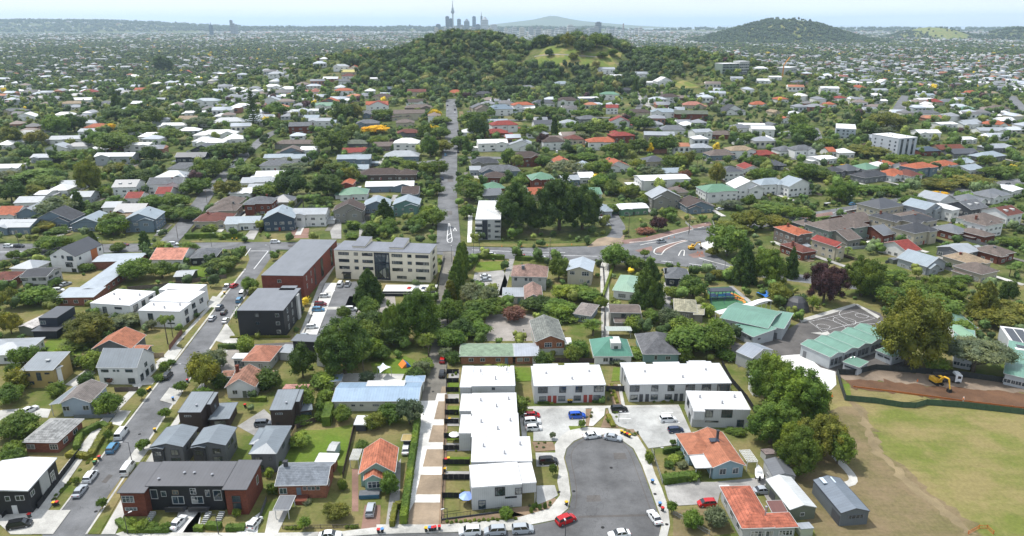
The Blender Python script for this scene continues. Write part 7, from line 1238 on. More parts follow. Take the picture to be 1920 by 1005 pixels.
for i, (x, y) in enumerate(((1000, 958), (1012, 958), (1022, 956), (996, 964))): tree_px(x, y, 7, 13, 'b', 'f', label='upright bright shrub in the mulch bed beside the cul-de-sac', group='shrubs in the mulch bed')
fr = random.Random(9)
for a, b, n in (((1140, 728), (1162, 762), 12), ((1136, 772), (1158, 802), 14), ((1100, 770), (1110, 796), 8), ((1172, 808), (1196, 820), 10), ((1000, 832), (1038, 842), 9), ((990, 954), (1044, 944), 12), ((1002, 758), (1036, 758), 7), ((1184, 756), (1270, 755), 14), ((1248, 858), (1288, 892), 16), ((841, 700), (858, 780), 12), ((838, 790), (876, 940), 18)):
    for i in range(n // 2): tree_px(fr.uniform(a[0], b[0]), fr.uniform(a[1], b[1]), fr.uniform(3.5, 7.5), fr.uniform(3.5, 8), 'b', fr.choice('rfgol'), label='small shrub in the planted beds and courtyards around the white townhouses', group='shrubs around the white townhouses')
for i in range(24):
    t = fr.random(); tree_px(78 + 95 * t + fr.uniform(0, 5), 958 - 100 * t, 6, 5, 'b', fr.choice('rfo'), label='small shrub in the strip along the black boundary fence', group='shrubs along the black fence')
# ================================================================ FENCES
fence([(73, 955), (112, 903), (150, 852)], 1.7, 'bk', 'black boundary fence beside the left footpath strip'); fence([(5, 972), (30, 950), (72, 955)], 1.3, 'bk', 'black garden fence below the white-roofed black house')
fence([(667, 793), (655, 845), (643, 897)], 1.7, 'dn', 'dark timber fence between the bright lawn and the green cottage'); fence([(556, 808), (540, 842), (522, 880)], 1.8, (.42, .30, .16), 'tan timber fence beside the grey townhouses'); fence([(553, 806), (598, 790)], 1.6, 'dn', 'old timber fence at the back of the bright green lawn')
fence([(318, 658), (342, 626)], 1.9, (.25, .12, .08), 'red-brown slatted fence near the palm trees'); fence([(124, 677), (186, 677)], 1.9, (.38, .30, .2), 'beige timber fence between the buff and the white house'); fence([(278, 672), (308, 671)], 1.8, (.38, .30, .2), 'short beige timber fence left of the red-brown slatted fence')
fence([(140, 785), (215, 784)], 1.2, 'gx', 'low blue-grey wall below the pale blue house', m='plaster'); fence([(216, 735), (260, 734)], 1.5, 'gt', 'grey timber front fence of the pale blue house')
fence([(838, 690), (836, 760), (833, 860), (828, 982)], 1.7, 'bk', 'long black fence between soil strips and white townhouse courtyards', rails=True)
for i, y in enumerate((701, 718, 735, 757, 778, 795, 822, 845, 872, 900, 935)): fence([(838 - i * .9, y), (860 if i < 6 else 881, y)], 1.6, 'bk', 'black courtyard divider beside the stepped white townhouses', name='courtyard_fence').__setitem__('group', 'courtyard dividers of the stepped townhouses')
fence([(829, 975), (882, 968), (960, 958)], 1.4, 'bk', 'black railing above the planted street border', rails=True); fence([(829, 977), (882, 970), (960, 960)], .6, 'dg', 'low dark retaining wall along the planted street border', m='plaster', th=.3)
fence([(1371, 718), (1400, 752), (1431, 802)], 1.8, 'bk', 'black boundary fence right of the white terraces'); fence([(1353, 685), (1371, 718)], 1.8, 'bk', 'black fence at the right end of the longest terrace'); fence([(1136, 734), (1170, 734)], 1.8, 'dg', 'dark gate fence linking the two white terraces')
fence([(863, 678), (1160, 681)], 1.6, 'dn', 'dark timber back fence behind the white townhouses'); fence([(1222, 847), (1242, 908)], 1.2, 'gw', 'white picket fence beside the vegetable garden', rails=True); fence([(530, 992), (672, 990)], 1., 'gt', 'low picket fence along the bottom footpath', rails=True)
fence([(486, 978), (500, 940)], 1.3, 'gy', 'grey paling fence right of the brick terrace'); fence([(1262, 965), (1330, 1003)], 1.1, 'gw', 'sagging wire fence in the dry front yard', rails=True)
fence([(1569, 702), (1576, 728), (1584, 752)], 2.0, (.035, .045, .042), 'dark mesh-covered site fence at the left of the excavation'); fence([(1569, 703), (1600, 704), (1641, 694), (1690, 698), (1790, 706), (1905, 722), (1990, 733)], 2.0, (.03, .035, .035), 'black mesh site fence behind the excavation')
fence([(1584, 752), (1640, 757), (1690, 765), (1716, 766), (1736, 760), (1800, 764), (1990, 787)], 1.9, (.06, .11, .06), 'green mesh-covered site fence along the playing field', posts=3.)
fence([(1600, 727), (1690, 738), (1800, 753), (1918, 767), (1990, 775)], .6, (.5, .16, .04), 'orange safety netting across the excavation', name='safety_netting', cat='safety netting', m='plastic')
fence([(1815, 1003), (1835, 992), (1850, 992), (1862, 1003)], 1.0, (.6, .16, .03), 'orange netting enclosure at the bottom of the field', name='safety_netting', cat='safety netting', rails=True)
fence([(1285, 418), (1300, 432), (1340, 430), (1335, 412)], 1.1, 'wh', 'white picket fence around the small front lawn'); fence([(240, 545), (300, 540), (400, 524), (425, 522)], 1.7, 'gt', 'long weathered timber fence below the bright lawn'); fence([(816, 552), (833, 484)], 1.4, 'dg', 'dark fence between cream apartments and the lane')
fence([(1132, 640), (1134, 560), (1130, 500)], 1.4, 'dn', 'brown fence along the pale shared driveway'); fence([(845, 470), (1000, 470)], .1, 'dg') if False else None
fence([(1590, 468), (1690, 462)], 1.4, 'lg', 'pale block wall in front of the vacant section', m='plaster', th=.25); fence([(1545, 455), (1595, 470)], 1.4, 'wh', 'white wall above the small red-roofed house', m='plaster', th=.25)
# ================================================================ VEHICLES
for a in ((228, 814, 90, 'van', 'w', 'white van parked on the left street, behind the light blue car'), (212, 840, 90, 'suv', 'B', 'light blue car parked on the left street below the white van'), (170, 894, 90, 'suv', 'w', 'white car parked above the silver sedan on the left street'), (150, 921, 90, 'sedan', 's', 'silver sedan parked lowest on the left street'),
          (314, 705, 88, 'suv', 'k', 'dark car parked on the left street beside the tall white house'), (240, 880, 90, 'van', 'w', 'long white van half hidden by the brick terrace roof'), (37, 984, 12, 'suv', 'k', 'black car parked on the pale driveway at the bottom left'), (55, 769, 60, 'sedan', 'w', 'white car on the driveway beside the pale blue house'),
          (426, 538, 85, 'ute', 'w', 'white utility truck beside the red car on the left street'), (439, 536, 70, 'hatch', 'r', 'red hatchback beside the white utility truck'), (455, 551, 90, 'van', 'w', 'white van parked behind the light blue car near the charcoal block'), (449, 563, 90, 'suv', 'B', 'light blue car parked left of the charcoal block'), (412, 577, 88, 'suv', 'g', 'grey car parked by the white terrace gate'),
          (420, 586, 90, 'hatch', 'k', 'dark car driving on the left street'), (398, 597, 88, 'sedan', 's', 'silver sedan parked on the left street verge by palms'), (423, 601, 90, 'sedan', 'w', 'white sedan driving below the dark car'),
          (516, 454, 0, 'suv', 'w', 'white car on the main road left of the red brick apartments'), (325, 458, 0, 'suv', 'w', 'white car on the main road above the salmon-roofed cottage'), (232, 459, 0, 'sedan', 'm', 'maroon sedan on the main road'), (16, 462, 0, 'suv', 'w', 'white car at the far left of the main road'), (36, 462, 0, 'suv', 'k', 'dark car second from the left on the main road'),
          (304, 437, 50, 'van', 'w', 'white van at the mouth of the upper left street'), (137, 430, 5, 'hatch', 'w', 'white hatchback in front of the pale blue house, upper left'), (123, 533, 60, 'sedan', 's', 'silver sedan beside the very long brick building'), (109, 545, 5, 'suv', 'w', 'white car below the silver sedan by the long brick building'),
          (921, 478, 0, 'suv', 'w', 'white car on the main road above the small hedged lawn'), (1014, 483, 0, 'suv', 'w', 'white car on the main road near the brown-tiled large house'), (910, 518, 0, 'sedan', 'w', 'white sedan, upper of two in the small car park'), (911, 525, 0, 'sedan', 's', 'silver sedan, lower of two in the small car park'),
          (768, 543, 75, 'hatch', 'r', 'red hatchback on the raised parking deck'), (781, 543, 75, 'hatch', 's', 'silver hatchback in the middle of the raised parking deck'), (795, 543, 75, 'hatch', 'n', 'dark blue hatchback on the raised parking deck'), (638, 534, 86, 'van', 'w', 'white van, left of two behind the cream apartments'), (652, 533, 86, 'ute', 'w', 'white utility truck, right of two behind the cream apartments'),
          (609, 555, 0, 'hatch', 'w', 'white hatchback alone in the upper white parking bays'), (601, 571, 0, 'suv', 'm', 'maroon car above the blue one in the parking bays'), (597, 581, 0, 'suv', 'B', 'blue car below the maroon one in the parking bays'), (585, 613, 0, 'hatch', 'w', 'white hatchback in the lower white parking bays'), (571, 631, 0, 'hatch', 's', 'pale hatchback at the lowest end of the parking bays'), (658, 580, 0, 'suv', 'w', 'white car half under the trees beside the parking area'),
          (839, 207, 90, 'suv', 'w', None), (853, 206, 90, 'suv', 'n', None), (853, 213, 90, 'hatch', 'w', None), (859, 246, 90, 'suv', 'k', None), (859, 285, 90, 'suv', 'k', None), (829, 336, 90, 'suv', 'n', None), (835, 291, 90, 'suv', 'B', None), (851, 197, 90, 'suv', 'w', None), (859, 192, 90, 'suv', 's', None), (839, 198, 90, 'hatch', 'n', None),
          (1136, 421, 0, 'suv', 'w', None), (1044, 286, 80, 'van', 'w', None), (1598, 383, 28, 'suv', 'B', None), (1635, 391, 28, 'sedan', 'm', None), (1638, 376, 28, 'suv', 'k', None), (1668, 385, 40, 'sedan', 'w', None), (1852, 344, 30, 'suv', 'w', None), (1862, 343, 30, 'suv', 's', None), (1872, 352, 30, 'suv', 'g', None), (1845, 348, 30, 'hatch', 'w', None), (1890, 346, 30, 'suv', 'k', None),
          (1704, 491, 50, 'hatch', 'r', 'red hatchback beside the small red-roofed shed'), (1799, 497, 20, 'sedan', 's', None), (1288, 255, 150, 'sedan', 'w', None), (1350, 392, 10, 'sedan', 'w', None), (1297, 365, 90, 'hatch', 'k', None), (1305, 365, 90, 'hatch', 'k', None), (1312, 366, 90, 'suv', 'g', None),
          (998, 779, 0, 'hatch', 'r', 'red hatchback at the top of the three in the left court'), (998, 791, 0, 'suv', 'w', 'white car with dark roof, middle of three in the left court'), (1001, 803, 0, 'hatch', 'w', 'white hatchback, lowest of three in the left court'), (1082, 780, 0, 'suv', 'b', 'bright blue car alone in the left court'), (1161, 768, 0, 'suv', 'k', 'black car below the gap between the two white terraces'),
          (1253, 787, 0, 'suv', 'w', 'white car in the right court'), (1267, 807, 0, 'hatch', 'n', 'blue-grey hatchback in the right court'), (1110, 817, 8, 'sedan', 'w', 'white sedan at the head of the cul-de-sac'), (1149, 821, -22, 'sedan', 's', 'silver sedan at the head of the cul-de-sac'), (1028, 865, 0, 'suv', 'k', 'black car on the driveway of the second nearest white townhouse'),
          (1061, 975, 25, 'suv', 'r', 'red car parked at the mouth of the cul-de-sac'), (1227, 970, 100, 'sedan', 'w', 'white sedan parked at the right kerb of the cul-de-sac'), (1325, 944, 180, 'hatch', 'r', 'red hatchback in front of the red-roofed house'), (980, 993, 0, 'suv', 's', 'silver car on the bottom street nearest the red car'), (1161, 1002, 185, 'sedan', 'w', 'white car at the bottom edge of the cul-de-sac'),
          (1431, 920, 0, 'sedan', 's', 'silver car between the red-roofed house and the long shed'), (881, 997, 180, 'suv', 'w', 'white car on the bottom street, leftmost of the three'), (928, 996, 180, 'suv', 's', 'silver car on the bottom street, middle of three'), (695, 956, 88, 'suv', 's', 'silver car on the brick drive of the green cottage'), (761, 843, 88, 'sedan', 'w', 'white car beside the long clipped hedge'),
          (829, 701, 86, 'suv', 'k', 'black car in the lane near the kindergarten'), (830, 675, 84, 'hatch', 'r', 'red car in the shade at the top of the lane'), (619, 1004, 0, 'sedan', 'w', 'white car cut by the bottom edge below the brick house'), (478, 981, 74, 'hatch', 'w', 'white hatchback on the driveway right of the brick terrace'), (334, 980, 74, 'sedan', 'w', 'white sedan in front of the black and brick terrace'),
          (494, 795, 0, 'suv', 'g', 'dark car in front of the patterned-roof box house'), (433, 312, 60, 'van', 'w', None), (440, 305, 60, 'suv', 'k', None), (459, 286, 60, 'suv', 'k', None), (1240, 453, 20, 'ute', 's', 'pale work truck on the unfinished roundabout')):
    car(*a)
# ================================================================ POLES AND BINS
for a in ((248, 868, 40, 1.6, 180), (354, 719, 36, 1.6, 180), (240, 1003, 40, 1.2, 40), (410, 1003, 42, 1.6, 200), (839, 979, 28, 1., 200), (1060, 1006, 30, .6, 100), (397, 463, 24, 1.6, 0), (508, 481, 20, 1.6, 180), (888, 480, 38, 1.6, 180), (899, 471, 26, 1.2, 90), (847, 492, 28, 1., 90), (1328, 456, 34, 2.4, 180), (1359, 505, 30, 1.4, 90), (195, 474, 26, 1.4, 180),
          (1370, 415, 28, 1.6, 180), (1598, 398, 28, 2., 180), (1291, 440, 30, 1.6, 0), (1226, 862, 22, 1.8, 0), (982, 800, 24, .4, 0), (1160, 792, 20, .4, 0)): lamp(a[0], a[1], hpx=a[2], arm=a[3], ang=a[4])
for a in ((871, 410, 52), (824, 345, 34), (1178, 446, 42), (1031, 486, 38), (35, 456, 22), (334, 449, 30), (1292, 437, 30), (864, 250, 26), (440, 415, 30), (389, 385, 26), (862, 330, 30)): lamp(a[0], a[1], hpx=a[2], cross=True, ang=90 if a[0] in (871, 824, 864, 862) else 0)
for x, y, c in ((868, 967, 'y'), (0, 0, 0)): pass
for x, y, c in ((799, 998, 'y'), (806, 997, 'b'), (811, 997, 'r'), (816, 996, 'r'), (824, 995, 'r'), (710, 1001, 'r'), (717, 1000, 'b'), (1062, 949, 'y'), (1223, 908, 'b'), (1237, 951, 'b'), (1242, 960, 'r'), (180, 869, 'y'), (187, 863, 'r'), (178, 873, 'g'), (102, 950, 'y'), (108, 949, 'r'), (56, 972, 'r'), (291, 811, 'y'), (278, 736, 'y'), (282, 733, 'y'), (325, 752, 'b'),
                (292, 842, 'y'), (1165, 815, 'y'), (1171, 818, 'y'), (1176, 820, 'r'), (1180, 822, 'y'), (1066, 757, 'y'), (1071, 757, 'y'), (843, 792, 'y'), (836, 868, 'r'), (841, 866, 'y'), (834, 886, 'y'), (972, 482, 'b'), (975, 482, 'b'), (979, 482, 'r'), (983, 482, 'r'), (421, 553, 'y'), (352, 718, 'r'), (460, 765, 'r'), (436, 451, 'y'), (444, 451, 'y')):
    wbin(x, y, c)
# ================================================================ SINGLE THINGS
YEL = (.62, .36, .03)
def excavator(px, py, rot, sc, label):
    g = P(px, py); r = link('excavator', None, loc=g, rot=R_(rot), scale=(sc,) * 3)
    for sy in (-1.25, .65): t = MB(); t.box(-2, sy, 0, 2, sy + .6, .9, True, True); build(t, 'track', 'rubber', r)
    add_box(r, 'engine_body', 'gloss', YEL, -2.2, -1.3, 1.0, 1.0, 1.3, 2.3); add_box(r, 'cab', 'gloss', YEL, -.1, .1, 2.3, 1.5, 1.3, 3.3); add_box(r, 'cab_window', 'car_glass', (1, 1, 1), -.05, .05, 2.45, 1.55, 1.35, 3.1)
    b = MB(); b.tube([(1.0, -.4, 1.6), (3.2, -.4, 4.4), (5.2, -.4, 4.6)], [.4, .35, .28], 6); build(b, 'boom', 'gloss', r, YEL)
    b = MB(); b.tube([(5.1, -.4, 4.7), (6.3, -.4, 1.4)], [.3, .2], 6); build(b, 'dipper_arm', 'gloss', r, YEL)
    b = MB(); v = [(5.6, 1.4), (6.6, 1.3), (6.9, .4), (6.1, 0), (5.5, .5)]
    b.face([(x, -1, z) for x, z in v]); b.face([(x, .2, z) for x, z in v[::-1]])
    for i in range(5): p, q = v[i], v[(i + 1) % 5]; b.face(((p[0], -1, p[1]), (p[0], .2, p[1]), (q[0], .2, q[1]), (q[0], -1, q[1])))
    build(b, 'bucket', 'rubber', r); tag(r, label, 'excavator')
excavator(1755, 720, -78, .85, 'yellow excavator digging in the brown earthworks'); excavator(1297, 468, 15, .75, 'small yellow excavator at the unfinished roundabout')
def truck(px, py, rot, label, col=(.6, .62, .64)):
    g = P(px, py); r = link('tipper_truck', None, loc=g, rot=R_(rot))
    c = MB(); c.box(1.6, -1.2, .7, 3.4, 1.2, 2.9, True, True); c.box(1.7, -1.1, 2.9, 2.9, 1.1, 3.2); build(c, 'cab', 'gloss', r, col); add_box(r, 'windscreen', 'car_glass', (1, 1, 1), 3.38, -1.05, 1.8, 3.43, 1.05, 2.7); add_box(r, 'cab_window', 'car_glass', (1, 1, 1), 2.2, -1.23, 1.8, 3.1, 1.23, 2.6)
    t = MB(); t.box(-3.8, -1.25, 1.1, 1.4, -1.15, 2.4, True, True); t.box(-3.8, 1.15, 1.1, 1.4, 1.25, 2.4, True, True); t.box(-3.8, -1.25, 1.0, 1.4, 1.25, 1.15, True, True); t.box(1.3, -1.25, 1.1, 1.4, 1.25, 2.7, True, True); t.box(-3.8, -1.25, 1.1, -3.7, 1.25, 2.4, True, True); build(t, 'tray', 'paint', r, (.05, .05, .055))
    w = MB(); w.cyl((0, -.15, 0), .5, .5, .3, 14, True, 'y'); wm = w.mesh('wheel', 'rubber')
    for x in (2.6, -1.6, -2.8):
        for sy in (-1.05, 1.05): link('wheel', wm, r, (x, sy, .5))
    tag(r, label, 'truck')
truck(1775, 716, -8, 'silver-cabbed tipper truck behind the excavator')
def person(px, py, vest, trousers, label, hat=(.8, .8, .75), rot=0, z=0.2):
    g = P(px, py); me = bpy.data.meshes.new('person')
    V = [(0, 0, .95), (0, 0, 1.2), (0, 0, 1.42), (0, 0, 1.5), (0, .02, 1.66), (.1, 0, .9), (.12, .02, .5), (.12, -.02, .08), (.12, -.14, .04), (-.1, 0, .9), (-.13, -.04, .5), (-.13, 0, .08), (-.13, -.12, .04), (.2, 0, 1.4), (.27, .02, 1.12), (.26, -.12, .9), (-.2, 0, 1.4), (-.27, .02, 1.12), (-.26, -.12, .9)]
    E = [(0, 1), (1, 2), (2, 3), (3, 4), (0, 5), (5, 6), (6, 7), (7, 8), (0, 9), (9, 10), (10, 11), (11, 12), (2, 13), (13, 14), (14, 15), (2, 16), (16, 17), (17, 18)]
    RD = [.15, .15, .14, .06, .11, .1, .07, .05, .045, .1, .07, .05, .045, .07, .05, .04, .07, .05, .04]
    me.from_pydata(V, E, []); me.update(); o = link('person', me, None, (g.x, g.y, g.z + z), R_(rot)); md = o.modifiers.new('skin', 'SKIN'); 
    for s_, r_ in zip(me.skin_vertices[0].data if me.skin_vertices else [], RD): s_.radius = (r_, r_ * .85)
    if not me.skin_vertices:
        bpy.context.view_layer.update()
    me.materials.append(MAT['plastic']); o.color = (*trousers, 1); o.modifiers.new('smooth', 'SUBSURF').levels = 1
    v = MB(); v.cyl((0, 0, .93), .2, .23, .52, 10); build(v, 'vest', 'plastic', o, vest); h = MB(); h.cyl((0, .02, 1.68), .14, .08, .11, 10); build(h, 'helmet', 'plastic', o, hat)
    tag(o, label, 'person')
person(1886, 716, (.8, .22, .02), (.02, .03, .06), 'worker in an orange vest by the black site fence'); person(1805, 756, (.8, .22, .03), (.5, .5, .48), 'worker in white helmet beside the orange netting', rot=90)
def cone(px, py, label):
    g = P(px, py); m = MB(); m.box(-.2, -.2, .2, .2, .2, .26, True, True); m.cyl((0, 0, .26), .16, .04, .7, 10); tag(build(m, 'traffic_cone', 'plastic', None, (.8, .18, .02), loc=g), label, 'traffic cone', 'orange traffic cones')
for x, y in ((1720, 716), (1254, 448), (1264, 446), (1213, 445), (1308, 474), (1311, 480), (1316, 476), (978, 463), (941, 463), (1072, 460), (1026, 461), (1330, 440), (1560, 744), (946, 486)): g_ = cone(x, y, 'orange cone on the verge or road works')
def sail(pts, hs, label, col, name='shade_sail'):
    g = [P(x, y, h) for (x, y), h in zip(pts, hs)]; n = 8; m = MB(); V = []
    for i in range(n + 1):
        for j in range(n + 1):
            u, v = i / n, j / n; k = .25 * (math.sin(math.pi * u) + math.sin(math.pi * v)); c = sum(g, Vector()) / 4
            p = (g[0] * (1 - u) + g[1] * u) * (1 - v) + (g[3] * (1 - u) + g[2] * u) * v; e = math.sin(math.pi * u) * (1 - math.sin(math.pi * v)) + math.sin(math.pi * v) * (1 - math.sin(math.pi * u)); V.append(p + (c - p) * .22 * e - Vector((0, 0, .5 * math.sin(math.pi * u) * math.sin(math.pi * v))))
    o0 = V[0].copy(); o0.z = 0; r = link(name, None, loc=o0)
    for i in range(n):
        for j in range(n): a = i * (n + 1) + j; q = [V[a] - o0, V[a + 1] - o0, V[a + n + 2] - o0, V[a + n + 1] - o0]; m.face(q); m.face([p - Vector((0, 0, .03)) for p in q[::-1]])
    build(m, 'sail_cloth', 'plastic', r, col); pm = MB()
    for p in g: q = p - o0; pm.tube([(q.x, q.y, 0), (q.x, q.y, q.z)], .07, 6)
    build(pm, 'sail_posts', 'paint', r, (.3, .3, .3)); tag(r, label, 'shade sail')
sail([(707, 688), (718, 680), (733, 688), (712, 700)], [3.5, 3., 3.5, 2.6], 'white pointed shade sail in the kindergarten yard', (.62, .66, .7))
sail([(1418, 548), (1440, 543), (1446, 556), (1436, 558)], [3, 3.2, 2.8, 3], 'bright blue shade sail behind the school hall', (.03, .16, .5))
def tent(px, py, c1, c2, label, s=1.6):
    g = P(px, py); r = link('play_tent', None, loc=g, rot=.5); a, b = MB(), MB(); a.face(((-s, -s, .1), (0, -s, s), (0, s, s), (-s, s, .1))); b.face(((0, -s, s), (s, -s, .1), (s, s, .1), (0, s, s))); a.face(((-s, -s, .1), (s * .0, -s, .1), (0, -s, s))); b.face(((0, -s, .1), (s, -s, .1), (0, -s, s)))
    build(a, 'tent_side', 'plastic', r, c1); build(b, 'tent_side', 'plastic', r, c2); tag(r, label, 'tent')
tent(759, 686, (.7, .2, .03), (.03, .13, .45), 'orange and blue play tent on the kindergarten lawn')
def playground():
    g = P(1352, 560); r = link('playground_frame', None, loc=g, rot=GRID); B = lambda n, c, *q: add_box(r, n, 'plastic', c, *q)
    for x in (-5, -2, 1, 4):
        for y in (-1.5, 1.5): B('post', (.03, .05, .16), x - .1, y - .1, 0, x + .1, y + .1, 3.6)
    B('platform', (.05, .15, .4), -5, -1.5, 1.5, -2, 1.5, 1.65); B('platform', (.05, .15, .4), 1, -1.5, 1.5, 4, 1.5, 1.65); B('bridge', (.4, .08, .03), -2, -.6, 1.4, 1, .6, 1.5); B('roof', (.03, .035, .05), -5.4, -2, 3.6, 4.4, 2, 3.8); B('panel', (.4, .45, .05), -6, -1.4, .6, -5.2, 1.4, 2.4); B('panel', (.05, .2, .45), -2, -1.6, 1.6, 1, -1.5, 2.5)
    m = MB(); m.tube([(4, 0, 1.6), (6, -.5, 1.2), (7.5, -1.5, .5), (8.2, -2.2, .2)], .35, 7); build(m, 'slide', 'plastic', r, (.75, .3, .03))
    m = MB()
    for x in (-6, -1, 4): m.tube([(x, -6.5, 0), (x, -5.5, 2.6), (x, -4.5, 0)], .07, 6)
    m.tube([(-6, -5.5, 2.6), (4, -5.5, 2.6)], .08, 6); build(m, 'swing_frame', 'plastic', r, (.03, .05, .12)); tag(r, 'dark blue climbing frame with roof on the green playground surface', 'playground equipment')
    for i in range(12):
        t = i / 11.; x, y = 1372 + 22 * t + 4 * math.sin(t * 9), 552 + 17 * t
        p = P(x, y); m = MB(); m.cyl((0, 0, .2), .55, .5, .28, 10); tag(build(m, 'stepping_pad', 'plastic', None, (.72, .28, .06), loc=p), 'orange stepping pad in the winding playground trail', 'stepping pad', 'winding trail of stepping pads')
playground()
def boat():
    g = P(1422, 895); r = link('trailer_boat', None, loc=(g.x, g.y, .8), rot=R_(75)); m = MB(); hull = [(-2.4, .8), (-1, .95), (1, .85), (2.2, .45), (3, 0)]
    top = [(x, y, .7) for x, y in hull] + [(x, -y, .7) for x, y in hull[::-1][1:]]; bot = [(x * .85, y * .45, -.1) for x, y in hull] + [(x * .85, -y * .45, -.1) for x, y in hull[::-1][1:]]
    for i in range(len(top)): j = (i + 1) % len(top); m.face((bot[i], bot[j], top[j], top[i]))
    m.face(bot[::-1]); m.face([(x, y, z - .12) for x, y, z in top]); build(m, 'hull', 'gloss', r, (.75, .75, .73)); add_box(r, 'cabin', 'gloss', (.7, .7, .7), -.4, -.5, .6, 1.2, .5, 1.15); add_box(r, 'outboard_motor', 'rubber', 'bk', -2.9, -.2, .2, -2.4, .2, 1.2)
    w = MB(); w.cyl((0, -.1, 0), .3, .3, .2, 10, True, 'y')
    for sy in (-.75, .75): link('wheel', w.mesh('wheel', 'rubber'), r, (-.8, sy, -.45))
    tag(r, 'small white boat on a trailer between the blue cottage and sheds', 'boat')
boat()
def caravan():
    g = P(1132, 416); r = link('caravan', None, loc=(g.x, g.y, .1), rot=GRID); m = MB(); pr = [(-2.6, .5), (2.5, .5), (2.7, 1.3), (2.2, 2.5), (-2.4, 2.6), (-2.7, 1.6)]
    m.face([(x, -1.1, z) for x, z in pr]); m.face([(x, 1.1, z) for x, z in pr[::-1]])
    for i in range(6): p, q = pr[i], pr[(i + 1) % 6]; m.face(((p[0], -1.1, p[1]), (p[0], 1.1, p[1]), (q[0], 1.1, q[1]), (q[0], -1.1, q[1])))
    build(m, 'body', 'gloss', r, (.75, .75, .73)); add_box(r, 'caravan_window', 'window_glass', 'bk', -1.6, -1.14, 1.4, .4, -1.09, 2.0); w = MB(); w.cyl((0, -.1, 0), .33, .33, .2, 10, True, 'y'); link('wheel', w.mesh('wheel', 'rubber'), r, (0, -1., .33)); tag(r, 'white caravan parked beside the blue-roofed house by the tall trees', 'caravan')
caravan()
def dome():
    g = P(1493, 580); m = MB(); n = 10
    for i in range(n):
        for j in range(4):
            f = lambda a, b: (4.6 * math.cos(2 * math.pi * a / n) * math.cos(b * math.pi / 8), 4.6 * math.sin(2 * math.pi * a / n) * math.cos(b * math.pi / 8), 5.2 * math.sin(b * math.pi / 8)); m.face((f(i, j), f(i + 1, j), f(i + 1, j + 1), f(i, j + 1)))
    tag(build(m, 'mesh_dome', 'plastic', None, (.045, .045, .05), loc=g), 'dark dome-shaped mesh shelter behind the school hall', 'shelter')
dome()
for x, y, c, s, lab in ((300, 906, (.75, .14, .03), 1.2, 'orange portable tank under the first grey townhouse'),):
    g = P(321, 868); m = MB(); m.cyl((0, 0, .1), 1.1, 1.1, 1.6, 14); m.cyl((0, 0, 1.7), 1.1, .4, .4, 14); tag(build(m, 'water_tank', 'plastic', None, c, loc=g), lab, 'tank')
for px, py, w_, d_, h_, c, nm, lab, m_ in ((902, 906, 2.6, 2.2, 2.4, (.22, .30, .62), 'blue_umbrella', 0, 0),): pass
def umbrella(px, py, r_, col, label):
    g = P(px, py); o = link('garden_umbrella', None, loc=g, rot=.4); m = MB(); m.cyl((0, 0, 2.1), r_, .05, .7, 8, False); build(m, 'canopy', 'plastic', o, col); m = MB(); m.tube([(0, 0, 0), (0, 0, 2.7)], .04, 6); build(m, 'pole', 'paint', o, (.3, .3, .3)); tag(o, label, 'umbrella')
umbrella(875, 945, 1.7, (.22, .32, .66), 'pale blue garden umbrella at the nearest white townhouse'); umbrella(852, 828, 1.4, (.7, .7, .7), 'white garden umbrella in a townhouse courtyard'); umbrella(1632, 462, 2.2, (.7, .68, .6), 'cream square umbrella in front of the pale green units')
def busshelter(px, py, label):
    g = P(px, py); o = link('bus_shelter', None, loc=g, rot=GRID + R_(25)); add_box(o, 'roof', 'paint', 'gw', -2, -.9, 2.3, 2, .9, 2.42); add_box(o, 'back_panel', 'car_glass', 'bk', -1.9, .8, .2, 1.9, .85, 2.2); add_box(o, 'post', 'paint', 'dg', -1.9, -.8, 0, -1.8, -.7, 2.3); add_box(o, 'post', 'paint', 'dg', 1.8, -.8, 0, 1.9, -.7, 2.3); tag(o, label, 'bus shelter')
busshelter(1550, 388, 'small bus shelter beside the east road')

def wires(pts, h, label):
    g = [P(x, y) for x, y in pts]; m = MB(); o0 = g[0].copy()
    for a, b in zip(g, g[1:]):
        for dx in (-1., 0, 1.):
            q = [a.lerp(b, i / 8) - o0 + Vector((dx, 0, h - 1.1 * math.sin(math.pi * i / 8))) for i in range(9)]; m.tube(q, .035, 4)
    tag(build(m, 'power_line', 'rubber', loc=o0), label, 'power line')
wires([(871, 410), (864, 330), (864, 250)], 12.5, 'overhead wires along the right side of the hill street'); wires([(1178, 446), (1031, 486), (871, 410)], 11.5, 'overhead wires crossing the main road right of the hill street'); wires([(35, 456), (334, 449), (440, 415), (389, 385)], 10.5, 'overhead wires along the main road at the left')
# ================================================================ EVERYTHING FARTHER AWAY
rs = np.random.default_rng(12)
BL_ = np.array([(x, y, r) for x, y, r in HR])
def free(X, Y, pad):
    """points clear of house footprints, roads and lawns"""
    ok = np.ones(len(X), bool)
    for i in range(0, len(BL_), 60):
        b = BL_[i:i + 60]; d = np.hypot(X[:, None] - b[None, :, 0], Y[:, None] - b[None, :, 1]); ok &= (d > b[None, :, 2] * .92 + pad).all(1)
    for kind, pts, w in BLOCK:
        p = np.array(pts)
        if kind == 'L':
            for a, c in zip(p, p[1:]):
                d = c - a; L = max((d ** 2).sum(), 1e-6); t = np.clip(((X - a[0]) * d[0] + (Y - a[1]) * d[1]) / L, 0, 1); ok &= np.hypot(X - a[0] - t * d[0], Y - a[1] - t * d[1]) > w / 2 + pad * .7
        else:
            ins = np.zeros(len(X), bool); n = len(p)
            for i in range(n):
                x0, y0 = p[i]; x1, y1 = p[(i + 1) % n]; c = ((y0 > Y) != (y1 > Y)); xx = (x1 - x0) * (Y - y0) / (y1 - y0 + 1e-9) + x0; ins ^= c & (X < xx)
            ok &= ~ins
    return ok
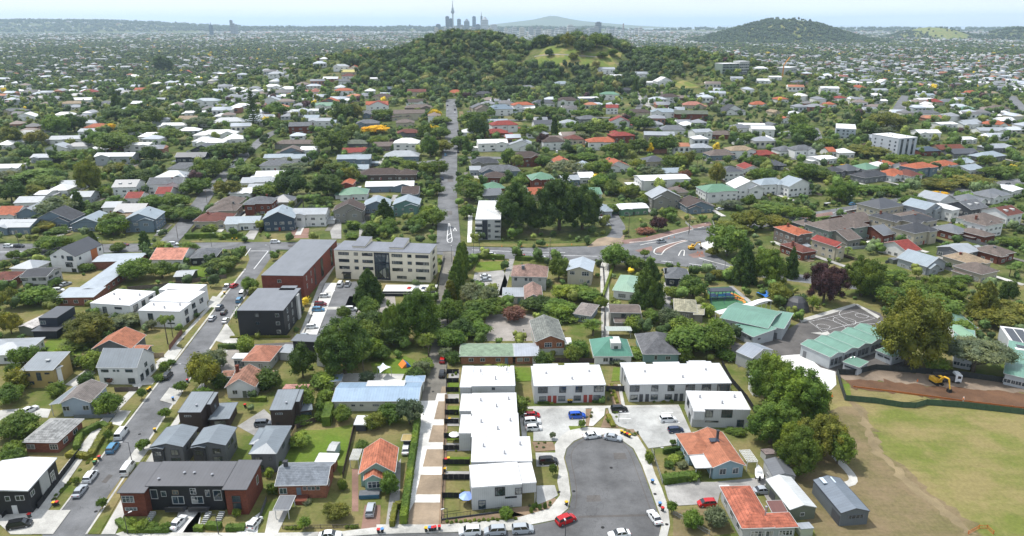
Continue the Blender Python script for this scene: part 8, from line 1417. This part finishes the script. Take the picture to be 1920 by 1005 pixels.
def grid_pts(y0, y1, st, jit=.45, half=.78, xmin=-1e9, xmax=1e9):
    ys = np.arange(y0, y1, st); out = []
    for y in ys:
        xs = np.arange(-half * y - 30, half * y + 30, st); out.append(np.stack([xs, np.full(len(xs), y)], 1))
    p = np.concatenate(out); p = p + rs.uniform(-jit, jit, p.shape) * st; c, s = math.cos(GRID), math.sin(GRID); p = p[(p[:, 0] > xmin) & (p[:, 0] < xmax)]; return p
ROOFC = [((.60, .61, .62), .16), ((.38, .41, .45), .26), ((.22, .23, .25), .24), ((.13, .125, .125), .14), ((.38, .16, .09), .06), ((.24, .09, .065), .03), ((.19, .15, .13), .11)]
def roofmass(name, items, label, seed=1):
    """many far houses as one mass: items (x, y, z, w, d, h, rot)"""
    r = random.Random(seed); V, F, K = [], [], []; cs = [c for c, _ in ROOFC]; ws = [w for _, w in ROOFC]
    for x, y, z, w, d, h, rot in items:
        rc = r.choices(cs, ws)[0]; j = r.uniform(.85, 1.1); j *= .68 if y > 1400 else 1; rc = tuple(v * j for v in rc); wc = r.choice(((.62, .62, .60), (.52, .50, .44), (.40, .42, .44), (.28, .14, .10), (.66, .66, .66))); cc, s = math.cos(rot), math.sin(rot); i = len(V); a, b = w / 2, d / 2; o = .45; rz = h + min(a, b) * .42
        pts = [(-a, -b, -2), (a, -b, -2), (a, b, -2), (-a, b, -2), (-a, -b, h), (a, -b, h), (a, b, h), (-a, b, h)]; e = [(-a - o, -b - o, h - .1), (a + o, -b - o, h - .1), (a + o, b + o, h - .1), (-a - o, b + o, h - .1)]
        hip = r.random() < .6; q = max(a - b, 0) if hip else a + o; q2 = max(b - a, 0) if hip else 0; pts += e + ([(-q, 0, rz), (q, 0, rz)] if a >= b or not hip else [(0, -q2, rz), (0, q2, rz)])
        V += [(x + px * cc - py * s, y + px * s + py * cc, z + pz) for px, py, pz in pts]
        for f in ((0, 1, 5, 4), (1, 2, 6, 5), (2, 3, 7, 6), (3, 0, 4, 7)): F.append(tuple(i + k for k in f)); K.append(wc)
        if a >= b or not hip: ff = ((8, 9, 13, 12), (10, 11, 12, 13), (9, 10, 13, 13), (11, 8, 12, 12))
        else: ff = ((9, 10, 13, 12), (11, 8, 12, 13), (8, 9, 12, 12), (10, 11, 13, 13))
        for f in ff: F.append(tuple(i + k for k in f)); K.append(rc if (hip or f[2] != f[3]) else wc)
        if d > 7 and y < 3600:                     # a dark band of windows along the front wall, slightly proud of it
            i = len(V); n = max(2, int(w / 4))
            for k in range(n):
                u0 = -a + (k + .25) * w / n; u1 = -a + (k + .75) * w / n; i = len(V)
                V += [(x + px * cc - py * s, y + px * s + py * cc, z + pz) for px, py, pz in ((u0, -b - .08, h * .38), (u1, -b - .08, h * .38), (u1, -b - .08, h * .75), (u0, -b - .08, h * .75))]; F.append((i, i + 1, i + 2, i + 3)); K.append((.05, .06, .07))
    F4 = np.array([f for f in F if f[2] != f[3]]); K4 = np.array([k for f, k in zip(F, K) if f[2] != f[3]]); F3 = np.array([f[:3] for f in F if f[2] == f[3]]).reshape(-1, 3); K3 = np.array([k for f, k in zip(F, K) if f[2] == f[3]]).reshape(-1, 3)
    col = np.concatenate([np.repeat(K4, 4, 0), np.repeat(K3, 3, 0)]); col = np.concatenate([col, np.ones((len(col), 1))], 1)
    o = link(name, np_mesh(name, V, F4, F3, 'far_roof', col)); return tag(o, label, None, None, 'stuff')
def woody(x, y):                                   # 0..1: how much of the land is wood rather than houses
    k = noise_np(x * .0016, y * .0016); w = np.clip((k - .5) * 6 + .28, 0, 1)
    left = (x < -60) & (y > 1050) & (y < 3000); w = np.where(left, np.clip(w + .6, 0, .95), w)
    w = np.clip(w + .45 * ((y > 3300) & (y < 4600) & (x < 400) * (np.sin(y * .004 + x * .001) > .2)), 0, .95)
    w = np.where((x < -350) & (y > 650) & (y < 1300), np.clip(w + .35, 0, .9), w)
    return w
_ph = np.random.default_rng(3).uniform(0, 6.28, (6, 2)); _fr = np.random.default_rng(4).normal(size=(6, 2)) * 2.2
def noise_np(x, y): return .5 + sum(np.sin(x * f[0] * 3 + y * f[1] * 3 + p[0]) for f, p in zip(_fr, _ph)) / 9.
SH = ((.070, .112, .022), (.048, .082, .020), (.110, .128, .026), (.08, .11, .045), (.034, .055, .018), (.14, .17, .038))
def lf(r): c = r.choices(SH + ((.055, .03, .03), (.5, .36, .03)), (5, 4, 2.5, 2, 3, 1.6, .15, .1))[0]; k = r.uniform(.9, 1.6); return tuple(v * k for v in c)
hillr = lambda X, Y: np.hypot((X - 15) / .88, Y - 1140)
# --- near and middle gaps: fences and gardens are full of small greenery
rr_ = random.Random(21)
p = grid_pts(170, 430, 6.0); ok = free(p[:, 0], p[:, 1], .8); p = p[ok]; keep = rs.random(len(p)) < .68; p = p[keep]
tp = np.array([(x, y, w) for x, y, w in TREES]); d = np.hypot(p[:, None, 0] - tp[None, :, 0], p[:, None, 1] - tp[None, :, 1]) > tp[None, :, 2] * .38; p = p[d.all(1)]
items = []
nb = 0
for x, y in p:
    s = rr_.choice((2.0, 2.8, 3.6, 4.6, 5.6, 7.0))
    if nb < 45 and s > 4: 
        nb += 1; tree_at(x, y, s, s * rr_.uniform(.75, 1.0), 'b', rr_.choice('rrofgld'), label=None, group='garden bushes')
    else: items.append((x, y, float(H(x, y)) - .2, s, s * rr_.uniform(.8, 1.1), lf(rr_)))
print('near greenery', len(p))
if items: leaf_mass('garden_shrubbery', items, 36, .14, 'mixed shrubs and small trees filling the gardens between the houses')
# --- middle distance
p = grid_pts(430, 1330, 8.4); ok = free(p[:, 0], p[:, 1], .6); p = p[ok]
hx = hillr(p[:, 0], p[:, 1]); inhill = hx < 285
p1 = p[~inhill]; p1 = p1[rs.random(len(p1)) < .60]
hs = grid_pts(560, 1330, 23, .38); hs = hs[free(hs[:, 0], hs[:, 1], 10)]; hs = hs[(hillr(hs[:, 0], hs[:, 1]) > 330)]; hs = hs[rs.random(len(hs)) > .12 + woody(hs[:, 0], hs[:, 1]) * .8]
d2 = np.ones(len(p1), bool)
for i in range(0, len(hs), 200): b = hs[i:i + 200]; d2 &= (np.hypot(p1[:, None, 0] - b[None, :, 0], p1[:, None, 1] - b[None, :, 1]) > 7.5).all(1)
p1 = p1[d2]
roofmass('distant_houses', [(x, y, float(H(x, y)), rr_.uniform(11, 19), rr_.uniform(9, 13), rr_.choice((3.2, 3.2, 5.8)), GRID + rr_.choice((0, 0, 1.57, .1, -.2))) for x, y in hs], 'rows of small houses beyond the nearer streets')
tall = lambda x, y: rr_.random() < (.8 if float(hillr(x, y)) < 400 else .5 if x < -180 and y > 520 else .36)
A = [(x, y, float(H(x, y)) - .5, rr_.uniform(4.5, 12), rr_.uniform(7, 14) if tall(x, y) else rr_.uniform(2.5, 6.5), lf(rr_)) for x, y in p1]
leaf_mass('suburb_trees', [a for a in A if a[1] < 760], 75, .115, 'mass of trees and shrubs between the middle rows of houses', seed=5)
leaf_mass('suburb_trees', [a for a in A if a[1] >= 760], 42, .15, 'mass of trees beyond the hill street and around the hill', seed=6)
# hill wood
p = grid_pts(820, 1430, 9.6); hx = hillr(p[:, 0], p[:, 1]); p = p[hx < 300]; p = p[free(p[:, 0], p[:, 1], 1.5)]; p = p[rs.random(len(p)) < .86]
items = [(x, y, float(H(x, y)) - 1, rr_.choice((8, 11, 14, 18, 22)), rr_.uniform(8, 18), rr_.choices(SH + ((.17, .16, .05),), (6, 6, 2, 1, 6, 1, 1))[0]) for x, y in p]
leaf_mass('hill_wood', items, 120, .085, 'dense dark evergreen wood covering the round hill', seed=7)
print('mid trees', len(A), 'hill', len(items), 'houses', len(hs))
# a few trees on the pasture stand alone
for x, y, w_, h_, c in ((1092, 106, 30, 26, 'd'), (1062, 92, 22, 26, 'o'), (1045, 90, 14, 20, 'd'), (1130, 112, 20, 12, 'r'), (1090, 70, 26, 16, 'd'), (1030, 108, 16, 14, 'r'), (1075, 116, 18, 14, 'o'), (1105, 98, 22, 20, 'r'), (1120, 92, 34, 24, 'r'), (1150, 106, 18, 12, 'r'), (1015, 90, 26, 22, 'd')): tree_px(x, y, w_, h_, 'r', c, group='trees on the hill pasture')
# --- far suburbs out to the harbour
def far_band(y0, y1, st_t, st_h, wt, hname, tname, quads, seed, ph=.6, sc=1.):
    q = grid_pts(y0, y1, st_h, .45); wd = woody(q[:, 0], q[:, 1]); q = q[(rs.random(len(q)) < ph * (1 - wd)) & (hillr(q[:, 0], q[:, 1]) > 320)]
    r = random.Random(seed); roofmass(hname, [(x, y, float(H(x, y)), r.uniform(8, 15) * sc, r.uniform(7, 10) * sc, r.choice((3.2, 3.5, 5.8, 6.5)), GRID + r.choice((0, 0, 1.57, .5, -.5))) for x, y in q], 'endless small pale roofs of the far suburbs', seed)
    t = grid_pts(y0, y1, st_t, .48); wd = woody(t[:, 0], t[:, 1]); t = t[(rs.random(len(t)) < .55 + .45 * wd) & (hillr(t[:, 0], t[:, 1]) > 290)]
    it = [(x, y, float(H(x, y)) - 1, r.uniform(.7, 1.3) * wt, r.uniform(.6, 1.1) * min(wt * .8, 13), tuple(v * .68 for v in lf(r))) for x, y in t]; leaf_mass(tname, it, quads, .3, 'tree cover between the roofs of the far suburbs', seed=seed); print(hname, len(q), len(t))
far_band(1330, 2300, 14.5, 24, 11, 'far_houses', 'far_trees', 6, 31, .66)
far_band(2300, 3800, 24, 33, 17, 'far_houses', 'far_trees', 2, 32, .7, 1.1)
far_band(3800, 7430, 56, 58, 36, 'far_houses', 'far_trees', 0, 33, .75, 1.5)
# --- volcanic hills, island and ridges on the skyline
def far_hill(name, cx, cy, rx, ry, f, m_, label=None, n=40, base=-3):
    xs = np.linspace(-1.15, 1.15, n); X, Y = np.meshgrid(xs, xs); Z = np.vectorize(f)(X, Y) + base; V = np.stack([cx + X * rx, cy + Y * ry, Z], -1).reshape(-1, 3)
    i = (np.arange(n - 1)[None, :] + np.arange(n - 1)[:, None] * n).ravel(); o = link(name, np_mesh(name, V, np.stack([i, i + 1, i + n + 1, i + n], 1), None, m_, None, True)); return tag(o, label, kind='structure')
def bump_f(h, p=.35, k=1.): return lambda x, y: h * float(1 - ss((math.hypot(x, y) - p) / (1.05 - p))) * (1 + .06 * math.sin(x * 7 + 1) + .05 * math.sin(y * 9))
def wooded(cx, cy, rx, ry, f, n, wt, seed, bare, label, base=-3):
    r = random.Random(seed); it = []
    while len(it) < n:
        x, y = r.uniform(-1, 1), r.uniform(-1, .35)
        if math.hypot(x, y) > 1.02 or (bare(x, y) and r.random() < .93): continue
        it.append((cx + x * rx, cy + y * ry, f(x, y) + base - 2, r.uniform(.7, 1.3) * wt, r.uniform(.6, 1.1) * wt * .7, r.choice(((.035, .06, .02), (.03, .05, .02), (.05, .075, .025)))))
    leaf_mass('hillside_wood', it, 3, .3, label, seed=seed)
fe = lambda x, y: bump_f(112, .12)(x, y) * (1 - .10 * (x < 0) * min(1, abs(x) * 2)) ; far_hill('hill', 1530, 4250, 540, 520, fe, 'hill_grass', 'tall wooded volcanic hill with bare grassy crown'); wooded(1530, 4250, 540, 520, fe, 2300, 30, 41, lambda x, y: -.05 < x < .30 and y > -.30, 'dark wood on the flanks of the tall volcanic hill')
ff = bump_f(66, .2); far_hill('hill', 2960, 5300, 300, 400, ff, 'hill_grass', 'low bare grassy volcanic hill'); wooded(2960, 5300, 320, 400, ff, 330, 26, 42, lambda x, y: -.45 < x < .5, 'scattered trees on the low grassy hill')
fg = bump_f(66, .5); far_hill('hill', 3700, 4900, 700, 500, fg, 'ground', 'wooded rise at the far right'); wooded(3700, 4900, 700, 500, fg, 900, 34, 43, lambda x, y: False, 'wood on the rise at the far right')
fh = lambda x, y: 118 * float(1 - ss((abs(x) - .15) / .85)) * float(1 - ss((abs(y) - .3) / .7)) + 3 * math.sin(x * 30); far_hill('ridge', -6300, 9700, 3900, 1400, fh, 'ground', 'long built-up ridge across the harbour'); wooded(-6300, 9700, 3900, 1400, fh, 2600, 60, 44, lambda x, y: False, 'trees on the ridge across the harbour')
r_ = random.Random(8); roofmass('ridge_houses', [(-6300 + u * 3900, 9700 + v * 1400, fh(u, v) - 2, r_.uniform(16, 34), 16, 8, r_.uniform(-.5, .5)) for u, v in [(r_.uniform(-1, 1), r_.uniform(-.9, .2)) for _ in range(700)]], 'pale houses dotted over the ridge across the harbour', 9)
fl = lambda x, y: 34 * float(1 - ss((abs(x) - .8) / .2)) * float(1 - ss((abs(y) - .3) / .7)) + 4 * math.sin(x * 25); far_hill('ridge', -1500, 9300, 3200, 900, fl, 'ground', 'low dark shoreline beyond the city'); wooded(-1500, 9300, 3200, 900, fl, 1500, 60, 45, lambda x, y: False, 'trees along the low far shoreline')
fr2 = lambda x, y: 26 * float(1 - ss((abs(x) - .8) / .2)) * float(1 - ss((abs(y) - .3) / .7)); far_hill('ridge', 5200, 9300, 3600, 1100, fr2, 'ground', 'low land beyond the right suburbs'); wooded(5200, 9300, 3600, 1100, fr2, 600, 60, 48, lambda x, y: False, 'trees on the low land beyond the right suburbs')
def isl(x, y):
    d = math.hypot(x * (1 + .15 * (x < 0)), y); return 262 * (max(0, 1 - d) ** 1.75 * .86 + .14 * math.exp(-(d / .1) ** 2)) * (1 + .02 * math.sin(x * 20))
far_hill('island', 870, 16800, 3300, 2600, isl, 'ground', 'blue cone-shaped volcanic island on the horizon', 70)
flat('far_land', 'ground', -3300, 7440, 9000, 9000, -.6)
q = grid_pts(7450, 8950, 75, .48); q = q[q[:, 0] > -3200]; r = random.Random(3)
roofmass('far_houses', [(x, y, 0, r.uniform(20, 40), 20, r.choice((6, 9, 14)), GRID) for x, y in q[rs.random(len(q)) < .55]], 'pale blocks along the far shore', 13); leaf_mass('far_trees', [(x, y, -2, 45, 14, SH[1]) for x, y in q[::2] + np.array([30., 20.])], 0, .3, 'tree cover along the far shore')
# --- city centre
def tower(x0, x1, ytop, dist, col, label, name='office_tower', grp='city centre towers', crown_=None):
    zc = dist * CP; a = (x0 - 960) / FPX * zc * 1.0; b = (x1 - 960) / FPX * zc; v = (ytop - 502.5) / FPX; zc2 = dist / (CP - v * SP); h = CAMZ + (-SP - v * CP) * zc2
    a, b = (x0 - 960) / FPX * zc2, (x1 - 960) / FPX * zc2; w = b - a; r = link(name, None, loc=((a + b) / 2, dist, 0), rot=.1); m = MB(); m.box(-w / 2, -w / 2, 0, w / 2, w / 2, h); build(m, 'shaft', 'paint', r, col)
    g = MB(); n = max(3, int(h / 14))
    for i in range(n): z = h * (i + .3) / n; g.box(-w / 2 - .4, -w / 2 - .4, z, w / 2 + .4, w / 2 + .4, z + h / n * .45, True, True)
    build(g, 'window_band', 'paint', r, tuple(c * .55 for c in col)); m = MB()
    if crown_ == 'dome': m.cyl((0, 0, h), w * .42, w * .12, w * .45, 12)
    elif crown_ == 'spike': m.cyl((0, 0, h), w * .2, .8, h * .25, 6)
    else: m.box(-w * .3, -w * .3, h, w * .3, w * .3, h + w * .12)
    build(m, 'roof_plant', 'paint', r, tuple(c * .8 for c in col)); tag(r, label, 'office tower', grp)
tower(835, 842, 31, 7000, (.10, .13, .17), 'dark glass office tower immediately left of the needle tower'); tower(842.4, 848, 35, 7100, (.06, .09, .13), 'darker narrower block touching the needle tower'); tower(857, 864, 36, 6900, (.16, .2, .25), 'lone mid-height tower right of the needle tower'); tower(870, 880, 40, 6900, (.2, .23, .27), 'broad stepped office block in the city centre', crown_='dome')
tower(885.5, 892, 31, 7000, (.14, .2, .3), 'slim blue glass tower in the city centre'); tower(901, 904.5, 30, 7200, (.2, .22, .24), 'thin spired tower behind the domed white one', crown_='spike'); tower(903, 915, 37, 7000, (.5, .52, .55), 'pale domed tower at the right of the city centre', crown_='dome')
tower(817, 826, 46, 6800, (.12, .14, .17), 'low dark block at the left edge of the city centre'); tower(892, 900, 46, 6700, (.14, .16, .2), 'low dark block below the slim blue tower'); tower(862, 869, 47, 6600, (.3, .3, .3), 'low pale block right of the lone tower'); tower(919, 932, 47, 7200, (.5, .5, .52), 'low white block right of the domed tower')
tower(1117, 1127, 42, 6000, (.13, .15, .18), 'dark block alone right of the island'); tower(392, 398, 47, 6200, (.05, .10, .17), 'dark blue tower standing alone at the left', crown_='spike'); tower(430.5, 435, 38, 6800, (.22, .22, .26), 'tallest slim tower of the left group'); tower(436, 439.5, 44, 6800, (.25, .26, .3), 'middle tower of the left group'); tower(441, 445, 46, 6800, (.25, .28, .32), 'shortest tower of the left group'); tower(1168, 1170, 44, 6300, (.4, .3, .3), 'pale chimney-like block right of the island'); tower(1064, 1075, 47.5, 5600, (.55, .55, .55), 'white block below the island slope')
rt = random.Random(17)
for i in range(70):
    x = rt.choice((rt.uniform(812, 930), rt.uniform(930, 1200), rt.uniform(960, 1120))); w_ = rt.uniform(3, 9); tower(x, x + w_, rt.uniform(50, 57), rt.uniform(5400, 7000), rt.choice(((.6, .6, .6), (.5, .5, .52), (.35, .36, .38), (.6, .56, .5))), 'low city block in the pale cluster around the towers and below the island', 'city_block', 'low city blocks')
def sky_tower():
    d = 7150.; x = (848.6 - 960) / FPX * d * .94; r = link('observation_tower', None, loc=(x, d, 0)); S_ = lambda n, c, col, k=16: build((lambda m: [m.cyl((0, 0, z), a, b, h) and None for z, a, b, h in c] and m)(MB()), n, 'paint', r, col)
    def part(n, c, col):
        m = MB()
        for z, a, b, h in c: m.cyl((0, 0, z), a, b, h, 16)
        build(m, n, 'paint', r, col)
    part('shaft', [(0, 8, 6.5, 185)], (.4, .42, .44)); part('observation_pod', [(180, 7, 16, 14), (194, 17.5, 17.5, 10), (204, 14, 14, 8), (212, 10, 10, 12)], (.2, .23, .27)); part('upper_pod', [(224, 8, 11, 4), (228, 11, 9, 8)], (.3, .32, .34)); part('mast', [(236, 5, 4.4, 30), (266, 3.4, 2.8, 30), (296, 1.9, 1.0, 32)], (.4, .4, .42)); tag(r, 'slender observation tower with round pod and needle mast above the city', 'tower')
sky_tower()
g = P(1181, 78); r = link('radio_mast', None, loc=g); m = MB(); m.tube([(0, 0, 0), (0, 0, 58)], [.7, .3], 5); build(m, 'mast', 'paint', r, (.3, .25, .25)); m = MB(); [m.box(-1.1, -1.1, z, 1.1, 1.1, z + 1, True, True) for z in (20, 38, 52)]; build(m, 'antenna', 'paint', r, (.5, .5, .5)); tag(r, 'thin radio mast behind the right shoulder of the hill', 'mast')
g = P(1467, 145); r = link('tower_crane', None, loc=g); m = MB(); m.tube([(0, 0, 0), (0, 0, 16)], .8, 4); build(m, 'mast', 'paint', r, (.5, .2, .04)); m = MB(); m.tube([(0, 0, 16), (7, 0, 26)], .7, 4); build(m, 'jib', 'paint', r, (.6, .24, .04)); tag(r, 'small orange crane among the right-hand suburbs', 'crane')
def block(px0, px1, py, h, d, col, label, nm='office_building', gl='lgn'):
    a, b = P(px0, py), P(px1, py); w_ = dict(c=((a.x + b.x) / 2, (a.y + b.y) / 2 + d / 2), rot=math.atan2(b.y - a.y, b.x - a.x), W=(b - a).length, D=d, h=h, k='flat', ov=.1)
    near(nm, label, 'office building', [w_], wall=('plaster', col), roof=MEM, gutter=False, frame='gy', wins=[(0, 'f', (i + .5) / 5, 1.5 + 3.4 * k, w_['W'] / 6, 2.0, 'w2') for i in range(5) for k in range(int(h / 3.5))], z0=a.z - 1)
block(1350, 1381, 139, 14, 20, 'lgn', 'green-glazed office building beyond the right of the hill'); block(1382, 1400, 139, 17, 14, 'gw', 'pale tall slab attached right of the green-glazed offices'); block(176, 197, 116, 9, 18, 'gw', 'white stepped castle-like building among trees, upper left'); block(540, 556, 80, 12, 20, 'gw', 'pale block above the left woods')
block(1470, 1486, 140, 10, 16, 'gw', 'grid-fronted pale building right of the orange crane')
# ================================================================ LABELS FOR REPEATS
LM = [('the white apartment block by the hill street', 915, 450), ('the cream apartment block', 715, 525), ('the red brick apartment block', 530, 560), ('the charcoal apartment block', 490, 630), ('the unfinished roundabout', 1260, 465), ('the school playground', 1352, 570), ('the green-roofed school hall', 1420, 640),
      ('the top of the hill street', 846, 188), ('the tiered pine by the upper left street', 473, 242), ('the bright yellow tree', 702, 253), ('the two white apartment blocks on the right', 1640, 290), ('the three-level white house with rust panel', 140, 505), ('the very long brick building', 200, 520), ('the cul-de-sac head', 1130, 815), ('the kindergarten', 700, 775), ('the big olive tree by the excavator', 1720, 700), ('the vacant grassy section', 1650, 490), ('the crossing lane', 960, 297), ('the tiered pine on the hillside', 1193, 180), ('the hill pasture', 1080, 110), ('the white-picketed front lawn', 1320, 420), ('the white castle-like building', 186, 116), ('the far right street', 1905, 200), ('the distant street on the right', 1690, 195), ('the bend of the east road', 1560, 400), ('the mouth of the upper left street', 320, 445), ('the blue-roofed house by the caravan', 1128, 405), ('the top of the long concrete drive', 806, 755), ('the dark navy house', 358, 311), ('the red-roofed row terrace', 1155, 235), ('the foot of the long clipped hedge', 757, 985), ('the brick and black terrace', 340, 985), ('the buff two-storey house', 68, 727), ('the orange-roofed blue cottage', 1350, 900)]
LMW = [(n, P(x, y)) for n, x, y in LM]
ORD = ['nearest', 'second nearest', 'third nearest'] + [w + ' nearest' for w in 'fourth fifth sixth seventh eighth ninth tenth eleventh twelfth'.split()]
def side(dx, dy):
    a = math.degrees(math.atan2(dy, dx)) - 5
    return 'right of' if -45 <= a < 45 else 'beyond' if 45 <= a < 135 else 'below' if -135 <= a < -45 else 'left of'
G_ = {}
for o, look, x, y in AUTO:
    lm = min(LMW, key=lambda q: (q[1].x - x) ** 2 + (q[1].y - y) ** 2); dx, dy = x - lm[1].x, y - lm[1].y; G_.setdefault((look, lm[0], side(dx, dy)), []).append((math.hypot(dx, dy), o))
for (look, lm, sd_), L in G_.items():
    L.sort(key=lambda t: t[0])
    for i, (d_, o) in enumerate(L):
        pre = '' if len(L) == 1 else (ORD[i] if i < len(ORD) else 'number %d in distance' % (i + 1)) + ' '
        s_ = '%s, %s%s %s' % (look, pre, sd_, lm)
        if len(s_.split()) > 16: s_ = s_.replace(' house with', ' house,').replace('the two white apartment blocks on the right', 'the white apartment pair').replace('the three-level white house with rust panel', 'the rust-panelled house').replace('the white apartment block by the hill street', 'the white hill-street apartments').replace('the tiered pine by the upper left street', 'the upper-left tiered pine').replace('the blue-roofed house by the caravan', 'the caravan').replace('the big olive tree by the excavator', 'the big olive tree').replace('the green-roofed school hall', 'the school hall').replace('the bright yellow tree', 'the yellow tree').replace('the distant street on the right', 'the distant street').replace('the very long brick building', 'the long brick building').replace('the mouth of the upper left street', "the upper left street's mouth").replace('the foot of the long clipped hedge', 'the long hedge foot').replace('the top of the long concrete drive', 'the drive top').replace('the white-picketed front lawn', 'the picketed lawn').replace('the tiered pine on the hillside', 'the hillside pine').replace('the top of the hill street', "the hill street's top")
        o['label'] = ' '.join(s_.split()[:16])
# ================================================================ HAZE
hm = bpy.data.materials.new('haze'); hm.use_nodes = True; hn = hm.node_tree.nodes; hn.remove(hn['Principled BSDF'])
pv = hn.new('ShaderNodeVolumePrincipled'); pv.inputs['Color'].default_value = (.60, .75, .92, 1); pv.inputs['Density'].default_value = HAZE; pv.inputs['Anisotropy'].default_value = .2
hm.node_tree.links.new(pv.outputs[0], hn['Material Output'].inputs['Volume'])
m = MB(); m.box(-15000, -500, -8, 15000, 47000, 345, True, True); ho = link('haze', m.mesh('haze', None)); ho.data.materials.append(hm); tag(ho, kind='stuff')

print('objects', len(bpy.data.objects))
